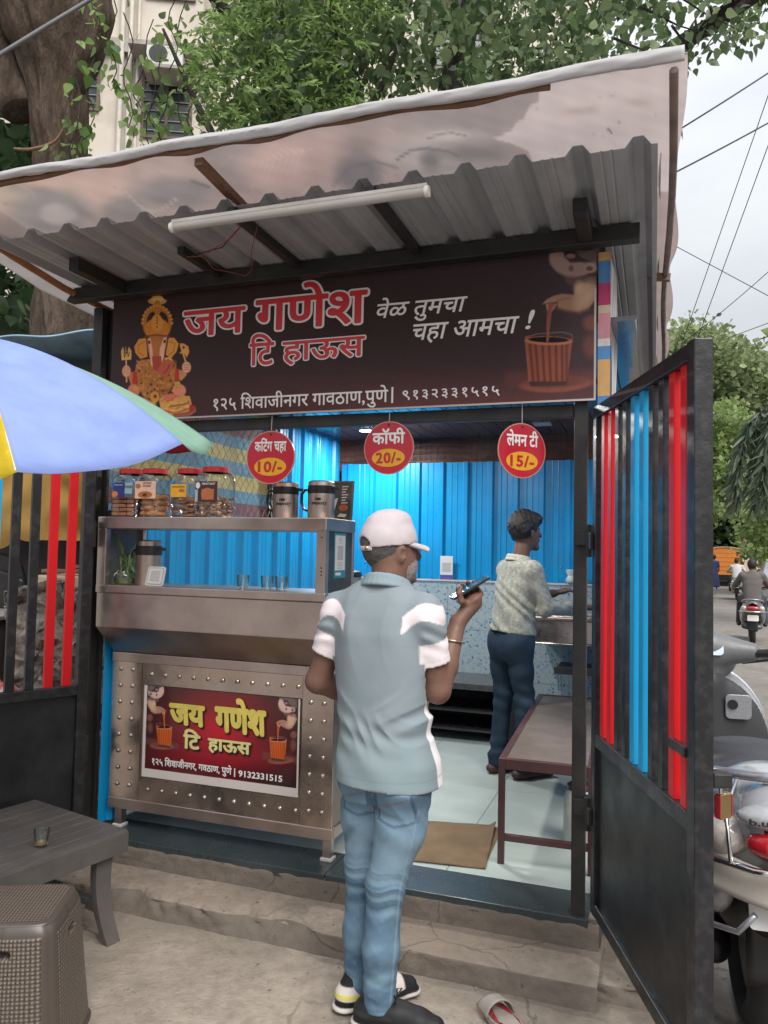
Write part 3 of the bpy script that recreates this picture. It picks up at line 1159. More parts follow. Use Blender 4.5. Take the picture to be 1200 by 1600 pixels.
sign_text('lettering', 'जय', (-1.85, -1.525, 2.515, 2.636), m_lred, .018, m_lwht, .038)
sign_text('lettering', 'गणेश', (-1.475, -.939, 2.512, 2.715), m_lred, .018, m_lwht, .038)
sign_text('lettering', 'िट', (-1.499, -1.375, 2.36, 2.503), m_lred, .015, m_lwht, .038)
sign_text('lettering', 'हाऊस', (-1.335, -.947, 2.352, 2.456), m_lred, .015, m_lwht, .038)
sign_text('lettering', 'वेळ तुमचा', (-.897, -.506, 2.50, 2.612), m_lwht, .012, shear=.22)
sign_text('lettering', 'चहा आमचा', (-.735, -.295, 2.405, 2.488), m_lwht, .012, shear=.22)
sign_text('lettering', '!', (-.272, -.235, 2.431, 2.508), m_lwht, .012, shear=.22)
sign_text('lettering', '१२५ िशवाजीनगर गावठाण,पुणे', (-1.678, -.839, 2.148, 2.242), m_lwht, .013)
b = MB()
b.box(-.824, -.816, -.006, -.0042, 2.163, 2.230)
b.build('lettering', m_lwht, sign)
sign_text('lettering', '९१३२३३१५१५', (-.776, -.37, 2.172, 2.213), m_lwht, .013, sp=1.15)

# ================================================================== round price signs on strings
m_sgred = M('price_sign_red', (.50, .012, .035), .35, var=.06, coat=.2)
m_sgyel = M('price_sign_yellow', (.75, .38, .02), .4, var=.06)
m_sgrim = M('price_sign_edge', (.60, .30, .20), .4)


def price_sign(s, z, R, word, price, turn, ztop, label, wz=(.035, .06), glyph=None):
    t = sthing('price_sign', label, 'price sign', s, .02, z, 'round price signs hung under the signboard', turn)
    n = 48
    ring = lambda r: [(r * math.cos(2 * PI * k / n), r * math.sin(2 * PI * k / n)) for k in range(n)]
    b = MB()
    b.prism(ring(R), -.0015, .0035)
    b.build('disc', [m_sgrim], t)
    b = MB()
    b.prism(ring(R * .965), -.0026, -.0018)
    b.build('red_face', m_sgred, t)
    b = MB()
    b.prism([(x * R * .66, -.042 + z_ * R * .34) for x, z_ in ring(1)], -.0034, -.0028)
    b.build('price_oval', m_sgyel, t)
    lettering('lettering', word, m_lwht, t, (-R * .66, R * .66, R * .14, R * .74), .028, 0, -.0034)
    lettering('lettering', price, m_sgred, t, (-R * .50, R * .50, -.042 - R * .21, -.042 + R * .21), .03, 0, -.0038, spacing=1.1)
    b = MB()
    b.tube([(0, 0, R - .012), (.001, .002, ztop - z)], .0012, 5)
    b.build('string', m_white, t)
    b = MB()
    b.lathe([(.0, 0), (.005, 0), (.005, .001), (0, .001)], 10, (0, -.0032, R * .86), M=Matrix.Rotation(PI / 2, 4, 'X'))
    b.build('eyelet', m_blacksteel, t)
    return t


price_sign(-1.392, 1.951, .118, 'किटंग चहा', '10/-', 0.02, 2.14, 'round red price sign reading 10/- hanging left, over the steel counter')
price_sign(-.840, 1.979, .112, 'कॉफी', '20/-', -.05, 2.14, 'round red price sign reading 20/- hanging in the middle, above the man in the cap')
price_sign(-.284, 1.954, .109, 'लेमन टी', '15/-', .72, 2.14, 'round red price sign reading 15/- turned sideways, hanging on the right')
# ================================================================== steel serving counter
def steel(name, rgb=(.47, .40, .36), rough=.3, aniso=(1, 1, 40), dent=.25):
    t = NT(name)
    n1 = t.noise(5, 5, .6)
    n2 = t.noise(60, 3, .5, stretch=aniso)
    n3 = t.noise(3.2, 3, .5, off=(5, 5, 5))
    c = t.ramp(n1, [(.3, sc(rgb, .82)), (.7, sc(rgb, 1.12))])
    c = t.mix(t.ramp(t.noise(11, 6, .7, off=(1, 9, 4)), [(.58, (0, 0, 0)), (.8, (.3,) * 3)]), c, (.20, .14, .11))
    r = t.ramp(n1, [(.2, (rough - .08,) * 3), (.8, (rough + .14,) * 3)])
    t.set(color=c, metal=1.0, rough=r)
    b1 = t.bump(n2, .06, .002)
    t.bump(n3, dent, .03, prev=b1)
    return t.mat


m_steel = steel('brushed_steel', (.545, .45, .405), .34)
m_steelp = steel('polished_steel', (.58, .48, .425), .22, dent=.28)
m_steeld = steel('stained_steel', (.46, .375, .33), .42)
m_pane = thin_glass('clear_pane', (.98, .99, .99), .22, .008)
CB = (-1.70, .28, .19)
counter = sthing('steel_counter', 'stainless steel tea counter with glass display case, riveted front and printed poster', 'counter', *CB)
CL = (-CB[0], -CB[1], -CB[2])


def cpart(name, b, mat, parent=None, **kw):
    if parent is None: return b.build(name, mat, counter, loc=CL, **kw)
    return b.build(name, mat, parent, **kw)


x0, x1, yf, yb = -2.285, -1.112, .14, .60
b = MB()
b.box(x0 + .01, x1 - .001, yf + .012, yb, .30, 1.03)
cpart('cabinet', b, m_steeld, bevel=.003)


def stud(b, s, z, y, r=.0105):
    b.lathe([(r, 0), (r * .95, .003), (r * .6, .0062), (0, .0074)], 10, (s, y, z), M=Matrix.Rotation(PI / 2, 4, 'X'))


def riveted(sa, sb, za, zb, pts):
    b = MB()
    b.grid(lambda u, v: (sa + u * (sb - sa), yf + .0015 * math.sin(u * PI) * math.sin(v * PI) + .0022 * vnoise(sa + u * (sb - sa) * 7, (za + v * (zb - za)) * 5, 1.5), za + v * (zb - za)), 24, 24)
    e = .001
    b.add([(sa, yf, za), (sb, yf, za), (sb, yf, zb), (sa, yf, zb), (sa, yf + .011, za), (sb, yf + .011, za), (sb, yf + .011, zb), (sa, yf + .011, zb)],
          [(0, 4, 5, 1), (1, 5, 6, 2), (2, 6, 7, 3), (3, 7, 4, 0)])
    for s, z in pts: stud(b, s, z, yf - .001)
    return cpart('riveted_panel', b, m_steelp, smooth=35)


riveted(x0, -2.115, .335, .985, [(s, .40 + i * .0785) for i in range(8) for s in (-2.238, -2.168)])
riveted(-1.262, x1, .335, .985, [(s, .40 + i * .0785) for i in range(8) for s in (-1.222, -1.158)])
riveted(-2.113, -1.264, .885, .985, [(-2.06 + i * .0775, .935) for i in range(11)])
riveted(-2.113, -1.264, .335, .448, [(-2.06 + i * .0775, .392) for i in range(11)])
b = MB()
b.box(x0 - .004, x1 + .004, yf - .006, yf + .02, .985, 1.03)
cpart('edge_rail', b, m_steel, bevel=.003)
b = MB()
b.box(x0 - .004, x1 + .004, yf - .004, yf + .02, .283, .335)
b.box(x1 - .014, x1 + .005, yf + .02, yb, .283, .335)
cpart('edge_rail', b, m_steel, bevel=.003)
for sx in (x0 + .05, x1 - .025):
    for ty in (yf + .03, yb - .04):
        b = MB()
        b.box(sx - .02, sx + .02, ty - .02, ty + .02, .20, .30)
        lg = cpart('leg', b, m_steel, bevel=.003)
        b = MB()
        b.box(sx - .027, sx + .027, ty - .027, ty + .027, .1915, .206)
        cpart('foot_cap', b, m_offwhite, lg, bevel=.003)
# flared chute under the case
yc, ycb = 0.0, .335
b = MB()
prof = [(yc, 1.165), (yc, 1.325), (ycb, 1.325), (ycb, 1.032), (yf - .004, 1.032)]
n = len(prof)
v = [(x0, y, z) for y, z in prof] + [(x1 + .006, y, z) for y, z in prof]
b.add(v, [tuple(range(n)), tuple(range(2 * n - 1, n - 1, -1))] + [(i, i + n, (i + 1) % n + n, (i + 1) % n) for i in range(n)])
cpart('chute', b, m_steel, bevel=.004)
# display case
b = MB()
b.box(x0 - .003, x1 + .008, yc - .006, ycb, 1.3255, 1.362)
cpart('case_floor', b, m_steel, bevel=.003)
b = MB()
b.box(x0 - .003, x1 + .008, yc - .006, ycb, 1.628, 1.684)
cpart('case_top', b, m_steel, bevel=.004)
b = MB()
b.box(x0 - .003, x0 + .045, yc - .004, yc + .03, 1.362, 1.628)
cpart('case_upright', b, m_steel, bevel=.003)
b = MB()
b.box(x1 - .038, x1 + .006, yc - .004, yc + .03, 1.362, 1.628)
for z in (1.60, 1.44, 1.455, 1.47): b.lathe([(.004, 0), (.004, .001), (0, .001)], 8, (x1 - .012, yc - .0042, z), M=Matrix.Rotation(PI / 2, 4, 'X'), mi=1)
cpart('case_upright', b, [m_steel, m_blacksteel], bevel=.003)
for sx in (x0, x1 - .02):
    b = MB()
    b.box(sx, sx + .025, ycb - .03, ycb - .001, 1.362, 1.628)
    cpart('case_upright', b, m_steel, bevel=.003)
b = MB()
b.box(x0 + .044, x1 - .037, yc + .008, yc + .012, 1.362, 1.628)
cpart('glass_pane', b, m_pane)
m_sidep = M('dark_side_panel', (.028, .030, .034), .32, var=.35, vs=5, dirt=(.12, .11, .1), dirt_amt=.35, ds=8)
b = MB()
b.box(x1 - .001, x1 + .0035, yc + .031, ycb - .002, 1.03, 1.672)
cpart('side_panel', b, m_sidep, bevel=.002)
b = MB()
b.box(x0 - .001, x0 + .003, yc + .031, ycb - .03, 1.36, 1.63)
cpart('side_panel', b, M('smoky_side_panel', (.10, .095, .085), .3, var=.3, vs=6), bevel=.001)
# pay sticker on the dark side (its square code left blank)
m_card = M('card_white', (.66, .64, .62), .5, var=.05)
m_teal = M('sticker_teal', (.02, .24, .33), .45)
b = MB()
b.box(x1 + .0036, x1 + .0046, .095, .225, 1.425, 1.622)
stk = cpart('pay_sticker', b, m_teal)
b = MB()
b.box(x1 + .0047, x1 + .0053, .104, .216, 1.458, 1.612)
b.box(x1 + .0047, x1 + .0053, .112, .17, 1.436, 1.448)
cpart('sticker_face', b, m_card, stk)
b = MB()
for z, w in ((1.598, .03), (1.590, .03), (1.577, .02), (1.490, .05), (1.480, .06), (1.468, .05)):
    b.box(x1 + .0054, x1 + .0057, .16 - w / 2, .16 + w / 2, z - .0022, z + .0022)
b.box(x1 + .0054, x1 + .0057, .128, .192, 1.503, 1.566)
cpart('sticker_print', b, M('faint_print', (.42, .40, .40), .5), stk)

# printed poster on the riveted front
m_artpost = art_mat('printed_poster', .25, .5, .3)
PX0, PX1, PZ0, PZ1 = -2.096, -1.272, .452, .882
yp = yf - .0045


def post_pt(u, v): return np.stack([PX0 + u * (PX1 - PX0), yp - .002 * np.sin(u * 7) * np.sin(v * PI) - 0 * u, PZ0 + v * (PZ1 - PZ0)], 1)


P, F = grid_np(post_pt, 330, 180)
px, py = to_pix(s2w(P))
A = Art(px, py)
KP = .95
A.fill(L(44, 26, 28, KP))
A.glow(345, 1140, 62, 52, L(182, 30, 42, KP), 1.0)
A.glow(340, 1185, 95, 26, L(150, 28, 40, KP), .8)
A.glow(330, 1100, 70, 20, L(110, 30, 34, KP), .6)
A.glow(320, 1205, 120, 12, L(70, 26, 30, KP), .5)
art_chai(A, lambda x, y: (229 + (862 - x) / 18.5, 1062 + y / 14.2 + (862 - x) / 18.5 * .16), KP * 1.05, True, (206, 94, 36), (206, 172, 158))
art_chai(A, lambda x, y: (414 + x / 17.2, 1080 + y / 13.6 + x / 17.2 * .16), KP * 1.05, False, (206, 94, 36), (206, 172, 158))
inn = (P[:, 0] > PX0 + .016) & (P[:, 0] < PX1 - .008) & (P[:, 2] > PZ0 + .040)
A.put((~inn).astype(float), L(206, 196, 190, .95))
po = np_mesh('poster', P, F, m_artpost, counter, 180, colors=A.c)
po.location = CL
m_gold = M('poster_yellow', (.62, .50, .10), .35, var=.15, vs=20)
m_gold2 = M('poster_cream', (.66, .58, .24), .35, var=.1)
m_ink = M('black_ink', (.012, .010, .010), .4)


def post_text(body, fit, mat, bold, shadow=True, shear=0.0):
    d = .004
    f = (fit[0] + .008, fit[1] + .008, fit[2] - .008, fit[3] - .008)
    if shadow: lettering('lettering_shadow', body, m_ink, po, f, bold, shear, yp - .003)
    return lettering('lettering', body, mat, po, fit, bold, shear, yp - .0042)


def tapered(o):  # brush-like tails: stems drawn out to points below the headline
    pass


post_text('जय', (-1.952, -1.755, .712, .812), m_gold, .05, shear=-.08)
post_text('गणेश', (-1.705, -1.436, .700, .862), m_gold, .05, shear=-.08)
post_text('िट', (-1.868, -1.775, .607, .700), m_gold2, .035)
post_text('हाऊस', (-1.735, -1.510, .602, .668), m_gold2, .035)
post_text('१२५ िशवाजीनगर, गवठाण, पुणे', (-2.035, -1.605, .503, .556), m_white, .025, False)
b = MB()
b.box(-1.592, -1.587, yp - .006, yp - .0045, .508, .545)
b.build('lettering', m_white, po)
post_text('9132331515', (-1.570, -1.348, .511, .540), m_white, .03, False)

# ================================================================== things on and in the counter
m_pet = thin_glass('clear_jar_plastic', (.92, .93, .93), .75, .05)
m_lid = M('red_jar_lid', (.55, .03, .035), .35, var=.08)
m_bisc = M('baked_biscuit', (.46, .19, .085), .8, var=.35, vs=30, bump=.4, bs=150)
m_bisc2 = M('golden_cookie', (.58, .30, .14), .8, var=.3, vs=25, bump=.4, bs=120)
m_nut = M('pale_toast', (.48, .30, .18), .8, var=.4, vs=40, bump=.5, bs=150)


def jar(s, t, W, H, label, kind, lab):
    j = sthing('snack_jar', label, 'jar', s, t, 1.6845, 'red lidded snack jars on the counter top')
    w = W / 2
    b = MB()
    pr = [(w * .92, 0.0), (w, .008), (w, .028), (w * .975, .032), (w, .036), (w, .058), (w * .975, .062), (w, .066), (w, H * .72), (w * .97, H * .78), (w * .80, H * .88), (w * .72, H * .90)]
    b.lathe(pr, 32, sq=5)
    b.build('body', m_pet, j, smooth=50)
    b = MB()
    R = w * .80
    b.lathe([(R, H * .895), (R, H - .004), (R * .94, H), (0, H)], 32)
    b.lathe([(R, H * .895), (0, H * .896)], 32)
    b.build('lid', m_lid, j, smooth=40)
    g = random.Random(int(abs(s) * 1000))
    b = MB()
    if kind == 'biscuit':
        for k in range(5):
            for ix in (-1, 0, 1):
                for iy in (-1, 0, 1):
                    z = .008 + k * .020
                    c = (ix * w * .58 + g.uniform(-.003, .003), iy * w * .58, z)
                    b.box(c[0] - w * .27, c[0] + w * .27, c[1] - w * .27, c[1] + w * .27, z, z + .016)
        b.build('contents', m_bisc, j, bevel=.003)
    elif kind == 'cookie':
        for k in range(4):
            for q in range(5):
                a = q * 2 * PI / 5 + k
                b.ell((w * .52 * math.cos(a), w * .52 * math.sin(a), .018 + k * .026), (w * .40, w * .40, .016), 12, 8)
        b.build('contents', m_bisc2, j, smooth=180)
    elif kind == 'sticks':
        for k in range(46):
            x_, y_, z_ = g.uniform(-.6, .6) * w, g.uniform(-.6, .6) * w, .012 + .085 * (k / 46)
            a = g.uniform(0, PI)
            b.bar((x_ - .025 * math.cos(a), y_ - .025 * math.sin(a), z_), (x_ + .025 * math.cos(a), y_ + .025 * math.sin(a), z_ + g.uniform(-.012, .012)), .014, .009)
        b.build('contents', m_bisc, j)
    else:
        for k in range(130):
            z_ = .010 + .085 * (k / 130)
            b.ell((g.uniform(-.85, .85) * w, g.uniform(-.85, .85) * w, z_), (g.uniform(.009, .013), g.uniform(.009, .013), .008), 8, 6)
        b.build('contents', m_nut, j, smooth=180)
    # label stuck to the front face
    lx0, lx1, lz0, lz1, base, blocks, words = lab
    y = -w - .0012
    b = MB()
    b.box(lx0, lx1, y - .0006, y, lz0, lz1)
    lb = b.build('label', base, j)
    for (a0, a1, c0, c1, mm) in blocks:
        b = MB()
        b.box(lx0 + (lx1 - lx0) * a0, lx0 + (lx1 - lx0) * a1, y - .0012, y - .0007, lz0 + (lz1 - lz0) * c0, lz0 + (lz1 - lz0) * c1)
        b.build('label_block', mm, lb)
    for (txt, a0, a1, c0, c1, mm) in words:
        lettering('label_lettering', txt, mm, lb, (lx0 + (lx1 - lx0) * a0, lx0 + (lx1 - lx0) * a1, lz0 + (lz1 - lz0) * c0, lz0 + (lz1 - lz0) * c1), .02, 0, y - .0008, gap=.0006)
    for (a, c, ra, rc, mm) in lab_pics.get(lab[6][0][0] if words else '', []):
        b = MB()
        b.prism([(lx0 + (lx1 - lx0) * (a + ra * math.cos(2 * PI * k / 16)), lz0 + (lz1 - lz0) * (c + rc * math.sin(2 * PI * k / 16))) for k in range(16)], y - .0018, y - .0013)
        b.build('label_picture', mm, lb)
    return j


mc = lambda n, *c: M(n, lin(*c), .45, var=.12, vs=40)
l_blue, l_lb, l_peach, l_yel, l_brn = mc('label_blue', 40, 52, 120), mc('label_pale_blue', 150, 176, 186), mc('label_peach', 226, 186, 160), mc('label_yellow', 226, 166, 40), mc('label_brown', 70, 34, 34)
l_cook, l_org = mc('label_cookie', 176, 106, 62), mc('label_orange', 210, 120, 60)
lab_pics = {'biscuit': [(.12, .22, .16, .20, l_org)], 'COCONUT': [(.5, .22, .34, .20, l_cook), (.15, .72, .13, .14, l_cook), (.5, .2, .12, .1, l_brn)],
            'snacks': [(.72, .5, .2, .14, l_cook)], 'MINI': [(.55, .38, .28, .30, l_cook), (.12, .80, .10, .16, m_white)]}
jar(-2.203, .125, .150, .236, 'red lidded snack jar with dark blue label and stacked biscuits, nearest the corner post', 'biscuit',
    (-.05, .062, .095, .165, l_blue, [(.62, 1, 0, 1, l_lb), (.62, 1, .62, .8, mc('label_teal', 96, 150, 160)), (.62, 1, 0, .25, mc('label_mid_blue', 80, 120, 170)), (0, .16, 0, .42, l_org)], [('biscuit', .08, .5, .82, .9, m_white)]))
jar(-2.058, .112, .148, .234, 'red lidded snack jar with peach label and round golden cookies inside', 'cookie',
    (-.058, .058, .088, .170, l_peach, [], [('COCONUT', .36, .80, .82, .95, l_brn), ('COOKIES', .38, .76, .66, .78, l_brn)]))
jar(-1.872, .125, .146, .232, 'red lidded snack jar with small yellow label and broken rusk sticks', 'sticks',
    (-.055, .030, .095, .155, l_yel, [], [('snacks', .1, .9, .74, .88, l_brn)]))
jar(-1.722, .108, .152, .236, 'red lidded snack jar with brown label full of pale toasted nuggets, beside the flasks', 'nuts',
    (-.058, .058, .072, .165, l_brn, [(0, .12, 0, .6, l_lb), (.3, .85, .1, .62, l_cook)], [('MINI', .3, .55, .82, .93, m_white), ('TOAST', .58, .9, .82, .93, m_white)]))

m_blkplastic = M('black_plastic', (.014, .013, .013), .35, var=.3)


def flask(s, t, z, label, R=.058, H=.165, logo=True, group='steel vacuum flasks of the tea counter'):
    f = sthing('vacuum_flask', label, 'flask', s, t, z, group)
    b = MB()
    b.lathe([(R * .97, 0), (R, .004), (R, H * .66)], 36)
    b.build('body', m_steel, f, smooth=40)
    b = MB()
    b.lathe([(R * 1.01, H * .66), (R * 1.02, H * .675), (R * 1.02, H * .865), (R * 1.0, H * .87)], 36)
    b.box(R * .95, R * 1.38, -.013, .013, H * .76, H * .83)
    b.build('collar', m_blkplastic, f, smooth=40)
    b = MB()
    b.lathe([(R * .99, H * .87), (R * .97, H * .97), (R * .85, H), (0, H)], 36)
    b.build('lid', m_steel, f, smooth=40)
    b = MB()
    b.tube([(-R * .98, 0, H * .76), (-R * 1.35, 0, H * .77), (-R * 1.58, 0, H * .66), (-R * 1.60, 0, H * .44), (-R * 1.42, 0, H * .26), (-R * 1.0, 0, H * .20)], .0095, 8, flat=.6)
    b.build('handle', m_blkplastic, f, smooth=60)
    if logo:
        def wrap(x, y, z_):
            a = x / R
            rr = R + .0012 + (-.0 - y) * .0
            return (rr * math.sin(a + .25), -rr * math.cos(a + .25), z_)
        lettering('lettering', 'majesty', m_blkplastic, f, (-.036, .036, H * .33, H * .45), .03, .15, 0, mapfn=wrap)
        b = MB()
        b.grid(lambda u, v: wrap(-.018 + u * .026, 0, H * (.47 + .07 * v)), 8, 2)
        b.grid(lambda u, v: wrap(-.014 + u * .003, -.001, H * (.485 + .03 * v)), 2, 2, 1)
        b.build('emblem', [m_blkplastic, m_steel], f)
    return f


flask(-1.372, .14, 1.6845, 'steel vacuum flask with black handle on the counter top, just under the 10/- sign')
flask(-1.192, .13, 1.6845, 'steel vacuum flask with black handle at the right corner of the counter top', R=.060, H=.168)
flask(-2.093, .13, 1.3625, 'steel flask with wide black cap inside the glass case, behind the plant', R=.062, H=.215, logo=False)

# framed menu card leaning at the corner
menu = sthing('menu_frame', 'small framed dark menu card leaning behind the flask on the counter corner', 'menu card', -1.20, .335, 1.6845, turn=.0)
T = Matrix.Rotation(-.10, 4, 'X')
b = MB()
for bx in ((-.075, -.067, 0, .19), (.067, .075, 0, .19), (-.067, .067, 0, .008), (-.067, .067, .182, .19)):
    b.prism([(bx[0], bx[2]), (bx[1], bx[2]), (bx[1], bx[3]), (bx[0], bx[3])], -.006, .006, M=T)
b.build('frame', M('bronze_frame', (.20, .17, .13), .4, .5), menu)
m_menu = M('menu_print', (.075, .095, .085), .25, var=.5, vs=22)
b = MB()
b.prism([(-.067, .008), (.067, .008), (.067, .182), (-.067, .182)], -.003, .003, M=T)
b.build('card', m_menu, menu)
b = MB()
for k in range(7):
    z = .160 - k * .013
    b.prism([(.018, z), (.050 - .006 * (k % 3), z + .001), (.050 - .006 * (k % 3), z + .006), (.018, z + .005)], -.0046, -.0036, M=T)
b.build('menu_lines', m_lwht, menu)
b = MB()
b.prism([(.012 + .024 * math.cos(a * PI / 8) + .018, .062 + .016 * math.sin(a * PI / 8)) for a in range(16)], -.0046, -.0036, M=T)
b.build('menu_picture', M('menu_orange', (.55, .14, .06), .4, var=.4, vs=60), menu)
b = MB()
b.prism([(-.05, .02), (-.02, .03), (.0, .11), (-.02, .10), (-.035, .05)], -.0046, -.0036, M=T)
b.prism([(.0, .02), (.04, .016), (.05, .03), (.015, .035)], -.0046, -.0036, M=T)
b.build('menu_cup', m_lwht, menu)

# plant in a glass vase inside the case
m_leaf_in = M('bamboo_leaf', (.10, .19, .045), .45, var=.35, vs=20)
m_stem_in = M('bamboo_stem', (.16, .22, .06), .5, var=.3, vs=20)
m_water = thin_glass('vase_glass', (.90, .94, .90), .8, .05)
pl_ = sthing('potted_plant', 'lucky bamboo with thin green leaves in a glass vase inside the display case', 'plant', -2.205, .10, 1.3625)
b = MB()
b.lathe([(.040, 0), (.050, .004), (.053, .03), (.050, .05), (.036, .062), (.036, .066)], 28)
b.build('vase', m_water, pl_, smooth=60)
b = MB()
b.lathe([(.047, .004), (.050, .03), (0, .0305)], 24)
b.build('water', M('murky_water', (.14, .16, .06), .1, var=.2), pl_, smooth=60)
g = random.Random(12)
b, c = MB(), MB()
for k in range(7):
    a = g.uniform(0, 6.3)
    x_, y_ = .022 * math.cos(a), .022 * math.sin(a)
    h = g.uniform(.09, .16)
    b.tube([(x_, y_, .01), (x_ * 1.2, y_ * 1.2, h * .6), (x_ * 1.5 + g.uniform(-.01, .01), y_ * 1.5, h)], .0042, 6)
    for q in range(6):
        az = g.uniform(0, 6.3)
        L_ = g.uniform(.05, .105)
        z0_ = h * g.uniform(.55, 1.0)
        up = g.uniform(.2, 1.3)
        dx, dy = math.cos(az), math.sin(az) * .45
        pts = []
        for i in range(5):
            q_ = i / 4
            pts.append((x_ * 1.3 + dx * L_ * q_, y_ * 1.3 + dy * L_ * q_, z0_ + L_ * (up * q_ - .9 * q_ * q_)))
        w_ = [.001, .006, .0065, .004, .0003]
        vv = []
        for p, ww in zip(pts, w_): vv += [(p[0] - dy * ww, p[1] + dx * ww, p[2] + .001), (p[0] + dy * ww, p[1] - dx * ww, p[2])]
        vv = [(max(-.075, p[0]), max(-.085, p[1]), min(.255, p[2])) for p in vv]
        c.add(vv, [(2 * i, 2 * i + 1, 2 * i + 3, 2 * i + 2) for i in range(4)])
# the long leaf reaching up to the left corner
pts = [(-.01, 0, .13), (-.02, -.01, .18), (-.045, -.02, .225), (-.068, -.02, .25)]
vv = []
for p, ww in zip(pts, (.003, .008, .007, .001)): vv += [(p[0] - ww, p[1], p[2] - ww * .6), (p[0] + ww, p[1], p[2] + ww * .6)]
c.add(vv, [(2 * i, 2 * i + 1, 2 * i + 3, 2 * i + 2) for i in range(3)])
b.build('stems', m_stem_in, pl_, smooth=60)
c.build('leaves', m_leaf_in, pl_)

# little stand for a pay card (code left out)
cs = sthing('card_stand', 'small white rounded pay card propped inside the glass of the display case', 'card', -2.005, .055, 1.3625, turn=-.12)
T = Matrix.Rotation(-.22, 4, 'X')


def rrect(w, h, r, n=6, z0=0.0):
    pts = []
    for cx, cz, a0 in ((w / 2 - r, r, -PI / 2), (w / 2 - r, h - r, 0), (-w / 2 + r, h - r, PI / 2), (-w / 2 + r, r, PI)):
        pts += [(cx + r * math.cos(a0 + PI / 2 * k / n), z0 + cz + r * math.sin(a0 + PI / 2 * k / n)) for k in range(n + 1)]
    return pts


b = MB()
b.prism(rrect(.108, .092, .014), -.002, .003, M=T)
b.build('card', m_card, cs)
b = MB()
b.prism([(x, z + .006) for x, z in rrect(.094, .080, .010)], -.0028, -.0022, M=T)
b.build('card_border', M('slate_line', (.20, .24, .32), .4), cs)
b = MB()
b.prism([(x, z + .009) for x, z in rrect(.088, .074, .008)], -.0034, -.0030, M=T)
b.build('card_face', m_card, cs)
b = MB()
b.prism([(x, z + .02) for x, z in rrect(.056, .052, .002)], -.0040, -.0036, M=T)
b.build('blank_square', M('blank_grey', (.50, .47, .46), .5), cs)

m_cup = thin_glass('tea_glass', (.90, .95, .93), .9, .08)


def tea_glass(loc, label, frame_=True, R=.030, H=.062, tea=False, group='small tea glasses in the display case'):
    g_ = sthing('tea_glass', label, 'glass', *loc, group=group) if frame_ else thing('tea_glass', label, 'glass', loc, 0, group)
    b = MB()
    v_, n_ = [], 24
    prof = [(R * .74, 0), (R * .80, .004), (R * .92, H * .6), (R, H), (R * .93, H), (R * .85, H * .6), (R * .7, .008), (0, .008)]
    for r, z in prof:
        for k in range(n_):
            rr = r * (1 + (.035 if (k % 2 and z < H * .75) else 0))
            v_.append((rr * math.cos(2 * PI * k / n_), rr * math.sin(2 * PI * k / n_), z))
    b.add(v_, [(i * n_ + k, i * n_ + (k + 1) % n_, (i + 1) * n_ + (k + 1) % n_, (i + 1) * n_ + k) for i in range(len(prof) - 1) for k in range(n_)] + [tuple(range(n_ - 1, -1, -1))])
    b.build('cup', m_cup, g_, smooth=30)
    if tea:
        b = MB()
        b.lathe([(R * .74, .0085), (R * .78, .014), (0, .0145)], 20)
        b.build('tea_dregs', M('milky_tea', (.45, .24, .09), .3), g_, smooth=60)
    return g_


tea_glass((-1.575, .13, 1.3625), 'empty ribbed tea glass standing alone in the display case')
tea_glass((-1.445, .12, 1.3625), 'empty ribbed tea glass, left one of the touching pair in the display case')
tea_glass((-1.372, .12, 1.3625), 'empty ribbed tea glass, right one of the touching pair in the display case')

# steel cooking pot seen past the counter corner, on a small stand
kt = sthing('side_stand', 'narrow dark cooking stand behind the right end of the steel counter', 'stand', -1.62, 1.15, .19)
b = MB()
b.box(-.22, .22, -.25, .25, 1.08, 1.115)
b.build('top_slab', m_blacksteel, kt, bevel=.004)
for sx in (-.19, .19):
    for sy in (-.22, .22):
        b = MB()
        b.box(sx - .018, sx + .018, sy - .018, sy + .018, 0, 1.08)
        b.build('leg', m_blacksteel, kt, bevel=.002)
pot = sthing('cooking_pot', 'round steel cooking pot with dark rim beside the counter corner', 'pot', -1.50, 1.12, 1.306)
b = MB()
b.lathe([(.10, 0), (.115, .01), (.12, .09), (.115, .10)], 32)
b.build('body', m_steel, pot, smooth=50)
b = MB()
b.lathe([(.121, .088), (.124, .10), (.118, .118), (.10, .124), (0, .128)], 32)
b.build('lid', m_blkplastic, pot, smooth=50)

# ================================================================== other fittings inside
bc = sthing('back_counter', 'low black stone counter with dark shelves against the tiled back wall', 'counter', -1.45, 2.68, .19)
m_gran = M('black_granite', (.030, .030, .032), .3, var=.5, vs=20)
m_granm = M('grey_granite_top', (.075, .077, .078), .3, var=.4, vs=25)
b = MB()
b.box(-.84, .70, -.24, .26, .375, .42)
b.build('top_slab', m_granm, bc, bevel=.004)
for z in (.225, .09):
    b = MB()
    b.box(-.84, .70, -.20, .25, z - .018, z)
    b.build('shelf', m_gran, bc, bevel=.003)
b = MB()
b.box(-.84, .70, .252, .262, 0, .375)
for x in (-.84, .66): b.box(x, x + .04, -.20, .25, 0, .375)
b.build('support', m_blacksteel, bc)

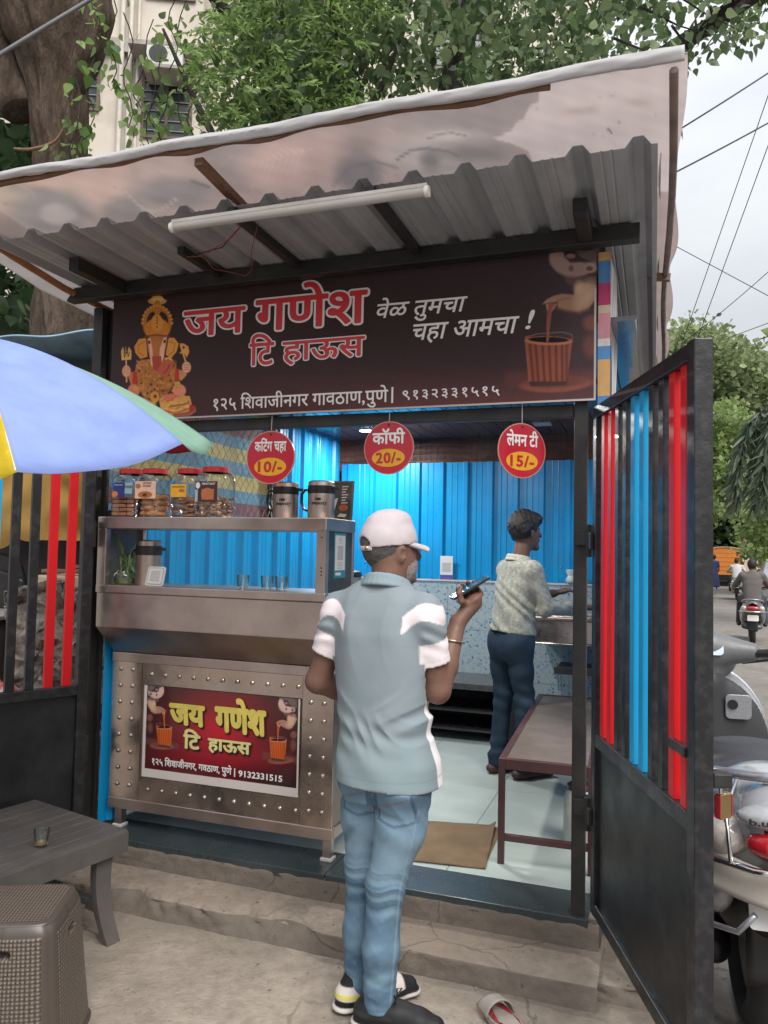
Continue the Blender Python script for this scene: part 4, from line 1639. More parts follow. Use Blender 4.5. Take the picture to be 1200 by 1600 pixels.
sk = sthing('wash_sink', 'stainless steel wash basin mounted on the mosaic tiled back wall', 'sink', -.36, 2.72, .915)
b = MB()
W_, D_ = .23, .21
b.box(-W_, W_, -D_, D_, .0, .012)
b.box(-W_, W_, -D_, -D_ + .012, .012, .17)
b.box(-W_, W_, D_ - .012, D_, .012, .17)
b.box(-W_, -W_ + .012, -D_ + .012, D_ - .012, .012, .17)
b.box(W_ - .012, W_, -D_ + .012, D_ - .012, .012, .17)
b.build('basin', steel('basin_steel', (.62, .54, .50), .25), sk, bevel=.01)
b = MB()
b.box(-W_ - .035, W_ + .03, -D_ - .03, -D_ + .01, .17, .195)
b.box(-W_ - .035, W_ + .03, D_ - .01, D_ + .02, .17, .195)
b.box(-W_ - .035, -W_ + .01, -D_ + .01, D_ - .01, .17, .195)
b.box(W_ - .01, W_ + .03, -D_ + .01, D_ - .01, .17, .195)
b.build('rim', m_steeld, sk, bevel=.008)
b = MB()
b.tube([(.05, 0, 0), (.05, 0, -.08), (.05, .06, -.14), (.05, .2, -.16)], .018, 12)
b.build('drain_pipe', m_offwhite, sk, smooth=60)
ws = sthing('wall_shelf', 'small brown shelf with a spring coil under the steel wash basin', 'shelf', -.30, 2.72, .70)
b = MB()
b.box(-.15, .16, -.2, .2, .02, .045)
b.box(-.15, .16, -.21, -.199, .012, .06)
b.build('board', M('brown_shelf', (.13, .085, .075), .5, var=.3), ws, bevel=.003)
b = MB()
b.tube([(-.115 + .012 * math.cos(k * .9), -.15 + .012 * math.sin(k * .9), .018 - k * .0017) for k in range(80)], .003, 5)
b.build('spring_coil', m_chrome, ws, smooth=60)
dv = sthing('soap_pot', 'small pale vase shaped pot standing on the tile ledge of the back wall', 'pot', -.385, 2.945, 1.3285)
b = MB()
b.lathe([(.020, 0), (.032, .01), (.036, .03), (.022, .055), (.020, .06), (.034, .09), (.030, .105), (0, .106)], 20)
b.build('body', M('pale_jade_plastic', (.52, .60, .56), .4, var=.2), dv, smooth=60)
wc = sthing('pay_card', 'white pay card with purple foot stuck on the blue back wall', 'card', -1.355, 2.969, 1.33)
b = MB()
b.box(-.052, .052, -.002, .002, .0, .185)
b.build('card', m_card, wc, bevel=.001)
b = MB()
b.box(-.051, .051, -.0028, -.0022, .0005, .035)
b.build('purple_foot', M('violet_print', (.10, .07, .30), .5), wc)
b = MB()
b.box(-.036, .036, -.0028, -.0022, .06, .132)
b.build('blank_square', M('blank_square_grey', (.44, .43, .43), .5), wc)

# brown steel bench standing inside, reaching back along the right side
m_maroon = M('maroon_paint', (.060, .022, .024), .45, var=.25, dirt=(.12, .08, .07), dirt_amt=.4)
m_btop = M('worn_brown_top', (.125, .098, .082), .4, var=.25, vs=4, dirt=(.20, .15, .12), dirt_amt=.4, ds=2)
bn = sthing('steel_bench', 'low maroon steel bench with a brown sheet top inside the stall', 'bench', -.26, 1.25, .19, turn=.035)
bw, bl, bh = .205, .83, .455
b = MB()
b.box(-bw + .03, bw - .03, -bl + .03, bl - .03, bh - .012, bh - .004)
b.build('top_sheet', m_btop, bn)
b = MB()
b.box(-bw, -bw + .03, -bl, bl, bh - .045, bh)
b.box(bw - .03, bw, -bl, bl, bh - .045, bh)
b.box(-bw + .03, bw - .03, -bl, -bl + .03, bh - .045, bh)
b.box(-bw + .03, bw - .03, bl - .03, bl, bh - .045, bh)
b.build('top_frame', m_maroon, bn, bevel=.002)
for sx in (-1, 1):
    for sy in (-1, 1):
        b = MB()
        b.box(sx * (bw - .014) - .014, sx * (bw - .014) + .014, sy * (bl - .014) - .014, sy * (bl - .014) + .014, 0, bh - .045)
        b.build('leg', m_maroon, bn, bevel=.002)
for sy in (-1, 1):
    b = MB()
    b.box(-bw + .028, bw - .028, sy * (bl - .014) - .012, sy * (bl - .014) + .012, .10, .128)
    b.build('stretcher', m_maroon, bn, bevel=.002)
wj = sthing('water_jar', 'cloudy plastic water jar with maroon lid on the floor beside the bench', 'jar', -.125, .82, .19)
b = MB()
b.lathe([(.062, 0), (.07, .006), (.07, .20), (.062, .235), (.05, .245)], 24, sq=4)
b.build('body', M('cloudy_plastic', (.42, .46, .44), .35, var=.25, vs=12, dirt=(.3, .22, .14), dirt_amt=.5), wj, smooth=60)
b = MB()
b.lathe([(.056, .24), (.056, .265), (.05, .27), (0, .27)], 24)
b.build('lid', m_maroon, wj, smooth=40)
# flattened carton used as a door mat
cm = sthing('cardboard_mat', 'flattened brown cardboard carton lying on the floor as a door mat', 'cardboard', -.66, .55, .1905)
m_carton = M('old_cardboard', (.185, .122, .066), .85, var=.25, vs=5, bump=.2, dirt=(.12, .075, .04), dirt_amt=.5)
b = MB()
q = [(-.21, -.27), (.185, -.225), (.205, -.19), (.14, .31), (-.26, .23)]
b.grid(lambda u, v: ((1 - v) * (-.20 + u * .39) + v * (-.25 + u * .38), (1 - v) * (-.27 + u * .05) + v * (.23 + u * .08), .006 + .006 * vnoise(u * 3, v * 3, 2) + .02 * max(0, u - .93) / .07 * v), 24, 24)
b.build('upper_sheet', m_carton, cm, smooth=180, solid=.004)
b = MB()
b.grid(lambda u, v: ((1 - v) * (-.19 + u * .37) + v * (-.235 + u * .40), (1 - v) * (-.26 + u * .05) + v * (.22 + u * .075), .0025), 4, 4)
b.build('lower_sheet', m_carton, cm, solid=.003)
# yellow strap and pale pipe between the post and the gate
ys = sthing('yellow_strap', 'yellow and black strap hanging behind the right steel post', 'strap', .015, .10, 1.50)
b = MB()
b.tube([(0, 0, .15), (.006, -.005, .10), (-.004, 0, .05), (.005, 0, .0), (0, .004, -.03)], [.006, .012, .009, .013, .005], 8, flat=.4)
b.build('strap', M('yellow_webbing', (.50, .42, .03), .6), ys, smooth=60)
b = MB()
b.tube([(0, .004, -.03), (.004, .004, -.12), (-.002, .004, -.2)], .011, 8, flat=.5)
b.build('strap_end', m_blkplastic, ys, smooth=60)
pp = sthing('plastic_pipe', 'pale plastic waste pipe standing just behind the right steel post', 'pipe', .03, .20, .17)
b = MB()
b.tube([(0, 0, .0), (0, 0, .52)], .028, 16)
b.build('pipe', M('old_pvc', (.46, .40, .34), .5, var=.15), pp, smooth=60)
b = MB()
b.tube([(0, 0, -.02), (0, 0, .05)], .032, 16)
b.build('pipe_socket', M('dark_pvc', (.08, .05, .04), .5), pp, smooth=60)
# ================================================================== the two gate leaves
m_gatepanel = M('gate_sheet', (.014, .015, .017), .40, var=.4, vs=3, bump=.08, bs=6, spec=.35, dirt=(.05, .05, .05), dirt_amt=.5, ds=4)
GH0, GHM, GH1, GL = .262, .905, 2.10, .94


def gate_leaf(label, loc, rot):
    g = thing('gate_leaf', label, 'gate', loc, rot, 'tall black steel gate leaves with coloured bars')
    b = MB()
    b.box(0, .045, -.022, .022, GH0, GH1 - .045)
    b.build('hinge_stile', m_black, g, bevel=.003)
    b = MB()
    b.box(GL - .05, GL, -.024, .024, GH0, GH1)
    b.build('closing_stile', m_black, g, bevel=.003)
    for z, nm in ((GH0, 'bottom_rail'), (GHM - .045, 'middle_rail')):
        b = MB()
        b.box(.045, GL - .05, -.02, .02, z, z + .045)
        b.build(nm, m_black, g, bevel=.003)
    b = MB()
    b.box(0, GL - .05, -.02, .02, GH1 - .045, GH1)
    b.build('top_rail', m_black, g, bevel=.003)
    b = MB()
    b.box(.045, GL - .05, -.006, -.003, GH0 + .045, GHM - .045)
    b.build('lower_panel', m_gatepanel, g)
    cols = [m_red, m_red, m_black, m_black, m_cyan, m_cyan, m_black, m_black, m_red, m_red]
    for i, c in enumerate(cols):
        x = .092 + i * .0825
        b = MB()
        b.box(x - .019, x + .019, -.011, .011, GHM, GH1 - .045)
        b.build('bar', c, g, bevel=.002)
    for z in (.60, 1.60):
        b = MB()
        b.box(-.028, .02, -.034, -.0225, z - .03, z + .03)
        b.tube([(-.022, -.028, z - .06), (-.022, -.028, z + .06)], .012, 10)
        b.build('hinge', m_blacksteel, g, bevel=.002)
    b = MB()
    b.box(GL - .16, GL - .05, -.03, -.0115, 1.045, 1.07)
    b.build('latch_bar', m_black, g, bevel=.002)
    b = MB()
    b.box(GL - .03, GL + .0, .0245, .07, .985, 1.02)
    b.build('hasp', m_blacksteel, g, bevel=.003)
    return g


gate_leaf('black gate leaf with red and blue bars standing open at the right of the stall', (.795, 2.845, 0), -PI / 2)
gate_leaf('black gate leaf swung open at the left, behind the grey plastic table', (-1.368, 3.60, 0), math.atan2(-.70, -.72))

m_brass = M('brass', (.50, .36, .17), .28, 1.0, var=.2)
pk = thing('padlock', 'brass padlock with red sides hanging open from the hasp of the right gate', 'padlock', (.855, 1.935, .905), .5)
b = MB()
b.box(-.020, .020, -.009, .009, 0, .062)
b.build('body', m_brass, pk, bevel=.003)
b = MB()
b.box(-.023, -.0205, -.0095, .0095, .004, .058)
b.box(.0205, .023, -.0095, .0095, .004, .058)
b.build('side_guard', M('red_lock_guard', (.40, .03, .04), .4), pk, bevel=.001)
b = MB()
b.tube([(-.011, 0, .06), (-.011, 0, .088), (-.006, 0, .100), (.002, 0, .104), (.009, 0, .099), (.013, 0, .088), (.013, 0, .070)], .0042, 8)
b.build('shackle', m_chrome, pk, smooth=60)

# ================================================================== yard furniture
m_ptable = M('grey_moulded_plastic', (.085, .078, .075), .42, var=.2, vs=5, bump=.25, bs=90, stretch=(1, 14, 1), dirt=(.17, .15, .13), dirt_amt=.5, ds=3)
tb = thing('plastic_table', 'low grey moulded plastic table with planked top in the near left corner', 'table', (-.985, 3.09, 0), math.atan2(-.44, -.285))
# local +x runs along the near long edge, local -y towards the back left
TL, TW, TH = 1.0, .62, .43
b = MB()
for k in range(9):
    y0_ = -TW + k * TW / 9
    b.box(.0, TL, y0_ + .0012, y0_ + TW / 9 - .0012, TH - .012, TH + (.0005 if k % 2 else 0))
b.box(.003, TL - .003, -TW + .003, -.003, TH - .02, TH - .006)
b.build('tabletop', m_ptable, tb, bevel=.0025)
b = MB()
b.box(-.004, TL, -.012, .002, TH - .085, TH - .006)
b.box(-.004, TL, -TW - .002, -TW + .012, TH - .085, TH - .006)
b.box(-.004, .010, -TW + .012, -.012, TH - .085, TH - .006)
b.box(TL - .01, TL + .003, -TW + .012, -.012, TH - .085, TH - .006)
b.build('apron', m_ptable, tb, bevel=.003)


def tleg(lx, ly, ox, oy):
    b = MB()
    n = 10
    v = []
    for k in range(n + 1):
        f = k / n
        z = (TH - .03) * (1 - f)
        fl = .035 * f ** 2.2 - .012 * math.sin(f * PI)
        w = .038 - .008 * f
        cx, cy = lx + ox * fl, ly + oy * fl
        v += [(cx - w, cy - w * .55, z), (cx + w, cy - w * .55, z), (cx + w, cy + w * .55, z), (cx - w, cy + w * .55, z)]
    f_ = [(0, 1, 2, 3), (4 * n + 3, 4 * n + 2, 4 * n + 1, 4 * n)]
    for k in range(n):
        for i in range(4): f_.append((4 * k + i, 4 * k + 4 + i, 4 * k + 4 + (i + 1) % 4, 4 * k + (i + 1) % 4))
    b.add(v, f_)
    b.build('leg', m_ptable, tb, bevel=.004)


tleg(.07, -.05, -1, .6)
tleg(TL - .07, -.05, 1, .6)
tleg(.07, -TW + .05, -1, -.6)
tleg(TL - .07, -TW + .05, 1, -.6)
b = MB()
b.box(.10, TL - .1, -TW + .11, -.11, .135, .15)
b.build('lower_shelf', m_ptable, tb, bevel=.004)
for x_ in (.055, TL - .085):
    b = MB()
    b.box(x_, x_ + .03, -TW + .08, -.08, .12, .165)
    b.build('shelf_rail', m_ptable, tb, bevel=.004)
tea_glass((-1.245, 2.905, TH + .001), 'used tea glass with a little milky tea left, on the grey plastic table', False, .029, .062, True, None)

# rattan-pattern stool
t_ = NT('rattan_plastic')
uvn = t_.node('ShaderNodeVertexColor', layer_name='Art')
base = t_.ramp(uvn.outputs['Color'], [(0, (.022, .017, .014)), (.35, (.05, .040, .034)), (.75, (.105, .083, .068)), (1, (.26, .21, .165))])
base = t_.mix(t_.ramp(t_.noise(5, 5, .6), [(.4, (0, 0, 0)), (.7, (.5,) * 3)]), base, (.075, .06, .05))
t_.set(color=base, rough=.36, spec=.5)
m_rattan = t_.mat
st_ = thing('woven_stool', 'dark brown plastic stool with moulded rattan weave in the near left corner', 'stool', (-1.115, 2.455, 0), .10)
SHt = .43


def weave(a, c):
    """moulded wickerwork: height 0..1 for strands crossing at a and c (in strand widths)"""
    i, j = np.floor(a), np.floor(c)
    fa, fc = a - i, c - j
    over = ((i + j) % 2) == 0
    ha = np.sin(PI * fc) ** .7 * (.55 + .45 * np.sin(PI * fa))
    hc = np.sin(PI * fa) ** .7 * (.55 + .45 * np.sin(PI * fc))
    return np.where(over, ha, hc)


def stool_surf(ng, nz):
    """side wall: angle and height"""
    th, zz = np.meshgrid(np.linspace(0, 2 * PI, ng + 1), np.linspace(0, 1, nz + 1))
    th, zz = th.ravel(), zz.ravel()
    sq = 6.0
    ct, stn = np.cos(th), np.sin(th)
    sup = (np.abs(ct) ** sq + np.abs(stn) ** sq) ** (-1 / sq)
    r = .195 - .040 * zz ** .9 - .012 * np.clip((zz - .9) / .1, 0, 1) ** 2.5 + .006 * (zz < .02)
    flute = 1 - .018 * np.exp(-((np.mod(th + PI / 8, PI / 4) - PI / 8) / .07) ** 2)
    w = weave(th / (2 * PI) * 96, zz * SHt / .0115)
    band = ((zz > .06) & (zz < .93) & (np.abs(np.mod(th, PI / 2) - PI / 4) > .11)).astype(float)
    hole = np.zeros_like(th)
    for q in (0, PI / 2, PI, 3 * PI / 2):
        d = np.abs((th - q + PI) % (2 * PI) - PI)
        e = ((d * .17) / .038) ** 4 + ((zz * SHt - .355) / .013) ** 4
        hole = np.maximum(hole, e < 1)
    rr = r * sup * flute + .0022 * w * band - .03 * hole
    P = np.stack([rr * ct, rr * stn, zz * (SHt - .008)], 1)
    h = np.where(hole > 0, 0, np.where(band > 0, w, .45))
    idx = np.arange((ng + 1) * (nz + 1)).reshape(nz + 1, ng + 1)
    F = np.stack([idx[:-1, :-1], idx[:-1, 1:], idx[1:, 1:], idx[1:, :-1]], -1).reshape(-1, 4)
    return P, F, np.repeat(h[:, None], 3, 1)


P, F, C_ = stool_surf(576, 220)
np_mesh('sides', P, F, m_rattan, st_, 180, colors=C_)


def stool_top(n):
    u, v = np.meshgrid(np.linspace(-1, 1, n + 1), np.linspace(-1, 1, n + 1))
    u, v = u.ravel(), v.ravel()
    sq = 6.0
    m = np.maximum(np.abs(u), np.abs(v)) + 1e-9
    th = np.arctan2(v, u)
    sup = (np.abs(np.cos(th)) ** sq + np.abs(np.sin(th)) ** sq) ** (-1 / sq)
    R = .144 * sup * m
    x, y = R * np.cos(th), R * np.sin(th)
    w = weave(x / .0105, y / .0105)
    z = SHt - .008 + .008 * np.sqrt(np.clip(1 - np.clip((m - .86) / .14, 0, 1) ** 2, 0, 1)) + .0022 * (w - .6) * (m < .9)
    idx = np.arange((n + 1) ** 2).reshape(n + 1, n + 1)
    F = np.stack([idx[:-1, :-1], idx[:-1, 1:], idx[1:, 1:], idx[1:, :-1]], -1).reshape(-1, 4)
    return np.stack([x, y, z], 1), F, np.repeat(np.where(m < .9, w, .5)[:, None], 3, 1)


P, F, C_ = stool_top(190)
np_mesh('seat', P, F, m_rattan, st_, 180, colors=C_)
# ================================================================== old vinyl banner used as a rain canopy
t_ = NT('old_banner_vinyl')
a_ = t_.node('ShaderNodeVertexColor', layer_name='Art')
df = t_.node('ShaderNodeBsdfDiffuse')
tl = t_.node('ShaderNodeBsdfTranslucent')
ms = t_.node('ShaderNodeMixShader')
ms.inputs[0].default_value = .55
for nd in (df, tl): t_.l.new(a_.outputs['Color'], nd.inputs[0])
t_.l.new(df.outputs[0], ms.inputs[1])
t_.l.new(tl.outputs[0], ms.inputs[2])
t_.l.new(ms.outputs[0], t_.n['Material Output'].inputs[0])
m_vinyl = t_.mat
canopy = sthing('banner_canopy', 'old printed vinyl banner stretched on wooden battens as a rain canopy over the roof', 'canopy')
BS0, BS1, BT0, BT1 = -2.46, .285, -.80, 3.0


def canopy_z(s, t):
    f = np.clip((t - BT0) / .55, 0, 1)
    z = 2.93 - .085 * f + .02 * np.clip((t - .2) / 2, 0, 1)
    wob = .010 * np.sin(s * 4.1 + 1) * np.sin(t * 5 + .7) + .006 * np.sin(s * 9 + t * 7)
    z = z + .6 * wob * np.clip(1.2 - np.abs(t + .5), 0, 1) + .012
    dl = np.clip((-2.33 - s) / .13, 0, 1)
    z = z - dl ** 1.3 * (.13 + .03 * np.clip((t + .8) / 1.2, 0, 1))
    dr = np.clip((s - .235) / .05, 0, 1)
    return z - .022 * dr * (1 + np.sin(t * 6)) * np.clip((t + .5) * 2, 0, 1)


def can_pt(u, v):
    s, t = BS0 + u * (BS1 - BS0), BT0 + (v ** 1.6) * (BT1 - BT0)
    return np.stack([s + .012 * np.sin(t * 7) * (u > .98), t + .008 * np.sin(s * 5) * (v < .02), canopy_z(s, t)], 1)


P, F = grid_np(can_pt, 620, 170)
px, py = to_pix(s2w(P))
A = Art(px, py)
KB = .80


def LB(r, g, b):
    c, m = lin(r, g, b), sum(lin(r, g, b)) / 3
    return tuple(min(.86, 1.10 * (.40 * .58 + .60 * m + (q - m) * .36) + .07) for q in c)


A.fill(LB(196, 168, 160))
A.glow(90, 300, 230, 60, LB(232, 190, 172), .95)
A.glow(480, 240, 130, 55, LB(216, 168, 156), .9)
A.poly([(300, 190), (560, 150), (850, 100), (850, 150), (800, 200), (770, 215), (700, 205), (560, 190), (420, 215), (380, 300), (300, 250)], LB(170, 150, 150), .75, 12)
# petal-like print on the left edge, garland and shoulder shapes
for k in range(7): A.stroke([(-10 + k * 4, 268 + k * 12), (60 + k * 6, 300 + k * 9)], 8, LB(206, 190, 160), .6, 2)
A.ell(80, 330, 62, 34, LB(176, 160, 156), .25)
A.ell(92, 334, 30, 17, LB(208, 190, 182), .2)
A.stroke([(20, 292), (70, 300), (120, 325), (150, 345)], 12, LB(160, 142, 140), .5, 5)
A.ell(270, 300, 62, 24, LB(172, 154, 154), .35)
A.ell(195, 330, 34, 22, LB(178, 158, 154), .3)
for k in range(13): A.ell(196 + k * 6.5, 300 + 26 * math.sin(k / 12 * PI) * .9 + k * 1.0, 3.4, 2.6, LB(214, 196, 188), .3)
A.stroke([(300, 283), (326, 292)], 5, LB(120, 104, 102), .8, 2)
A.ell(430, 260, 52, 34, LB(222, 178, 166), .3)
A.glow(560, 255, 26, 60, LB(138, 122, 124), .8)
# upside-down printed face, abstracted to light and dark patches
A.ell(690, 240, 92, 36, LB(206, 186, 178), .3)
A.ell(700, 212, 34, 9, LB(216, 200, 192), .3)
A.ell(560, 270, 34, 22, LB(142, 126, 128), .4)
A.ell(672, 250, 15, 14, LB(146, 130, 130), .5)
A.ell(742, 238, 60, 16, LB(158, 140, 138), .6)
A.stroke([(640, 276), (700, 262), (760, 262), (810, 272)], 9, LB(166, 146, 144), .6, 5)
# pale unprinted part on the right with its ragged printed edge
A.poly([(842, 80), (842, 158), (828, 165), (818, 185), (806, 192), (800, 203), (770, 217), (800, 224), (826, 236), (850, 300), (1100, 300), (1100, 620), (1200, 620), (1200, 60), (842, 60)], LB(224, 204, 200), 1.0, 1.0)
g = random.Random(9)
for k in range(60):
    x, y = g.uniform(0, 1050), g.uniform(90, 330)
    A.ell(x, y, g.uniform(.8, 2.6), g.uniform(.6, 1.6), LB(150, 110, 90), .5, g.uniform(0, 3), .6)
for k in range(5):
    x = g.uniform(60, 1000)
    A.glow(x, 300 - x * .14, g.uniform(10, 30), g.uniform(5, 12), LB(186, 140, 110), .4)
for k in range(26):                                        # creases and scuffs of the old print
    x = g.uniform(0, 1040)
    y = 262 - x * .155 + g.uniform(10, 120)
    a = g.uniform(-1.2, 1.2)
    l_ = g.uniform(8, 40)
    A.stroke([(x, y), (x + l_ * math.cos(a), y + l_ * math.sin(a) * .6), (x + 1.7 * l_ * math.cos(a + .3), y + 1.7 * l_ * math.sin(a + .3) * .6)], 1.3, LB(*g.choice([(236, 222, 216), (150, 128, 122), (160, 140, 134)])), .35, .6)
A.stroke([(620, 250), (640, 236), (668, 232), (700, 236), (716, 244)], 4, LB(120, 108, 110), .7, 1)
A.stroke([(668, 216), (700, 206), (728, 212)], 3, LB(150, 132, 130), .7, 1)
A.stroke([(520, 290), (545, 262), (585, 252), (620, 262)], 5, LB(120, 106, 108), .55, 2)
for k in range(7): A.stroke([(392 + k * 11, 296 - k * 4), (410 + k * 10, 252 - k * 2), (440 + k * 8, 232)], 2, LB(238, 206, 194), .5, 1)
A.stroke([(945, 205), (952, 203), (956, 208)], 2, LB(70, 60, 56), .9)
A.stroke([(0, 410), (1100, 340)], 1, LB(150, 120, 110), .0)
A.put((P[:, 0] < -2.40).astype(float), LB(230, 222, 220))
A.speckle(.03, .05, 5)
np_mesh('vinyl_sheet', P, F, m_vinyl, canopy, 180, colors=A.c, solid=.0008)
m_vwhite = M('white_vinyl_hem', (.40, .385, .39), .45, var=.08)
pts = [(BS0 + k / 60 * (BS1 - BS0), BT0 - .012 + .012 * math.sin(k * .5), float(canopy_z(np.array(BS0 + k / 60 * (BS1 - BS0)), np.array(BT0))) + .014 + .006 * math.sin(k * .9 + 1)) for k in range(1, 61)]
b = MB()


def hem_pt(u, v):
    s_ = BS0 + u * (BS1 - BS0)
    zt = float(canopy_z(np.array(s_), np.array(BT0))) + .012 + .004 * vnoise(s_ * 2.1, 5) + .003 * vnoise(s_ * 14, 2)
    h = .044 + .012 * vnoise(s_ * 2.3, 1) - .014 * max(0, min(1, (s_ + 1.6) / -.8))
    fold = .010 * math.sin(v * PI) + .004 * vnoise(s_ * 9, v * 3, 4) + .003 * abs(vnoise(s_ * 22 + v * 3, v * 2, 7))
    return (s_, BT0 - .010 - fold + .03 * (v < .02), zt - h * v)


b.grid(hem_pt, 260, 8)
b.build('folded_hem', m_vwhite, canopy, smooth=40, solid=.002)
b = MB()
pts2 = [(p[0], BT0 + .012, p[2] - .034 - .006 * math.sin(i * .3)) for i, p in enumerate(pts[:52])]
b.tube(pts2, [.012 + .002 * math.sin(k * 1.1) for k in range(len(pts2))], 7)
b.build('front_batten', m_wood, canopy, smooth=60)
b = MB()
b.bar((-1.285, BT0 + .03, 2.885), (-1.285, -.15, 2.83), .035, .03)
b.build('cross_batten', m_wood, canopy, bevel=.003)
b = MB()
b.tube([(-2.415, BT0 + .05 + k * .3, float(canopy_z(np.array(-2.415), np.array(BT0 + .05 + k * .3))) - .022) for k in range(12)], .016, 6)
b.build('side_batten', M('orange_wood', (.30, .13, .05), .75, var=.35, vs=12), canopy, smooth=60)
b = MB()
b.tube([(.258 + .008 * math.sin(k * .8), BT0 + .01 + k * .3, min(float(canopy_z(np.array(.258), np.array(BT0 + .01 + k * .3))) - .024, 2.9 if k < 1 else 2.81)) for k in range(12)], .0125, 6)
b.build('side_batten', M('grey_wood', (.20, .15, .13), .8, var=.35, vs=12), canopy, smooth=60)
b = MB()
b.bar((.18, .62, 2.815), (.275, .62, 2.80), .03, .03)
b.build('cross_batten', M('brown_wood', (.22, .14, .11), .8, var=.3), canopy)

# tube light and loose wires under the front edge of the roof
tl_ = sthing('tube_light', 'unlit white tube light batten fixed under the front edge of the sheet roof', 'tube light', -.977, -.655, 2.72)
b = MB()
b.lathe([(.0155, -.484), (.0155, .484)], 14, M=Matrix.Rotation(PI / 2, 4, 'Y'))
b.build('tube_cover', M('opal_plastic', (.46, .425, .40), .35, var=.04), tl_, smooth=40)
b = MB()
b.box(-.487, .487, -.010, .014, .0125, .026)
b.build('batten_body', m_offwhite, tl_, bevel=.002)
for x_ in (-.486, .486):
    b = MB()
    b.lathe([(.0, 0), (.0185, 0), (.0185, .014), (0, .014)], 14, (x_ - .007, 0, 0), M=Matrix.Rotation(PI / 2, 4, 'Y'))
    b.build('end_cap', m_white, tl_, smooth=40)
wr = sthing('loose_wiring', 'thin red and black loose wires drooping under the roof beside the tube light', 'wires')
b = MB()
b.tube([(-1.60, -.36, 2.735), (-1.50, -.40, 2.712), (-1.35, -.46, 2.735), (-1.22, -.55, 2.76), (-1.12, -.62, 2.755)], .0022, 5)
b.build('red_wire', M('red_wire', (.30, .04, .03), .5), wr, smooth=180)
b = MB()
b.tube([(-1.60, -.355, 2.738), (-1.40, -.42, 2.728), (-1.24, -.52, 2.77), (-1.15, -.62, 2.74)], .0025, 5)
b.build('black_wire', m_blkplastic, wr, smooth=180)
b = MB()
b.tube([(-1.50, -.40, 2.715), (-1.47, -.36, 2.67), (-1.43, -.30, 2.675), (-1.37, -.28, 2.66), (-1.33, -.30, 2.675), (-1.29, -.38, 2.71), (-1.20, -.5, 2.755)], .0018, 5)
b.build('red_wire', M('dull_red_wire', (.22, .05, .04), .5), wr, smooth=180)

# ================================================================== sun umbrella
umb = thing('sun_umbrella', 'large sun umbrella with pale blue, green and yellow panels at the left', 'umbrella', (-1.104, 2.328, 0))
UR, UH = .578, .46


def cloth_mat(name, rgb, tr=.4):
    t = NT(name)
    n = t.noise(6, 5, .6)
    c = t.ramp(n, [(.3, sc(rgb, .88)), (.7, sc(rgb, 1.08))])
    c = t.mix(t.ramp(t.noise(19, 6, .7, off=(3, 3, 3)), [(.68, (0, 0, 0)), (.72, (.35,) * 3)]), c, sc(rgb, 1.5))
    c = t.mix(t.ramp(t.noise(4.5, 7, .7, off=(8, 1, 6)), [(.52, (0, 0, 0)), (.72, (.40,) * 3)]), c, sc(rgb, .68))
    d = t.node('ShaderNodeBsdfDiffuse')
    l_ = t.node('ShaderNodeBsdfTranslucent')
    m = t.node('ShaderNodeMixShader')
    m.inputs[0].default_value = tr
    for nd in (d, l_): t.l.new(c, nd.inputs[0])
    bp = t.node('ShaderNodeBump')
    bp.inputs['Strength'].default_value = .25
    bp.inputs['Distance'].default_value = .01
    t.l.new(t.noise(12, 4, .6, stretch=(1, 1, 3)), bp.inputs['Height'])
    t.l.new(bp.outputs[0], d.inputs['Normal'])
    t.l.new(d.outputs[0], m.inputs[1])
    t.l.new(l_.outputs[0], m.inputs[2])
    t.l.new(m.outputs[0], t.n['Material Output'].inputs[0])
    return t.mat


mu_lb = cloth_mat('umbrella_pale_blue', (.30, .39, .74), .3)
mu_gr = cloth_mat('umbrella_pale_green', (.32, .52, .42), .35)
mu_ye = cloth_mat('umbrella_yellow', (.62, .47, .04), .35)
mu_re = cloth_mat('umbrella_red', (.45, .05, .07), .35)


def urim(a): return 1.74 + .134 * math.cos(a) + .086 * math.sin(a) + .13 * max(0, math.sin(a - .55)) ** 1.5


def upt(a0, a1, f, r):
    """panel between the ribs at a0 and a1, f across, r from the apex out"""
    p0 = Vector((UR * math.cos(a0), UR * math.sin(a0), 0))
    p1 = Vector((UR * math.cos(a1), UR * math.sin(a1), 0))
    q = p0.lerp(p1, f)
    zr = urim(a0) * (1 - f) + urim(a1) * f
    apex = Vector((-.27, -.0, 2.185))
    z = apex.z + (zr - apex.z) * (r ** 1.95)
    sag = math.sin(f * PI)
    z -= .035 * sag * r ** 2
    k = 1 + .012 * sag * r ** 3
    w = .004 * math.sin(r * 17 + f * 9) * sag
    return (apex.x + (q.x * k - apex.x) * r, apex.y + (q.y * k - apex.y) * r, z + w)


cols = [mu_lb, mu_gr, mu_re, mu_ye, mu_lb, mu_gr, mu_re, mu_ye]
for k in range(8):
    a0 = math.radians(-65.6) + k * PI / 4
    b = MB()
    b.grid(lambda u, v: upt(a0, a0 + PI / 4, u, max(.001, v)), 24, 24)
    b.build('canopy_panel', cols[k], umb, smooth=180, solid=.001)
    b = MB()
    b.tube([Vector(upt(a0, a0 + PI / 4, 0, r)) - Vector((0, 0, .006)) for r in (.02, .2, .4, .6, .8, .9, .99)], .004, 6)
    b.build('rib', m_chrome, umb, smooth=60)
b = MB()
b.tube([(-.16, -.0, 0.1), (-.27, -.0, 2.21)], .016, 12)
b.build('pole', m_offwhite, umb, smooth=60)
b = MB()
b.lathe([(.16, 0), (.16, .05), (.05, .11), (.03, .2), (0, .2)], 24, (-.16, -.0, .008))
b.build('base', m_gran, umb, smooth=40)

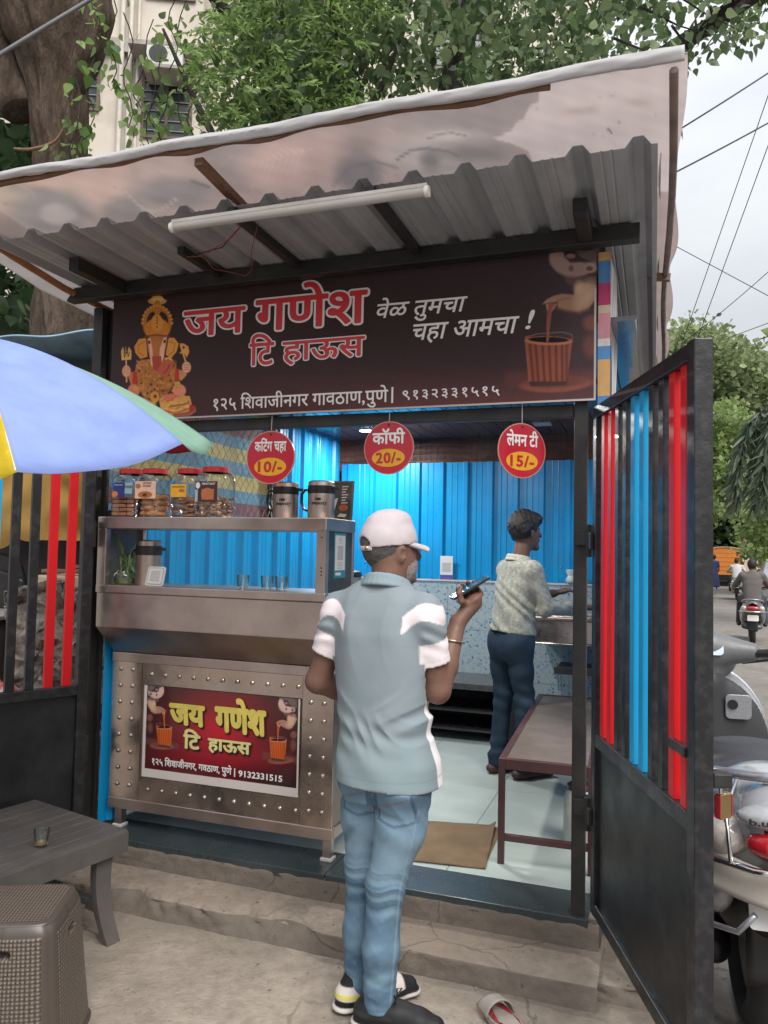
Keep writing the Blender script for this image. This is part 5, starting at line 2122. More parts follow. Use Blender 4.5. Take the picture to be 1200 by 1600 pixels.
# ================================================================== clutter behind the left gate
t_ = NT('broken_masonry')
n1, n2 = t_.noise(9, 8, .75), t_.noise(3, 5, .6, off=(4, 4, 4))
c_ = t_.ramp(n1, [(.36, (.045, .038, .033)), (.5, (.20, .175, .155)), (.64, (.36, .33, .30))])
c_ = t_.mix(t_.ramp(n2, [(.5, (0, 0, 0)), (.7, (.6,) * 3)]), c_, (.30, .22, .16))
t_.set(color=c_, rough=.95)
b1 = t_.bump(n1, 1.0, .03)
t_.bump(t_.noise(40, 6, .7), .7, .01, prev=b1)
m_masonry = t_.mat


def rubble(name, label, cat, loc, size, amp, mat, seed, rz=0.0, n=26):
    o = thing(name, label, cat, loc, rz)
    V, Fc, nv = [], [], 0
    b = MB()
    sx, sy, sz = size
    for ax, sg in ((0, -1), (0, 1), (1, -1), (1, 1), (2, 1)):
        def f(u, v):
            p = [0, 0, 0]
            oth = [i for i in range(3) if i != ax]
            p[ax] = sg * .5
            p[oth[0]], p[oth[1]] = u - .5, v - .5
            x, y, z = p[0] * sx, p[1] * sy, (p[2] + .5) * sz
            d = Vector((vnoise(x * 4 + seed, y * 4, z * 4), vnoise(x * 4, y * 4 + seed, z * 4), vnoise(x * 4, y * 4, z * 4 + seed))) * amp
            d += Vector((vnoise(x * 13 + seed, y * 13, z * 13), vnoise(x * 13, y * 13 + seed, z * 13), .6 * vnoise(x * 13, y * 13, z * 13 + seed))) * amp * .5
            d += Vector((vnoise(x * 33 + seed, y * 33, z * 33), vnoise(x * 33, y * 33 + seed, z * 33), .3 * vnoise(x * 33, y * 33, z * 33 + seed))) * amp * .3
            return (x + d.x, y + d.y, max(0, z + d.z * (1 if z > .05 else 0)))
        b.grid(f, n, int(n * 1.6))
    b.build('masonry', mat, o, smooth=50)
    return o


rb = rubble('broken_wall', 'broken stub of a rough grey masonry wall behind the left gate', 'wall', (-1.75, 4.55, 0), (.62, .5, 1.30), .085, m_masonry, 3.0, -.1, 60)
b = MB()
b.box(-.22, .10, -.24, .16, 1.30, 1.37)
b.build('loose_brick', M('pale_brick', (.42, .33, .24), .9, var=.2, bump=.5, bs=40), rb, bevel=.01)
rubble('broken_wall', 'low crumbled masonry lump between the left post and the step', 'wall', (-1.42, 3.72, 0), (.2, .22, .22), .05, m_masonry, 7.0, .3, 16)
for k, (lb, lx, ly, lz, ln, rz) in enumerate((('long thin brown plank lying on the broken wall', -1.66, 4.48, 1.385, .6, .06), ('short grey board lying across the broken wall end', -1.58, 4.38, 1.415, .32, -.1))):
    pk_ = thing('plank', lb, 'plank', (lx, ly, lz), rz)
    b = MB()
    b.box(-ln / 2, ln / 2, -.05, .05, 0, .018)
    b.build('board', m_wood, pk_, bevel=.002)
m_ochre = cloth_mat('ochre_tarpaulin', (.36, .22, .07), .3)
yt = thing('tarpaulin', 'hanging ochre yellow tarpaulin bunched up behind the left gate bars', 'tarpaulin', (-2.06, 4.75, 1.72))
b = MB()
b.grid(lambda u, v: (-.75 + u * .95 + .03 * vnoise(v * 4, u * 3), .10 * math.sin(u * 8 + v * 2) * (1 - v * .5) + .05 * vnoise(u * 6, v * 5), -.12 - .05 * math.sin(u * 6.3 + .6) + v * .62 - .10 * (1 - v) * math.sin(u * PI) + .03 * vnoise(u * 9, 4)), 50, 24)
b.build('sheet', m_ochre, yt, smooth=180)
wc_ = thing('cloth', 'torn off-white cloth hanging from a batten beside the corner post', 'cloth', (-1.78, 5.1, 1.83))
b = MB()
b.grid(lambda u, v: (-.05 + u * .42, .02 * math.sin(u * 11), v * .26 + .03 * vnoise(u * 12, .4) * (1 - v) - .03), 24, 10)
b.build('sheet', M('old_cloth', (.34, .29, .25), .9, var=.15), wc_, smooth=180)
b = MB()
b.bar((-.28, -.03, .20), (.40, -.03, .265), .03, .03)
b.build('batten', m_wood, wc_)
# stacked dark chairs
m_chair = M('dark_chair_plastic', (.020, .021, .024), .32, var=.3, coat=.2)


def chair(loc, rz, label):
    c = thing('plastic_chair', label, 'chair', loc, rz, 'dark plastic chairs behind the left gate')
    b = MB()
    b.grid(lambda u, v: ((u - .5) * .46, (v - .5) * .44, .43 + .03 * (2 * u - 1) ** 2 - .02 * math.sin(v * PI)), 12, 10)
    b.build('seat', m_chair, c, smooth=180, solid=.012)
    b = MB()
    b.grid(lambda u, v: ((u - .5) * (.46 - .05 * v), .22 + .10 * v + .05 * (2 * u - 1) ** 2 * -1 + .03, .46 + v * (.42 - .07 * (2 * u - 1) ** 2)), 14, 12)
    b.build('backrest', m_chair, c, smooth=180, solid=.012)
    for sx in (-1, 1):
        for sy in (-1, 1):
            b = MB()
            b.tube([(sx * .20, sy * .19, .43), (sx * .235, sy * .23, 0)], [.024, .018], 8)
            b.build('leg', m_chair, c, smooth=60)
    for sx in (-1, 1):
        b = MB()
        b.tube([(sx * .225, -.16, .45), (sx * .25, -.17, .60), (sx * .255, -.08, .655), (sx * .25, .12, .66), (sx * .225, .26, .64)], .02, 8, flat=.6)
        b.build('armrest', m_chair, c, smooth=60)
    return c


chair((-2.35, 5.25, .62), 2.7, 'dark plastic chair on top of its stack, facing away, left behind the gate bars')
chair((-2.34, 5.27, .50), 2.7, 'dark plastic chair under the top one of the stack behind the gate bars')
chair((-1.85, 5.55, .62), 3.6, 'dark plastic chair turned sideways, right behind the red gate bars')
chair((-1.83, 5.57, .50), 3.6, 'dark plastic chair beneath the sideways one behind the red gate bars')
# plinth carrying the chairs, dark shed behind
m_shed = M('soot_dark_sheet', (.022, .020, .020), .7, var=.5, vs=2, dirt=(.06, .05, .045), dirt_amt=.5)
pf = thing('low_shed', 'dark low shed with blue edged sheet roof behind the left gate', 'shed', (-2.6, 5.9, 0))
b = MB()
b.box(-1.6, 1.18, -1.0, .3, 0, .49)
b.build('plinth', m_masonry, pf)
b = MB()
b.grid(lambda u, v: (-1.6 + u * 2.78, .32 + .02 * math.sin(u * 40), .49 + v * 2.3), 80, 4)
b.build('back_sheet', m_shed, pf, smooth=180)
b = MB()
b.grid(lambda u, v: (-1.7 + u * 2.55, -.75 + v * 1.3, 2.78 + .24 * u + .012 * math.sin(u * 30) - .10 * v), 80, 4)
b.build('roof_sheet', M('faded_blue_roof', (.20, .33, .44), .6, var=.3, dirt=(.1, .08, .06), dirt_amt=.6), pf, smooth=180, solid=.012)
for x_ in (-1.5, 1.05):
    b = MB()
    b.box(x_ - .03, x_ + .03, -.65, -.59, .49, 2.80)
    b.build('post', m_blacksteel, pf)
b = MB()
b.grid(lambda u, v: (-1.6 + u * 2.5, -.45 + .02 * math.sin(u * 17), 2.0 + v * .84), 40, 6)
b.build('dark_curtain', m_shed, pf, smooth=180)
bx = thing('storage_crate', 'dark box with pale edge standing behind the left gate', 'box', (-2.55, 4.75, 0), -.1)
b = MB()
b.box(-.5, .35, -.3, .3, 0, 1.10)
b.build('body', M('dark_crate', (.05, .045, .042), .7, var=.4), bx, bevel=.01)
b = MB()
b.box(-.52, .37, -.32, .32, 1.10, 1.125)
b.build('lid', M('grey_crate_lid', (.22, .21, .20), .6), bx, bevel=.004)
sa = thing('sack', 'crumpled white and red plastic sack on the ground behind the left gate', 'sack', (-2.02, 4.05, 0))
b = MB()
b.ell((0, 0, .42), (.30, .2, .42), 28, 20)
b.v = [(x + .05 * vnoise(x * 7, y * 7, z * 7), y + .05 * vnoise(x * 7 + 5, y * 7, z * 7), max(0, z + .06 * vnoise(x * 9, y * 9 + 3, z * 9))) for x, y, z in b.v]
t_ = NT('printed_sack')
c_ = t_.ramp(t_.noise(4, 3, .5), [(.46, (.55, .50, .46)), (.5, (.45, .05, .05)), (.56, (.45, .05, .05)), (.6, (.5, .46, .42))])
t_.set(color=c_, rough=.5)
t_.bump(t_.noise(14, 5, .6), .8, .02)
b.build('bag', t_.mat, sa, smooth=180)
# lone slipper on the ground
m_slip = M('slipper_edge', (.32, .28, .25), .7, var=.25)
slp = thing('slipper', 'single worn slipper with red sole lying at the foot of the step', 'slipper', (.425, 2.60, .006), .35)
slp.scale = (.9, .9, .9)
sh_ = [(.052 * math.cos(a) * (1.0 if math.sin(a) > 0 else .86), .125 * math.sin(a)) for a in [k * 2 * PI / 28 for k in range(28)]]
b = MB()
R2 = Matrix.Rotation(-PI / 2, 4, 'X')
b.add([(x, y, .0) for x, y in sh_] + [(x, y, .026 + .012 * (y < -.05)) for x, y in sh_], [tuple(range(27, -1, -1)), tuple(range(28, 56))] + [(i, (i + 1) % 28, (i + 1) % 28 + 28, i + 28) for i in range(28)])
b.build('sole', m_slip, slp, smooth=40, bevel=.004)
b = MB()
b.add([(x * .86, y * .9, .0275 + .012 * (y < -.05)) for x, y in sh_], [tuple(range(28))])
b.build('footbed', M('red_footbed', (.30, .03, .035), .6, var=.25, vs=30), slp)
b = MB()
b.grid(lambda u, v: (.056 * math.cos(PI * u) * 1.0, .02 + v * .075 - .04 * math.sin(PI * u) * (1 - v) * .0, .018 + (.055 - .018 * v) * math.sin(PI * u)), 18, 8)
b.build('strap', M('pale_strap', (.33, .29, .265), .6, var=.2), slp, smooth=180, solid=.005)
# ================================================================== foliage
def leaf_mat(name, a, b_, c, tr=.45):
    """a, b, c: dark, middle, light leaf colour, varied leaf by leaf"""
    t = NT(name)
    g_ = t.node('ShaderNodeNewGeometry')
    c_ = t.ramp(g_.outputs['Random Per Island'], [(.05, a), (.5, b_), (.95, c)])
    n = t.noise(.9, 4, .6)
    c_ = t.mix(t.ramp(n, [(.35, (.55,) * 3), (.6, (0, 0, 0))]), c_, sc(a, .8))
    d = t.node('ShaderNodeBsdfPrincipled')
    t.l.new(c_, d.inputs['Base Color'])
    d.inputs['Roughness'].default_value = .45
    l_ = t.node('ShaderNodeBsdfTranslucent')
    hs_ = t.node('ShaderNodeHueSaturation')
    hs_.inputs['Value'].default_value = 1.5
    t.l.new(c_, hs_.inputs['Color'])
    t.l.new(hs_.outputs[0], l_.inputs[0])
    m = t.node('ShaderNodeMixShader')
    m.inputs[0].default_value = tr
    t.l.new(d.outputs[0], m.inputs[1])
    t.l.new(l_.outputs[0], m.inputs[2])
    t.l.new(m.outputs[0], t.n['Material Output'].inputs[0])
    return t.mat


HEART = np.array([(0, 0, 0), (.36, .14, .05), (.46, .42, .07), (.26, .78, .04), (0, 1.18, -.06), (-.26, .78, .04), (-.46, .42, .07), (-.36, .14, .05), (0, .5, -.02)])
HEART_F = [(0, 1, 8), (1, 2, 8), (2, 3, 8), (3, 4, 8), (4, 5, 8), (5, 6, 8), (6, 7, 8), (7, 0, 8)]
BLADE = np.array([(0, 0, 0), (.17, .3, .05), (.15, .7, .04), (0, 1.1, -.05), (-.15, .7, .04), (-.17, .3, .05)])
BLADE_F = [(0, 1, 2), (0, 2, 3), (0, 3, 4), (0, 4, 5)]
CLUMP = np.array([(0, 0, 0), (.5, .2, .12), (.75, .7, -.05), (.3, 1.05, .1), (-.2, .9, -.1), (-.62, .55, .08), (-.45, .1, -.06)])
CLUMP_F = [(0, 1, 2), (0, 2, 3), (0, 3, 4), (0, 4, 5), (0, 5, 6)]


def scatter(name, pts, size, mat, parent, seed, shape='heart', hang=.6, dirs=None, var=.5):
    """one mesh of many small leaves at pts (n,3); hang pulls the leaf tips downwards"""
    T, TF = {'heart': (HEART, HEART_F), 'blade': (BLADE, BLADE_F), 'clump': (CLUMP, CLUMP_F), 'needle': (BLADE * np.array([.42, 1, .6]), BLADE_F)}[shape]
    g_ = np.random.RandomState(seed)
    n = len(pts)
    d = g_.normal(size=(n, 3))
    d[:, 2] -= hang * 1.5
    if dirs is not None: d = d * .35 + dirs
    d /= np.linalg.norm(d, axis=1)[:, None] + 1e-9
    up = g_.normal(size=(n, 3)) * .7 + np.array([0, 0, .6])
    x = np.cross(d, up)
    x /= np.linalg.norm(x, axis=1)[:, None] + 1e-9
    z = np.cross(x, d)
    s_ = size * (1 + var * g_.uniform(-1, 1, n))
    V = pts[:, None, :] + s_[:, None, None] * (T[None, :, :1] * x[:, None, :] + T[None, :, 1:2] * d[:, None, :] + T[None, :, 2:3] * z[:, None, :])
    k = len(T)
    F_ = (np.array(TF)[None] + (np.arange(n) * k)[:, None, None]).reshape(-1, 3)
    return np_mesh(name, V.reshape(-1, 3), F_, mat, parent)


def bark(name, a, b_, c):
    t = NT(name)
    n1 = t.noise(5, 8, .7, stretch=(1, 1, .28))
    n2 = t.noise(16, 6, .7, stretch=(1, 1, .3), off=(3, 3, 3))
    c_ = t.ramp(n1, [(.3, a), (.52, b_), (.72, c)])
    c_ = t.mix(t.ramp(n2, [(.35, (.6,) * 3), (.6, (0, 0, 0))]), c_, sc(a, .6))
    t.set(color=c_, rough=.95, spec=.2)
    b1 = t.bump(n1, 1.0, .12)
    t.bump(n2, .9, .04, prev=b1)
    return t.mat


m_bark = bark('brown_bark', (.05, .036, .026), (.14, .10, .075), (.25, .185, .14))
m_barkd = bark('grey_bark', (.03, .027, .024), (.075, .066, .058), (.13, .118, .105))


def limb(b, pts, radii, n=14, rough=.12, seed=1.0, sub=6, ridge=0.0):
    """a knotty tapered limb through pts"""
    P_ = [Vector(p) for p in pts]
    # catmull-rom refinement
    Q, R_ = [], []
    for i in range(len(P_) - 1):
        p0, p1, p2, p3 = P_[max(0, i - 1)], P_[i], P_[i + 1], P_[min(len(P_) - 1, i + 2)]
        for k in range(sub):
            t = k / sub
            Q.append(.5 * ((2 * p1) + (p2 - p0) * t + (2 * p0 - 5 * p1 + 4 * p2 - p3) * t * t + (3 * p1 - p0 - 3 * p2 + p3) * t ** 3))
            R_.append(radii[i] * (1 - t) + radii[i + 1] * t)
    Q.append(P_[-1]); R_.append(radii[-1])
    i0 = len(b.v)
    b.tube(Q, R_, n)
    for i in range(i0, len(b.v)):
        k = (i - i0) // n
        c = Q[min(k, len(Q) - 1)]
        r = R_[min(k, len(R_) - 1)]
        v = Vector(b.v[i])
        d = v - c
        w = 1 + rough * vnoise(v.x * .9 / max(r, .02) * .5, v.y * .9 / max(r, .02) * .5, v.z * .45 / max(r, .02) * .5 + seed) * 1.6 + rough * .6 * vnoise(v.x * 9, v.y * 9, v.z * 3 + seed)
        if ridge:
            th = math.atan2(d.y, d.x)
            w += ridge * (.5 - abs(vnoise(math.cos(th) * 5.5, math.sin(th) * 5.5, v.z * 1.3 + seed))) + ridge * .7 * (.4 - abs(vnoise(math.cos(th) * 13, math.sin(th) * 13, v.z * 3.2 + seed)))
        b.v[i] = tuple(c + d * w)


# the thick old trunk at the left
tr1 = thing('old_tree', 'thick old tree trunk with rough brown bark rising at the upper left', 'tree', (-3.2, 7.0, -.02))
b = MB()
limb(b, [(.35, 0, -.1), (.33, 0, .8), (.31, 0, 2.4), (.29, .0, 3.5), (.20, 0, 4.4), (.12, 0, 5.2), (.06, 0, 5.9), (-.05, 0, 6.6), (-.3, .1, 7.6), (-.5, .2, 9)], [.60, .50, .40, .33, .245, .215, .27, .40, .36, .28], 84, .15, 2, 20, .16)
limb(b, [(.08, 0, 5.6), (.24, -.05, 6.1), (.36, -.1, 6.5), (.45, -.1, 7.3), (.8, -.2, 8.6)], [.18, .19, .20, .16, .10], 48, .2, 5, 14, .16)
limb(b, [(-.25, 0, 5.6), (-.6, .05, 6.4), (-1.0, .1, 7.6)], [.18, .17, .12], 12, .15, 8)
b.build('trunk', m_bark, tr1, smooth=180)
b = MB()
limb(b, [(-.20, -.24, 5.12), (-.02, -.28, 5.10), (.16, -.26, 5.18), (.24, -.26, 5.3)], [.012, .016, .013, .008], 6, .1, 3)
b.build('dead_vine', m_wood, tr1, smooth=180)
m_leafd = leaf_mat('peepal_leaf', (.046, .082, .034), (.112, .168, .076), (.235, .30, .15))
m_leafl = leaf_mat('neem_leaf', (.075, .135, .035), (.17, .265, .072), (.30, .41, .145), .45)
m_leafy = leaf_mat('rain_tree_leaf', (.115, .155, .07), (.225, .275, .13), (.37, .42, .22))
m_leafk = leaf_mat('dark_leaf', (0.024, 0.054, 0.024), (0.051, 0.099, 0.039), (0.105, 0.1725, 0.063))
m_leafb = leaf_mat('bright_leaf', (.105, .16, .05), (.205, .285, .09), (.34, .43, .17), .45)


def ray(px, py):
    d = CAMN @ np.array([(px - 600) / FPX, -(py - 800) / FPX, -1])
    return d / d[1]


def inside_poly(px, py, pts):
    ins = False
    n = len(pts)
    for i in range(n):
        (x1_, y1_), (x2_, y2_) = pts[i], pts[(i + 1) % n]
        if (y1_ > py) != (y2_ > py) and px < (x2_ - x1_) * (py - y1_) / (y2_ - y1_ + 1e-9) + x1_: ins = not ins
    return ins


def crown_points(n, poly, d0, d1, seed, per=14, spread=.22, keep=None):
    """leaf sprays hung through a deep volume whose silhouette is known; returns leaf positions and directions"""
    g_ = random.Random(seed)
    xs, ys = [p[0] for p in poly], [p[1] for p in poly]
    P_, D_ = [], []
    while len(P_) < n:
        x, y = g_.uniform(min(xs), max(xs)), g_.uniform(min(ys), max(ys))
        if not inside_poly(x, y, poly): continue
        if keep and g_.random() > keep(x, y): continue
        dist = g_.uniform(d0, d1)
        c = np.array([0, 0, CAM_H]) + ray(x, y) * dist
        ax = np.array([g_.gauss(0, 1), g_.gauss(0, 1), g_.gauss(-.5, .5)])
        ax /= np.linalg.norm(ax)
        L_ = spread * g_.uniform(1.2, 2.4)
        for k in range(per):
            f = g_.uniform(-.5, .5)
            P_.append(c + ax * L_ * f + np.array([g_.gauss(0, 1), g_.gauss(0, 1), g_.gauss(0, .8)]) * spread * .28)
            D_.append(ax)
    return np.array(P_), np.array(D_)


# the peepal tree behind the stall
tr2 = thing('peepal_tree', 'dark green heart-leaved tree spreading over the back of the stall', 'tree', (1.2, 6.4, -.02))
b = MB()
limb(b, [(0, 0, 0), (.05, .05, 2), (-.1, 0, 3.6), (-.3, 0, 4.6)], [.30, .24, .22, .2], 14, .12, 11)
limb(b, [(-.3, 0, 4.5), (.3, -.1, 5.2), (1.3, -.2, 5.9), (2.4, -.4, 6.6)], [.14, .11, .07, .03], 10, .15, 12)
limb(b, [(-.3, 0, 4.5), (-.7, .1, 5.4), (-.5, .1, 6.6), (-.8, .3, 8)], [.15, .12, .09, .05], 10, .15, 13)
limb(b, [(-.2, 0, 4.2), (-1.5, .1, 5.2), (-2.4, .0, 5.9), (-3.3, -.2, 6.9)], [.12, .09, .06, .03], 10, .15, 14)
limb(b, [(-1.6, .1, 5.25), (-1.7, -.2, 6.0), (-1.3, -.4, 6.8)], [.06, .045, .02], 8, .1, 15)
limb(b, [(1.3, -.2, 5.9), (1.8, -.9, 6.1), (2.3, -1.6, 6.0)], [.05, .03, .012], 8, .1, 16)
b.build('trunk', m_barkd, tr2, smooth=180)
mainpoly = [(330, 330), (240, 240), (300, 120), (230, 20), (250, -500), (1320, -500), (1250, -40), (1190, 40), (1150, 70), (1060, 110), (1050, 220), (700, 300)]


def dens(x, y):
    if x > 1045: return .22 if y > 20 else .4
    if x > 930: return .62
    if x < 350: return .05
    return .30 if y < -20 else 1.0


P, D = crown_points(22000, mainpoly, 5.3, 8.4, 21, 14, .24, dens)
P -= np.array([1.2, 6.4, -.02])
scatter('crown', P, .064, m_leafd, tr2, 31, 'heart', .7)
# twig tips hanging into the sky at the right
tw = [[(1000, 10), (1060, 40), (1110, 55)], [(1040, -20), (1100, 20), (1150, 45), (1185, 62)], [(1050, 40), (1075, 75), (1070, 100)], [(1110, 10), (1120, 50), (1095, 85)], [(960, 60), (1010, 80), (1055, 92)]]
b = MB()
PP = []
g = random.Random(4)
for line in tw:
    q = [np.array([0, 0, CAM_H]) + ray(*p) * (5.0 + .2 * i) for i, p in enumerate(line)]
    b.tube(q, [.010, .006, .003, .002][:len(q)], 5)
    for i in range(len(q) - 1):
        for k in range(11): PP.append(q[i] + (q[i + 1] - q[i]) * g.random() + np.array([g.gauss(0, .05), g.gauss(0, .05), g.gauss(-.04, .05)]))
tb_ = b.build('twigs', m_barkd, tr2, loc=(-1.2, -6.4, .02))
scatter('twig_leaves', np.array(PP) - np.array([1.2, 6.4, -.02]), .066, m_leafd, tr2, 5, 'heart', 1.0)

# feathery neem in front of the apartment block
tr3 = thing('neem_tree', 'fresh green feathery-leaved tree in front of the beige apartment block', 'tree', (-.9, 6.0, -.02))
b = MB()
limb(b, [(0, 0, 0), (.0, 0, 2.5), (.1, 0, 3.8), (.05, 0, 4.9), (.25, .1, 6.0)], [.11, .09, .075, .05, .02], 10, .1, 21)
for q in ([(.1, 0, 3.9), (-.5, -.1, 4.8), (-.9, -.2, 5.6)], [(.08, 0, 4.3), (.7, -.1, 5.0), (1.0, -.2, 5.7)], [(.05, 0, 4.7), (-.2, .2, 5.5), (-.3, .3, 6.2)]): limb(b, q, [.045, .03, .01], 8, .1, 22)
b.build('trunk', m_barkd, tr3, smooth=180)
g = random.Random(77)
PP, DD = [], []
npoly = [(320, 160), (300, 60), (360, -20), (420, -160), (640, -160), (600, 20), (560, 60), (560, 170), (470, 205), (360, 190)]
cnt = 0
while cnt < 640:
    x, y = g.uniform(280, 650), g.uniform(-160, 210)
    if not inside_poly(x, y, npoly): continue
    cnt += 1
    c = np.array([0, 0, CAM_H]) + ray(x, y) * g.uniform(5.0, 6.4)
    a = g.uniform(0, 2 * PI)
    ax = np.array([math.cos(a), math.sin(a), g.uniform(-.7, .1)])
    ax /= np.linalg.norm(ax)
    sd = np.cross(ax, [0, 0, 1.0])
    L_ = g.uniform(.18, .30)
    for k in range(8):                                     # a pinnate spray: leaflets in pairs along the stalk
        for sgn in (-1, 1):
            PP.append(c + ax * L_ * k / 8 + np.array([0, 0, -.25 * L_ * (k / 8) ** 2]))
            DD.append(sd * sgn * 1.0 + ax * .55 + np.array([0, 0, -.25]))
P, D = np.array(PP), np.array(DD)
scatter('crown', P - np.array([-.9, 6.0, -.02]), .052, m_leafl, tr3, 9, 'blade', 0, D, .25)
# hanging creeper leaves beside the old trunk
cr = thing('creeper', 'sparse hanging creeper of heart-shaped leaves beside the old tree trunk', 'creeper', (-2.5, 6.6, -.02))
PP = []
g = random.Random(15)
b = MB()
for x0_, y0_, y1_ in ((120, 60, 235), (140, 150, 240), (175, 40, 130), (200, 80, 200), (235, 90, 240), (255, 150, 250), (270, 20, 110), (150, 0, 60), (115, 180, 250), (215, 170, 215), (300, 160, 240), (285, 60, 200), (240, 200, 260)):
    q = [np.array([0, 0, CAM_H]) + ray(x0_ + 8 * math.sin(k * 1.3 + x0_), y0_ - 60 + (y1_ - y0_ + 60) * k / 8) * (6.3 + .3 * math.sin(x0_)) for k in range(9)]
    b.tube(q, .005, 4)
    for k in range(19):
        f = g.random() ** .6 * 7.99
        i = int(f)
        PP.append(q[i] + (q[i + 1] - q[i]) * (f - i) + np.array([g.gauss(0, .07), g.gauss(0, .07), g.gauss(0, .05)]))
b.build('stems', m_barkd, cr, loc=(2.5, -6.6, .02))
scatter('leaves', np.array(PP) - np.array([-2.5, 6.6, -.02]), .070, m_leafl, cr, 6, 'heart', .9)
# ================================================================== apartment block behind the trees
m_plaster = M('beige_plaster', (.58, .52, .45), .85, var=.1, vs=1.2, dirt=(.34, .29, .23), dirt_amt=.55, ds=.9)
m_shade = M('weathered_slab', (.36, .33, .30), .85, var=.2, vs=3, dirt=(.14, .12, .10), dirt_amt=.6, ds=2)
m_winglass = M('dark_window_glass', (.035, .045, .05), .15, var=.4, vs=3)
m_wframe = M('brown_window_frame', (.12, .075, .055), .6)
bld = thing('apartment_block', 'beige apartment block with drain pipes and an air conditioner behind the trees', 'building', (-6.2, 16.0, 0), .10)
b = MB()
b.box(-9, 2.05, 0, 8, 0, 19)
b.build('wall', m_plaster, bld)
b = MB()
b.box(2.05, 12.0, 2.2, 9, 0, 17)
b.build('wall', M('pale_plaster', (.62, .57, .49), .85, var=.1, vs=1, dirt=(.36, .32, .27), dirt_amt=.5, ds=.8), bld)


def window(x, y, z, w, h, face=0.0, shade=True):
    b = MB()
    b.box(x - w / 2, x + w / 2, y - .02, y + .02, z, z + h)
    wf = b.build('window', m_winglass, bld)
    b = MB()
    for bx in ((-w / 2 - .06, -w / 2, 0, h), (w / 2, w / 2 + .06, 0, h), (-w / 2 - .06, w / 2 + .06, h, h + .06), (-w / 2 - .06, w / 2 + .06, -.06, 0), (-.03, .03, 0, h)):
        b.box(x + bx[0], x + bx[1], y - .06, y - .021, z + bx[2], z + bx[3])
    b.build('frame', m_wframe, wf)
    b = MB()
    for k in range(7): b.box(x - w / 2, x + w / 2, y - .055, y - .04, z + h * (k + .5) / 7, z + h * (k + .5) / 7 + .018)
    b.build('grille', M('window_grille', (.25, .22, .2), .6), wf)
    if shade:
        b = MB()
        b.box(x - w / 2 - .25, x + w / 2 + .25, y - .62, y - .021, z + h + .12, z + h + .22)
        b.build('sunshade', m_shade, bld)


for k in range(5):
    z0_ = 1.4 + k * 3.1
    window(-.62, 0, z0_ + .15, 1.0, 1.3)
    window(1.35, 0, z0_ - .35, .95, 1.5)
    window(-4.2, 0, z0_, 1.4, 1.3)
    window(4.2, 2.2, z0_, 1.4, 1.3)
    window(8.2, 2.2, z0_, 1.4, 1.3)
for x_, r_ in ((.38, .055), (.56, .05), (.72, .035)):
    b = MB()
    b.tube([(x_, -.10, 0), (x_, -.10, 18.6)], r_, 10)
    b.build('drain_pipe', M('pale_pipe', (.56, .52, .46), .6, var=.15), bld, smooth=60)
b = MB()
b.box(-9.1, 2.2, -.12, -.001, 12.1, 12.4)
b.build('string_course', m_shade, bld)
b = MB()
b.box(1.0, 1.75, -.62, -.12, 11.55, 12.05)
ac = b.build('air_conditioner', M('ac_casing', (.55, .54, .50), .5, var=.1), bld, bevel=.02)
b = MB()
b.lathe([(.0, 0), (.19, 0), (.19, .01), (0, .01)], 24, (1.25, -.622, 11.8), M=Matrix.Rotation(PI / 2, 4, 'X'))
b.build('fan_grille', m_blkplastic, ac)
b = MB()
b.box(.95, 1.8, -.7, -.05, 11.46, 11.53)
b.build('bracket_slab', m_shade, bld)
# back wall of dark greenery and a plain wall left of the trunk so nothing stays empty there
bw_ = thing('compound_wall', 'stained brown compound wall behind the old tree', 'wall', (-4.5, 9.5, 0))
b = MB()
b.box(-6, 5.2, 0, .25, 0, 4.3)
b.build('masonry', concrete('stained_wall', (.10, .085, .072), (.17, .145, .125), (.22, .19, .165), .5, .7), bw_)
dk_ = thing('dark_tree', 'dark leafy tree behind the trunk at the far upper left', 'tree', (-6.0, 9.0, 0))
b = MB()
limb(b, [(0, 0, 0), (.1, 0, 3), (0, 0, 5.5), (-.2, 0, 8)], [.22, .18, .14, .05], 10, .1, 41)
b.build('trunk', m_barkd, dk_, smooth=180)
P, D = crown_points(5200, [(-200, 500), (-200, -200), (110, -200), (60, 60), (75, 240), (60, 500)], 8.2, 10.5, 91, 10, .35)
scatter('crown', P - np.array([-6.0, 9.0, 0]), .15, m_leafk, dk_, 14, 'heart', .6)

# ================================================================== trees along the road
def road_tree(name, label, pos, polys, trunk_h, tr_r, n, d0, d1, size, mat, seed, spread, shape='clump', keep=None):
    o = thing(name, label, 'tree', pos)
    b = MB()
    limb(b, [(0, 0, -.05), (.1, 0, trunk_h * .5), (0, .1, trunk_h), (.3, .1, trunk_h * 1.6)], [tr_r, tr_r * .8, tr_r * .7, tr_r * .3], 10, .15, seed)
    limb(b, [(0, 0, trunk_h * .8), (-trunk_h * .4, 0, trunk_h * 1.3), (-trunk_h * .9, 0, trunk_h * 1.6)], [tr_r * .5, tr_r * .4, tr_r * .15], 8, .15, seed + 1)
    limb(b, [(0, 0, trunk_h * .8), (trunk_h * .5, 0, trunk_h * 1.2), (trunk_h * 1.0, .3, trunk_h * 1.5)], [tr_r * .5, tr_r * .4, tr_r * .15], 8, .15, seed + 2)
    b.build('trunk', m_barkd, o, smooth=180)
    P, D = crown_points(n, polys, d0, d1, seed, 20, spread, keep)
    scatter('crown', P - np.array(pos), size, mat, o, seed + 5, shape, .3)
    return o


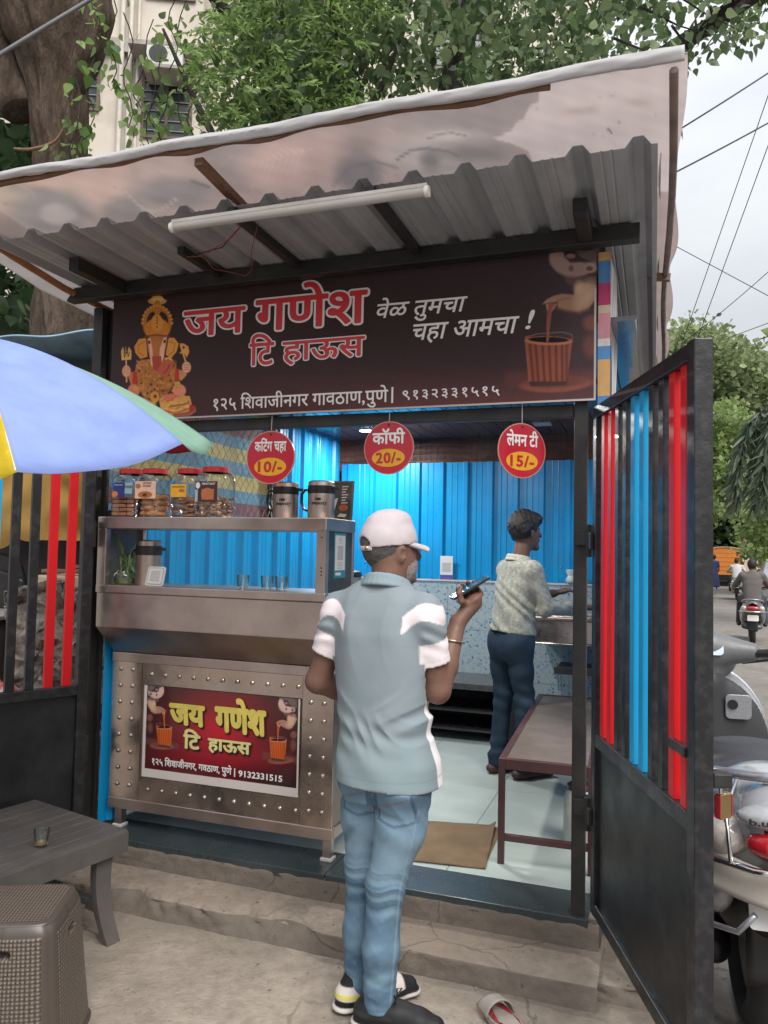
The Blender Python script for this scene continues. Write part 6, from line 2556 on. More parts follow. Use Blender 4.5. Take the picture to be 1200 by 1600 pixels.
wave = lambda x, y: .25 + .75 * (vnoise(x * .045, y * .06, 2.0) > -.12)
road_tree('rain_tree', 'huge pale green umbrella-crowned tree above the far end of the road', (24, 52, 0),
          [(960, 560), (1000, 528), (1060, 514), (1112, 512), (1150, 534), (1200, 562), (1330, 660), (1330, 790), (960, 790)], 7, .7, 60000, 44, 58, .22, m_leafy, 51, 1.1, keep=wave)
road_tree('roadside_tree', 'bright green leafy tree halfway up the road beside the gate', (11.2, 28, 0),
          [(1060, 660), (1105, 640), (1150, 636), (1168, 680), (1150, 720), (1165, 770), (1150, 800), (1060, 800)], 3.0, .18, 15000, 25, 31, .12, m_leafb, 61, .55, keep=lambda x, y: .35 + .65 * (vnoise(x * .05, y * .07, 9) > .0))
road_tree('roadside_tree', 'dark green tree mass standing low over the orange truck', (18.5, 47, 0),
          [(1020, 880), (1020, 760), (1110, 740), (1180, 770), (1240, 790), (1240, 880), (1160, 868)], 2.4, .25, 18000, 46, 52, .24, m_leafk, 71, .9)
road_tree('roadside_tree', 'small yellow-green bush at the right edge above the parked car', (18.6, 33, 0),
          [(1166, 870), (1160, 800), (1185, 760), (1290, 740), (1290, 870), (1200, 880)], 1.6, .12, 7000, 31, 36, .14, m_leafb, 81, .6, keep=lambda x, y: .3 + .7 * (vnoise(x * .06, y * .06, 5) > .1))
# a fishtail palm with drooping fronds at the right edge
pm = thing('palm_tree', 'grey-green palm with drooping fronds at the right edge of the road', 'palm', (9.7, 18, 0))
b = MB()
limb(b, [(0, 0, 0), (.0, 0, 2.5), (.05, 0, 5.2)], [.14, .12, .10], 10, .08, 91)
b.build('trunk', m_barkd, pm, smooth=180)
m_palm = leaf_mat('palm_leaf', (0.0525, 0.0825, 0.057), (0.105, 0.1425, 0.0975), (0.18, 0.2175, 0.1425), .25)
g = random.Random(8)
for k in range(11):
    a = k * 2 * PI / 11 + .3
    L_ = g.uniform(1.3, 2.0)
    dx, dy = math.cos(a), math.sin(a)
    PP, DD, q = [], [], []
    for i in range(26):
        f = i / 25
        p = np.array([dx * L_ * (1 - (1 - f) ** 1.8) * .75, dy * L_ * (1 - (1 - f) ** 1.8) * .75, 5.1 + .7 * f - 2.9 * f ** 2.2])
        q.append(p)
        for sgn in (-1, 1):
            for rep in range(5):
                PP.append(p + np.array([g.gauss(0, .03), g.gauss(0, .03), g.gauss(0, .03)]))
                DD.append(np.array([-dy * sgn * .55 + dx * .3, dx * sgn * .55 + dy * .3, -1.1]))
    b = MB()
    b.tube(q, .022, 5)
    fr = b.build('frond', m_barkd, pm)
    scatter('frond_leaves', np.array(PP), .46, m_palm, fr, 100 + k, 'needle', 0, np.array(DD), .2)
ln_ = thing('leaf_branch', 'small leafy branch reaching in at the right edge under the wires', 'branch', (6.2, 11, 5.0))
P, D = crown_points(70, [(1188, 530), (1188, 512), (1300, 470), (1300, 560)], 10.8, 11.4, 17, 6, .2)
b = MB()
b.tube([(-.8, 0, -.28), (.3, 0, .1), (1.6, .2, .3)], [.008, .02, .04], 6)
b.build('stem', m_barkd, ln_)
scatter('leaves', P - np.array([6.2, 11, 5.0]), .14, m_leafb, ln_, 3, 'heart', .5)
# overhead wires
m_cable = M('black_cable', (.03, .03, .034), .6)


def cable(label, p, q, r, sag, dist):
    a, c = np.array([0, 0, CAM_H]) + ray(*p) * dist[0], np.array([0, 0, CAM_H]) + ray(*q) * dist[1]
    ext = (c - a)
    a2, c2 = a - ext * .25, c + ext * .6
    pts = []
    for k in range(25):
        f = k / 24
        s_ = sag * (4 * f * (1 - f) - .0)
        pts.append(a2 + (c2 - a2) * f - np.array([0, 0, s_]))
    b = MB()
    b.tube(pts, r, 6)
    o = b.build('overhead_cable', m_cable, smooth=60)
    return tag(o, label, 'cable', 'overhead cables')


cable('thick dark cable crossing the sky, upper of the two rising to the right', (1055, 205), (1200, 112), .010, .02, (8, 8.5))
cable('thick dark cable crossing the sky, lower of the two rising to the right', (1055, 268), (1200, 190), .010, .02, (8, 8.5))
cable('thin pale cable climbing steeply to the right edge, longer of the two steep ones', (1080, 495), (1200, 150), .009, .0, (18, 14))
cable('thin pale cable climbing steeply to the right edge, lower of the two steep ones', (1095, 515), (1200, 228), .009, .0, (18, 14))
cable('thin cable sloping down to the right across the sky', (1062, 388), (1200, 462), .010, .0, (20, 20))
cable('thin cable rising to the right just above the far tree crown', (1090, 515), (1200, 420), .010, .1, (22, 20))
cable('thin cable low over the far tree crown at the right edge', (1140, 527), (1200, 505), .010, .0, (22, 20))
cb = MB()
cb.tube([np.array([0, 0, CAM_H]) + ray(x, y) * d for x, y, d in ((-90, 130, 5.4), (0, 85, 5.5), (70, 42, 5.6), (140, 0, 5.7), (240, -70, 5.8))], .016, 8)
tag(cb.build('overhead_cable', M('grey_cable', (.12, .12, .125), .5), smooth=60), 'thick grey cable passing in front of the old tree trunk', 'cable', 'overhead cables')
# ================================================================== bodies and clothes as smooth implicit surfaces
class Field:
    """a distance field on a box grid (finer in chosen ranges) that is turned into one continuous surface"""
    def __init__(self, lo, hi, h, fine=()):
        self.ax = []
        for a in range(3):
            xs, x = [], lo[a]
            while x < hi[a]:
                xs.append(x)
                st = h
                for flo, fhi, fh in fine:
                    if flo[a] <= x <= fhi[a]: st = min(st, fh)
                x += st
            xs.append(hi[a])
            self.ax.append(np.array(xs, np.float32))
        self.D = np.full([len(a) for a in self.ax], 1.0, np.float32)

    def sl(self, lo, hi):
        s = []
        for a in range(3):
            i0 = max(0, int(np.searchsorted(self.ax[a], lo[a])) - 1)
            i1 = min(len(self.ax[a]), int(np.searchsorted(self.ax[a], hi[a])) + 1)
            s.append(slice(i0, max(i1, i0 + 1)))
        return tuple(s)

    def co(self, s): return np.meshgrid(*[self.ax[a][s[a]] for a in range(3)], indexing='ij')

    def merge(self, s, d, k):
        o = self.D[s]
        if k > 0:
            h = np.clip(.5 + .5 * (o - d) / k, 0, 1)
            self.D[s] = o * (1 - h) + d * h - k * h * (1 - h)
        else: self.D[s] = np.minimum(o, d)

    def cone(self, a, b, r1, r2, k=.02, flat=None, fs=1.0, cut=False):
        """tapered limb a-b; flat: unit direction in which it is fs times as thick"""
        a, b = np.array(a, float), np.array(b, float)
        m = max(r1, r2) * max(1, fs) + .06 + k
        s = self.sl(np.minimum(a, b) - m, np.maximum(a, b) + m)
        X, Y, Z = self.co(s)
        e = b - a
        L2 = float(e @ e) + 1e-12
        px_, py_, pz_ = X - a[0], Y - a[1], Z - a[2]
        t = np.clip((px_ * e[0] + py_ * e[1] + pz_ * e[2]) / L2, 0, 1)
        qx, qy, qz = px_ - t * e[0], py_ - t * e[1], pz_ - t * e[2]
        q2 = qx * qx + qy * qy + qz * qz
        if flat is not None:
            w = qx * flat[0] + qy * flat[1] + qz * flat[2]
            q2 = q2 - w * w + (w / fs) ** 2
        d = (np.sqrt(q2 + 1e-12) - (r1 + (r2 - r1) * t)) * (min(1, fs) if flat is not None else 1)
        if cut: self.D[s] = np.maximum(self.D[s], -d)
        else: self.merge(s, d, k)
        return self

    def chain(self, pts, rs, k=.02, **kw):
        for i in range(len(pts) - 1): self.cone(pts[i], pts[i + 1], rs[i], rs[i + 1], k, **kw)
        return self

    def ell(self, c, r, R=None, k=.02, cut=False):
        """ellipsoid with axes given by the rows of R"""
        c, r = np.array(c, float), np.array(r, float)
        m = r.max() + .06 + k
        s = self.sl(c - m, c + m)
        X, Y, Z = self.co(s)
        R = np.eye(3) if R is None else np.array(R, float)
        P = [X - c[0], Y - c[1], Z - c[2]]
        u = [(R[i][0] * P[0] + R[i][1] * P[1] + R[i][2] * P[2]) for i in range(3)]
        k0 = np.sqrt(sum((u[i] / r[i]) ** 2 for i in range(3)) + 1e-12)
        k1 = np.sqrt(sum((u[i] / r[i] ** 2) ** 2 for i in range(3)) + 1e-12)
        d = k0 * (k0 - 1) / k1
        if cut: self.D[s] = np.maximum(self.D[s], -d)
        else: self.merge(s, d, k)
        return self

    def loft(self, sec, right, fwd, k=.02, pw=2.3):
        """upright body of stacked ovals; sec rows: z, cx, cy, half width, half depth"""
        sec = np.array(sec, float)
        m = sec[:, 3:].max() + .08
        s = self.sl((sec[:, 1].min() - m, sec[:, 2].min() - m, sec[0, 0] - .05), (sec[:, 1].max() + m, sec[:, 2].max() + m, sec[-1, 0] + .05))
        X, Y, Z = self.co(s)
        z = self.ax[2][s[2]]
        f = [np.interp(z, sec[:, 0], sec[:, i]).astype(np.float32)[None, None, :] for i in range(1, 5)]
        for i in range(4):
            kz = np.ones(5) / 5
            v = f[i][0, 0]
            if len(v) > 9: v = np.concatenate([v[:2], np.convolve(v, kz, 'valid'), v[-2:]])
            f[i] = v[None, None, :]
        x, y = X - f[0], Y - f[1]
        u, w = x * right[0] + y * right[1], x * fwd[0] + y * fwd[1]
        q = ((np.abs(u) / f[2]) ** pw + (np.abs(w) / f[3]) ** pw + 1e-9) ** (1 / pw)
        d = (q - 1) * np.minimum(f[2], f[3])
        d = np.maximum(d, np.maximum(sec[0, 0] - Z, Z - sec[-1, 0]))
        self.merge(s, d, k)
        return self

    def cut_plane(self, p, n):
        """remove everything on the side the normal points to"""
        X, Y, Z = np.meshgrid(*self.ax, indexing='ij')
        n = np.array(n, float) / np.linalg.norm(n)
        self.D = np.maximum(self.D, (X - p[0]) * n[0] + (Y - p[1]) * n[1] + (Z - p[2]) * n[2])
        return self

    def wrinkle(self, fn):
        X, Y, Z = np.meshgrid(*self.ax, indexing='ij')
        near = np.abs(self.D) < .05
        self.D[near] += fn(X[near], Y[near], Z[near]).astype(np.float32)
        return self

    def surface(self):
        D = self.D
        ins = D < 0
        c = [ins[i:ins.shape[0] - 1 + i, j:ins.shape[1] - 1 + j, k:ins.shape[2] - 1 + k] for i in (0, 1) for j in (0, 1) for k in (0, 1)]
        sm = sum(q.astype(np.int8) for q in c)
        act = (sm > 0) & (sm < 8)
        I, J, K = np.nonzero(act)
        idx = -np.ones(act.shape, np.int64)
        idx[I, J, K] = np.arange(len(I))
        acc, cnt = np.zeros((len(I), 3)), np.zeros(len(I))
        cor = [(i, j, k) for i in (0, 1) for j in (0, 1) for k in (0, 1)]
        val = {o: D[I + o[0], J + o[1], K + o[2]] for o in cor}
        pos = {o: np.stack([self.ax[0][I + o[0]], self.ax[1][J + o[1]], self.ax[2][K + o[2]]], 1) for o in cor}
        for a in cor:
            for d in range(3):
                if a[d]: continue
                b_ = tuple(a[q] + (q == d) for q in range(3))
                va, vb = val[a], val[b_]
                x = (va < 0) != (vb < 0)
                t = np.where(x, va / np.where(x, va - vb, 1), 0)[:, None]
                acc += np.where(x[:, None], pos[a] * (1 - t) + pos[b_] * t, 0)
                cnt += x
        V = acc / cnt[:, None]
        F_ = []
        for d in range(3):
            e1, e2 = (d + 1) % 3, (d + 2) % 3
            n = [D.shape[q] - (q == d) for q in range(3)]
            A_ = ins[:n[0], :n[1], :n[2]]
            sh = [slice(None)] * 3
            sh[d] = slice(1, None)
            B_ = ins[tuple(sh)]
            x = A_ != B_
            sl_ = [slice(None)] * 3
            sl_[e1], sl_[e2] = slice(1, -1), slice(1, -1)
            m = np.zeros_like(x)
            m[tuple(sl_)] = x[tuple(sl_)]
            P_ = np.stack(np.nonzero(m), 1)
            fl = A_[P_[:, 0], P_[:, 1], P_[:, 2]]
            q = []
            for o1, o2 in ((-1, -1), (0, -1), (0, 0), (-1, 0)):
                c_ = P_.copy()
                c_[:, e1] += o1
                c_[:, e2] += o2
                q.append(idx[c_[:, 0], c_[:, 1], c_[:, 2]])
            q = np.stack(q, 1)
            q[~fl] = q[~fl][:, ::-1]
            F_.append(q)
        return V, np.concatenate(F_)


def relax(V, F, n=2, lam=.5):
    E_ = np.concatenate([F[:, [0, 1]], F[:, [1, 2]], F[:, [2, 3]], F[:, [3, 0]]])
    E_ = np.concatenate([E_, E_[:, ::-1]])
    deg = np.bincount(E_[:, 0], minlength=len(V)).astype(float)
    for _ in range(n):
        S_ = np.stack([np.bincount(E_[:, 0], weights=V[E_[:, 1], a], minlength=len(V)) for a in range(3)], 1)
        V = V + lam * (S_ / np.maximum(deg, 1)[:, None] - V)
    return V


def body_part(name, field, mat, parent, color=None, n=2, lam=.5, **kw):
    V, F = field.surface()
    V = relax(V, F, n, lam)
    C_ = None if color is None else color(V[:, 0], V[:, 1], V[:, 2])
    off = np.array(parent.location) if parent is not None else np.zeros(3)
    return np_mesh(name, V - off, F, mat, parent, 180, colors=C_, **kw)


def skin_mat(name, rgb):
    t = NT(name)
    c = t.ramp(t.noise(14, 5, .6), [(.3, sc(rgb, .82)), (.7, sc(rgb, 1.12))])
    c = t.mix(t.ramp(t.noise(70, 3, .6, off=(2, 2, 2)), [(.4, (.3,) * 3), (.6, (0, 0, 0))]), c, sc(rgb, .75))
    t.set(color=c, rough=.5, spec=.4, sss=.08)
    t.p.inputs['Subsurface Radius'].default_value = (.012, .005, .003)
    t.bump(t.noise(160, 4, .6), .15, .002)
    return t.mat


def cloth_art(name, rough=.85, weave_=260, strength=.22, fold=.35):
    t = NT(name)
    a = t.node('ShaderNodeVertexColor', layer_name='Art')
    n = t.noise(weave_ * 2, 2, .5)
    c = t.mix(t.ramp(n, [(.35, (.10,) * 3), (.65, (0, 0, 0))]), a.outputs['Color'], (0, 0, 0), 'MIX')
    t.set(color=c, rough=rough, spec=.25)
    b1 = t.bump(n, strength, .0015)
    t.bump(t.noise(22, 4, .55, stretch=(1, 1, .6)), fold, .008, prev=b1)
    return t.mat


def smooth01(x, a, b_):
    q = np.clip((x - a) / (b_ - a), 0, 1)
    return q * q * (3 - 2 * q)


def paint(base, layers, n):
    C_ = np.tile(np.array(base, float), (n, 1))
    for m, c in layers:
        m = np.clip(m, 0, 1)[:, None]
        C_ = C_ * (1 - m) + np.array(c) * m
    return C_


def nz3(x, y, z, f, seed=0):
    g_ = np.random.RandomState(seed)
    s = 0
    for i in range(6):
        d = g_.normal(size=3)
        d /= np.linalg.norm(d)
        s = s + np.sin((x * d[0] + y * d[1] + z * d[2]) * f * (1 + .35 * i) + g_.uniform(0, 6.3) + .8 * np.sin((x * d[1] - y * d[2] + z * d[0]) * f * .7 + i))
    return s / 6


def vec(*a): return np.array(a, float)


# ------------------------------------------------------------------ the customer, seen from behind
YAW = math.radians(25)
cr_, cf_ = vec(math.cos(YAW), -math.sin(YAW), 0), vec(math.sin(YAW), math.cos(YAW), 0)
HY = math.radians(60)
hr_, hf_ = vec(math.cos(HY), -math.sin(HY), 0), vec(math.sin(HY), math.cos(HY), 0)
UPV = vec(0, 0, 1)
man = thing('person', 'man in white cap, grey-blue polo and jeans standing with phone raised, seen from behind', 'person', (.01, 2.64, 0))
m_skin = skin_mat('brown_skin', (.185, .098, .070))
shR, elR, wrR = vec(.138, 2.578, 1.338), vec(.192, 2.60, 1.085), vec(.268, 2.715, 1.305)
shL, elL, wrL = vec(-.138, 2.712, 1.342), vec(-.222, 2.74, 1.085), vec(-.03, 2.89, 1.00)
neck, head = vec(.012, 2.645, 1.450), vec(.028, 2.672, 1.552)
hipR, hipL = vec(.105, 2.585, .82), vec(-.045, 2.685, .82)
knR, knL = vec(.030, 2.590, .455), vec(-.045, 2.71, .455)
anR, anL = vec(.016, 2.575, .085), vec(-.052, 2.690, .085)
# phone pose: long axis lies in the picture plane rising to the right
phc = vec(.308, 2.735, 1.425)
pu = vec(.86, .12, .52); pu /= np.linalg.norm(pu)
pn = vec(-.50, -.10, .86); pn -= pu * (pn @ pu); pn /= np.linalg.norm(pn)
pv = np.cross(pn, pu)
f = Field((-.32, 2.40, .02), (.44, 3.02, 1.72), .0065, fine=[((.23, 2.67, 1.27), (.40, 2.84, 1.47), .0032)])
f.loft([(.76, .02, 2.635, .10, .07), (.82, .02, 2.635, .13, .08), (.95, .015, 2.64, .14, .10), (1.15, .005, 2.64, .145, .10), (1.33, .0, 2.642, .15, .09), (1.39, .004, 2.644, .10, .075), (1.42, .008, 2.645, .07, .065)], cr_, cf_, .02)
f.cone(neck - UPV * .08, neck + UPV * .06 + hf_ * .01, .062, .056, .03)
f.ell(head + UPV * .022 - hf_ * .012, (.074, .094, .098), [hr_, hf_, UPV], .02)
f.ell(head - UPV * .045 + hf_ * .030, (.058, .066, .070), [hr_, hf_, UPV], .03)
f.cone(head + hf_ * .085 + UPV * .012, head + hf_ * .108 - UPV * .022, .010, .016, .012)
f.ell(head + hf_ * .09 - UPV * .055, (.026, .014, .010), [hr_, hf_, UPV], .012)
f.ell(head + hf_ * .075 - UPV * .098, (.030, .026, .022), [hr_, hf_, UPV], .02)
for sg in (-1, 1):
    e = head + hr_ * sg * .076 - hf_ * .005 - UPV * .012
    f.ell(e, (.010, .020, .034), [hr_ * .9 - hf_ * .35 * sg, hf_ * .9 + hr_ * .35 * sg, UPV], .006)
    f.ell(e + hr_ * sg * .008 + hf_ * .004, (.006, .010, .018), [hr_, hf_, UPV], 0, cut=True)
    f.ell(head + hr_ * sg * .034 + hf_ * .083 + UPV * .018, (.013, .010, .010), [hr_, hf_, UPV], .006)
for sh_, el_, wr_ in ((shR, elR, wrR), (shL, elL, wrL)):
    f.chain([sh_, sh_ * .5 + el_ * .5, el_], [.052, .047, .042], .02)
    f.chain([el_, el_ * .65 + wr_ * .35, wr_], [.043, .043, .027], .015)
f.cone(hipR, knR, .08, .055, .03).cone(hipL, knL, .08, .055, .03)
f.chain([knR, anR], [.05, .036], .02).chain([knL, anL], [.05, .036], .02)
# right hand: palm under the phone, thumb on the near side, four fingers round the far edge
pal = phc - pn * .042 - pu * .012 + pv * .0
f.cone(wrR, pal - pn * .012, .026, .030, .015, flat=pv, fs=1.15)
f.ell(pal, (.040, .038, .017), [pu, pv, pn * 1.0], .012)
near, far = -pv, pv
if near[1] > 0: near, far = far, near
th0 = pal - pu * .032 + near * .018
f.chain([th0, th0 - pu * .012 + near * .020 + pn * .022, th0 - pu * .006 + near * .022 + pn * .050, th0 + pu * .010 + near * .018 + pn * .064], [.016, .0115, .0100, .0085], .006)
for i, (ou, ln) in enumerate(((-.022, .92), (.000, 1.0), (.022, .95), (.042, .78))):
    k0 = pal + pu * ou + far * .032
    f.chain([pal + pu * ou * .9 + far * .012, k0 + pn * .004, k0 + far * .012 * ln + pn * .028 * ln, k0 + far * .005 + pn * .050 * ln, k0 - far * .010 + pn * .060 * ln], [.0125, .0105, .0095, .0085, .0075], .004)
# left hand, loosely closed in front of him
lf = vec(.62, .72, -.25); lf /= np.linalg.norm(lf)
ls = np.cross(lf, UPV); ls /= np.linalg.norm(ls)
ld_ = np.cross(ls, lf)
f.cone(wrL, wrL + lf * .06, .026, .036, .015, flat=ld_, fs=.6)
for i in range(4):
    k0 = wrL + lf * .085 + ls * (.030 - .020 * i)
    f.chain([wrL + lf * .055 + ls * (.026 - .017 * i), k0, k0 + lf * .026 - ld_ * .018, k0 + lf * .020 - ld_ * .044], [.012, .0105, .0095, .008], .004)
f.chain([wrL + lf * .02 - ls * .026, wrL + lf * .045 - ls * .048, wrL + lf * .080 - ls * .045], [.014, .0115, .009], .006)
body_part('body', f, m_skin, man, n=2, lam=.4)

# jeans
def jeans_wr(x, y, z):
    fold = lambda p: 1 - np.abs(np.sin(p)) ** .55 * 1.0
    d = -.0065 * np.exp(-((z - .45) / .06) ** 2) * fold(z * 62 + 1.3 * np.sin(x * 30 + y * 21) + x * 16)
    d += -.0045 * np.exp(-((z - .70) / .06) ** 2) * fold((z * .8 + (x - .03) * .9) * 48 + .8 * np.sin(y * 30))
    d += -.0045 * np.exp(-((z - .13) / .05) ** 2) * fold(z * 80 + 1.2 * np.sin(x * 28 + y * 10))
    d += -.002 * np.exp(-((z - .30) / .08) ** 2) * fold((z + x * .7) * 45 + np.sin(y * 26))
    d += -.0015 * np.exp(-((z - .66) / .07) ** 2) * np.sin(z * 62 + x * 34 - y * 18)
    d += -.0015 * np.exp(-((z - .15) / .07) ** 2) * np.sin(z * 105 + 2 * np.sin(x * 25)) + .0012 * nz3(x, y, z, 40, 3)
    return d


f = Field((-.24, 2.42, .05), (.30, 2.86, .93), .0055)
f.loft([(.72, .028, 2.635, .135, .105), (.80, .026, 2.632, .146, .118), (.86, .024, 2.634, .140, .110), (.925, .02, 2.638, .135, .10)], cr_, cf_, .03, 2.2)
but = -cf_ * .060
f.ell(hipR + but + vec(-.008, 0, -.02), (.080, .068, .09), [cr_, cf_, UPV], .04)
f.ell(hipL + but + vec(.008, 0, -.02), (.080, .068, .09), [cr_, cf_, UPV], .04)
mR, mL = (hipR + knR) / 2 + vec(.008, 0, 0), (hipL + knL) / 2
f.chain([hipR - vec(.01, 0, .0), mR, knR, knR * .45 + anR * .55 - cf_ * .008, anR + vec(0, 0, -.005)], [.089, .080, .060, .056, .052], .03)
f.chain([hipL - vec(-.01, 0, .0), mL, knL, knL * .45 + anL * .55 - cf_ * .008, anL + vec(0, 0, -.005)], [.089, .078, .059, .055, .050], .03)
f.wrinkle(jeans_wr)
f.cut_plane((0, 0, .062), (0, 0, -1)).cut_plane((0, 0, .781), (0, 0, 1))


def jean_col(x, y, z):
    base = lin(90, 116, 136)
    q = (x - .02) * cr_[0] + (y - 2.636) * cr_[1]
    bk = (x - .02) * cf_[0] + (y - 2.636) * cf_[1]
    n = nz3(x, y, z, 30, 5)
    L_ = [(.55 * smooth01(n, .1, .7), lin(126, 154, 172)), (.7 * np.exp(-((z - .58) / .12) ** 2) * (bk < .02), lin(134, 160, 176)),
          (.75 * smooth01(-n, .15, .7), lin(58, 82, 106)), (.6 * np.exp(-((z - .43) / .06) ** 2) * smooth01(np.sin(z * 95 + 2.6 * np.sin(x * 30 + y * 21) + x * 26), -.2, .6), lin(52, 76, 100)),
          (.5 * smooth01(z, .76, .82), lin(66, 92, 118))]
    fr_ = nz3(x, y, z, 130, 11)
    L_.append((.14 * smooth01(fr_, .1, .7), lin(132, 158, 174)))
    L_.append((.14 * smooth01(-fr_, .1, .7), lin(70, 96, 116)))
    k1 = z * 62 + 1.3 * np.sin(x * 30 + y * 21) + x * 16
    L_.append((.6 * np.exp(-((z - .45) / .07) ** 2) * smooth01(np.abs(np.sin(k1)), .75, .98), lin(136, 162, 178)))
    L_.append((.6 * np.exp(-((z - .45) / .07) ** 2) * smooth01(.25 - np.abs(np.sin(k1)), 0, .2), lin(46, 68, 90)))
    # back pockets: outline stitching, double line
    for c0, w in ((.085, .062), (-.07, .058)):
        for hw, zb, zt in ((w, .665, .80),):
            e = np.maximum(np.abs(q - c0) - hw, np.maximum(zb + .25 * np.abs(q - c0) - z, z - zt))
            L_.append((.85 * np.exp(-(e / .0045) ** 2) * (bk < .0), lin(66, 88, 112)))
            L_.append((.5 * (e < -.004) * (bk < 0), lin(120, 150, 172)))
        zz = .745 + .02 * (q - c0) / .06
        L_.append((.8 * np.exp(-((z - zz) / .003) ** 2) * (np.abs(q - c0) < w - .006) * (bk < 0), lin(120, 92, 96)))
    # side seam of the right leg, centre seam at the seat, hems
    sx = np.interp(z, [0, .1, .455, .64, .85], [.052, .052, .076, .115, .155])
    L_.append((.38 * np.exp(-((x - sx) / .0028) ** 2) * (y < 2.62) * (z < .72), lin(150, 174, 190)))
    L_.append((.7 * np.exp(-((q + .0) / .004) ** 2) * (bk < 0) * (z > .70), lin(70, 92, 116)))
    L_.append((.7 * np.exp(-((z - .082) / .0035) ** 2), lin(80, 104, 128)))
    return paint(base, L_, len(x))


m_denim = cloth_art('denim', .85, 420, .10, .25)
body_part('jeans', f, m_denim, man, jean_col, n=1, lam=.4)

# polo shirt
def shirt_wr(x, y, z):
    q = (x - .01) * cr_[0] + (y - 2.64) * cr_[1]
    fold = lambda p: 1 - np.abs(np.sin(p)) ** .6
    d = -.009 * np.exp(-((z - .955) / .045) ** 2) * fold((z + .14 * np.sin(q * 9) + .10 * q) * 44 + .9 * np.sin(q * 21)) * smooth01(q, -.14, -.05)
    d += -.007 * np.exp(-((z - 1.04) / .06) ** 2) * fold((z - q * .75) * 40 + .6 * np.sin(z * 31)) * smooth01(q, -.03, .08)
    d += -.006 * np.exp(-((z - 1.02) / .07) ** 2) * fold((z + q * .8) * 38 + .5) * smooth01(-q, .02, .10)
    d += -.006 * smooth01(z, 1.06, 1.28) * .6 * fold(q * 26 + .9 * np.sin(z * 11) + 1.2) * smooth01(.15 - np.abs(q), 0, .04)
    d += -.0035 * np.exp(-((z - .945) / .055) ** 2) * np.sin(z * 88 + q * 22 + 1.4 * np.sin(q * 17)) * smooth01(.5 - np.abs(q - .02), .3, .42)
    d += -.0045 * np.exp(-((z - 1.02) / .06) ** 2) * np.sin((z * .8 - q * .6) * 75) * smooth01(q, -.06, .10)
    d += .0035 * np.exp(-((q - .0) / .05) ** 2) * smooth01(z, 1.0, 1.25)
    d += -.004 * smooth01(z, 1.05, 1.35) * np.sin(q * 46 + z * 9) * smooth01(np.abs(q), .03, .12)
    d += -.003 * np.exp(-((z - .86) / .05) ** 2) * np.sin(q * 40 + z * 30) + .0022 * nz3(x, y, z, 24, 7)
    arm = smooth01(np.abs(q), .15, .18) * (z > 1.12)
    d += -.004 * arm * np.sin(z * 130 + q * 40 + 2 * np.sin(y * 40)) * np.exp(-((z - 1.27) / .05) ** 2)
    return d


f = Field((-.34, 2.40, .74), (.32, 2.88, 1.50), .0055)
f.loft([(.765, .036, 2.626, .184, .156), (.85, .031, 2.629, .174, .150), (.94, .018, 2.638, .156, .128), (1.05, .010, 2.640, .158, .124), (1.18, .004, 2.642, .170, .124),
        (1.27, .0, 2.643, .176, .120), (1.335, .0, 2.643, .168, .106), (1.385, .004, 2.644, .128, .092), (1.425, .010, 2.645, .080, .074), (1.445, .012, 2.645, .068, .066)], cr_, cf_, .02, 2.25)
f.cone(vec(.06, 2.62, 1.395), shR + vec(.0, 0, .0), .046, .060, .05)
f.cone(vec(-.06, 2.67, 1.395), shL + vec(.0, 0, .0), .046, .060, .05)
f.cone(shR, shR * .36 + elR * .64, .064, .060, .03)
f.cone(shL, shL * .36 + elL * .64, .064, .060, .03)
f.wrinkle(shirt_wr)
# open ends: sleeves and hem cut square, neck hollowed
for sh_, el_ in ((shR, elR), (shL, elL)):
    d_ = (el_ - sh_) / np.linalg.norm(el_ - sh_)
    p_ = sh_ + d_ * .168
    f.cone(p_ + d_ * .004, p_ + d_ * .12, .052, .052, 0, cut=True)
    # square end
    X, Y, Z = np.meshgrid(*f.ax, indexing='ij')
    lim = ((X - p_[0]) * d_[0] + (Y - p_[1]) * d_[1] + (Z - p_[2]) * d_[2])
    rad = np.sqrt((X - p_[0]) ** 2 + (Y - p_[1]) ** 2 + (Z - p_[2]) ** 2)
    f.D = np.where(rad < .13, np.where(((X - .01) * cr_[0] + (Y - 2.64) * cr_[1]) * np.sign(sh_[0]) > .165, np.maximum(f.D, lim), f.D), f.D)
f.cut_plane((0, 0, .779), vec(-.02, .0, -1))


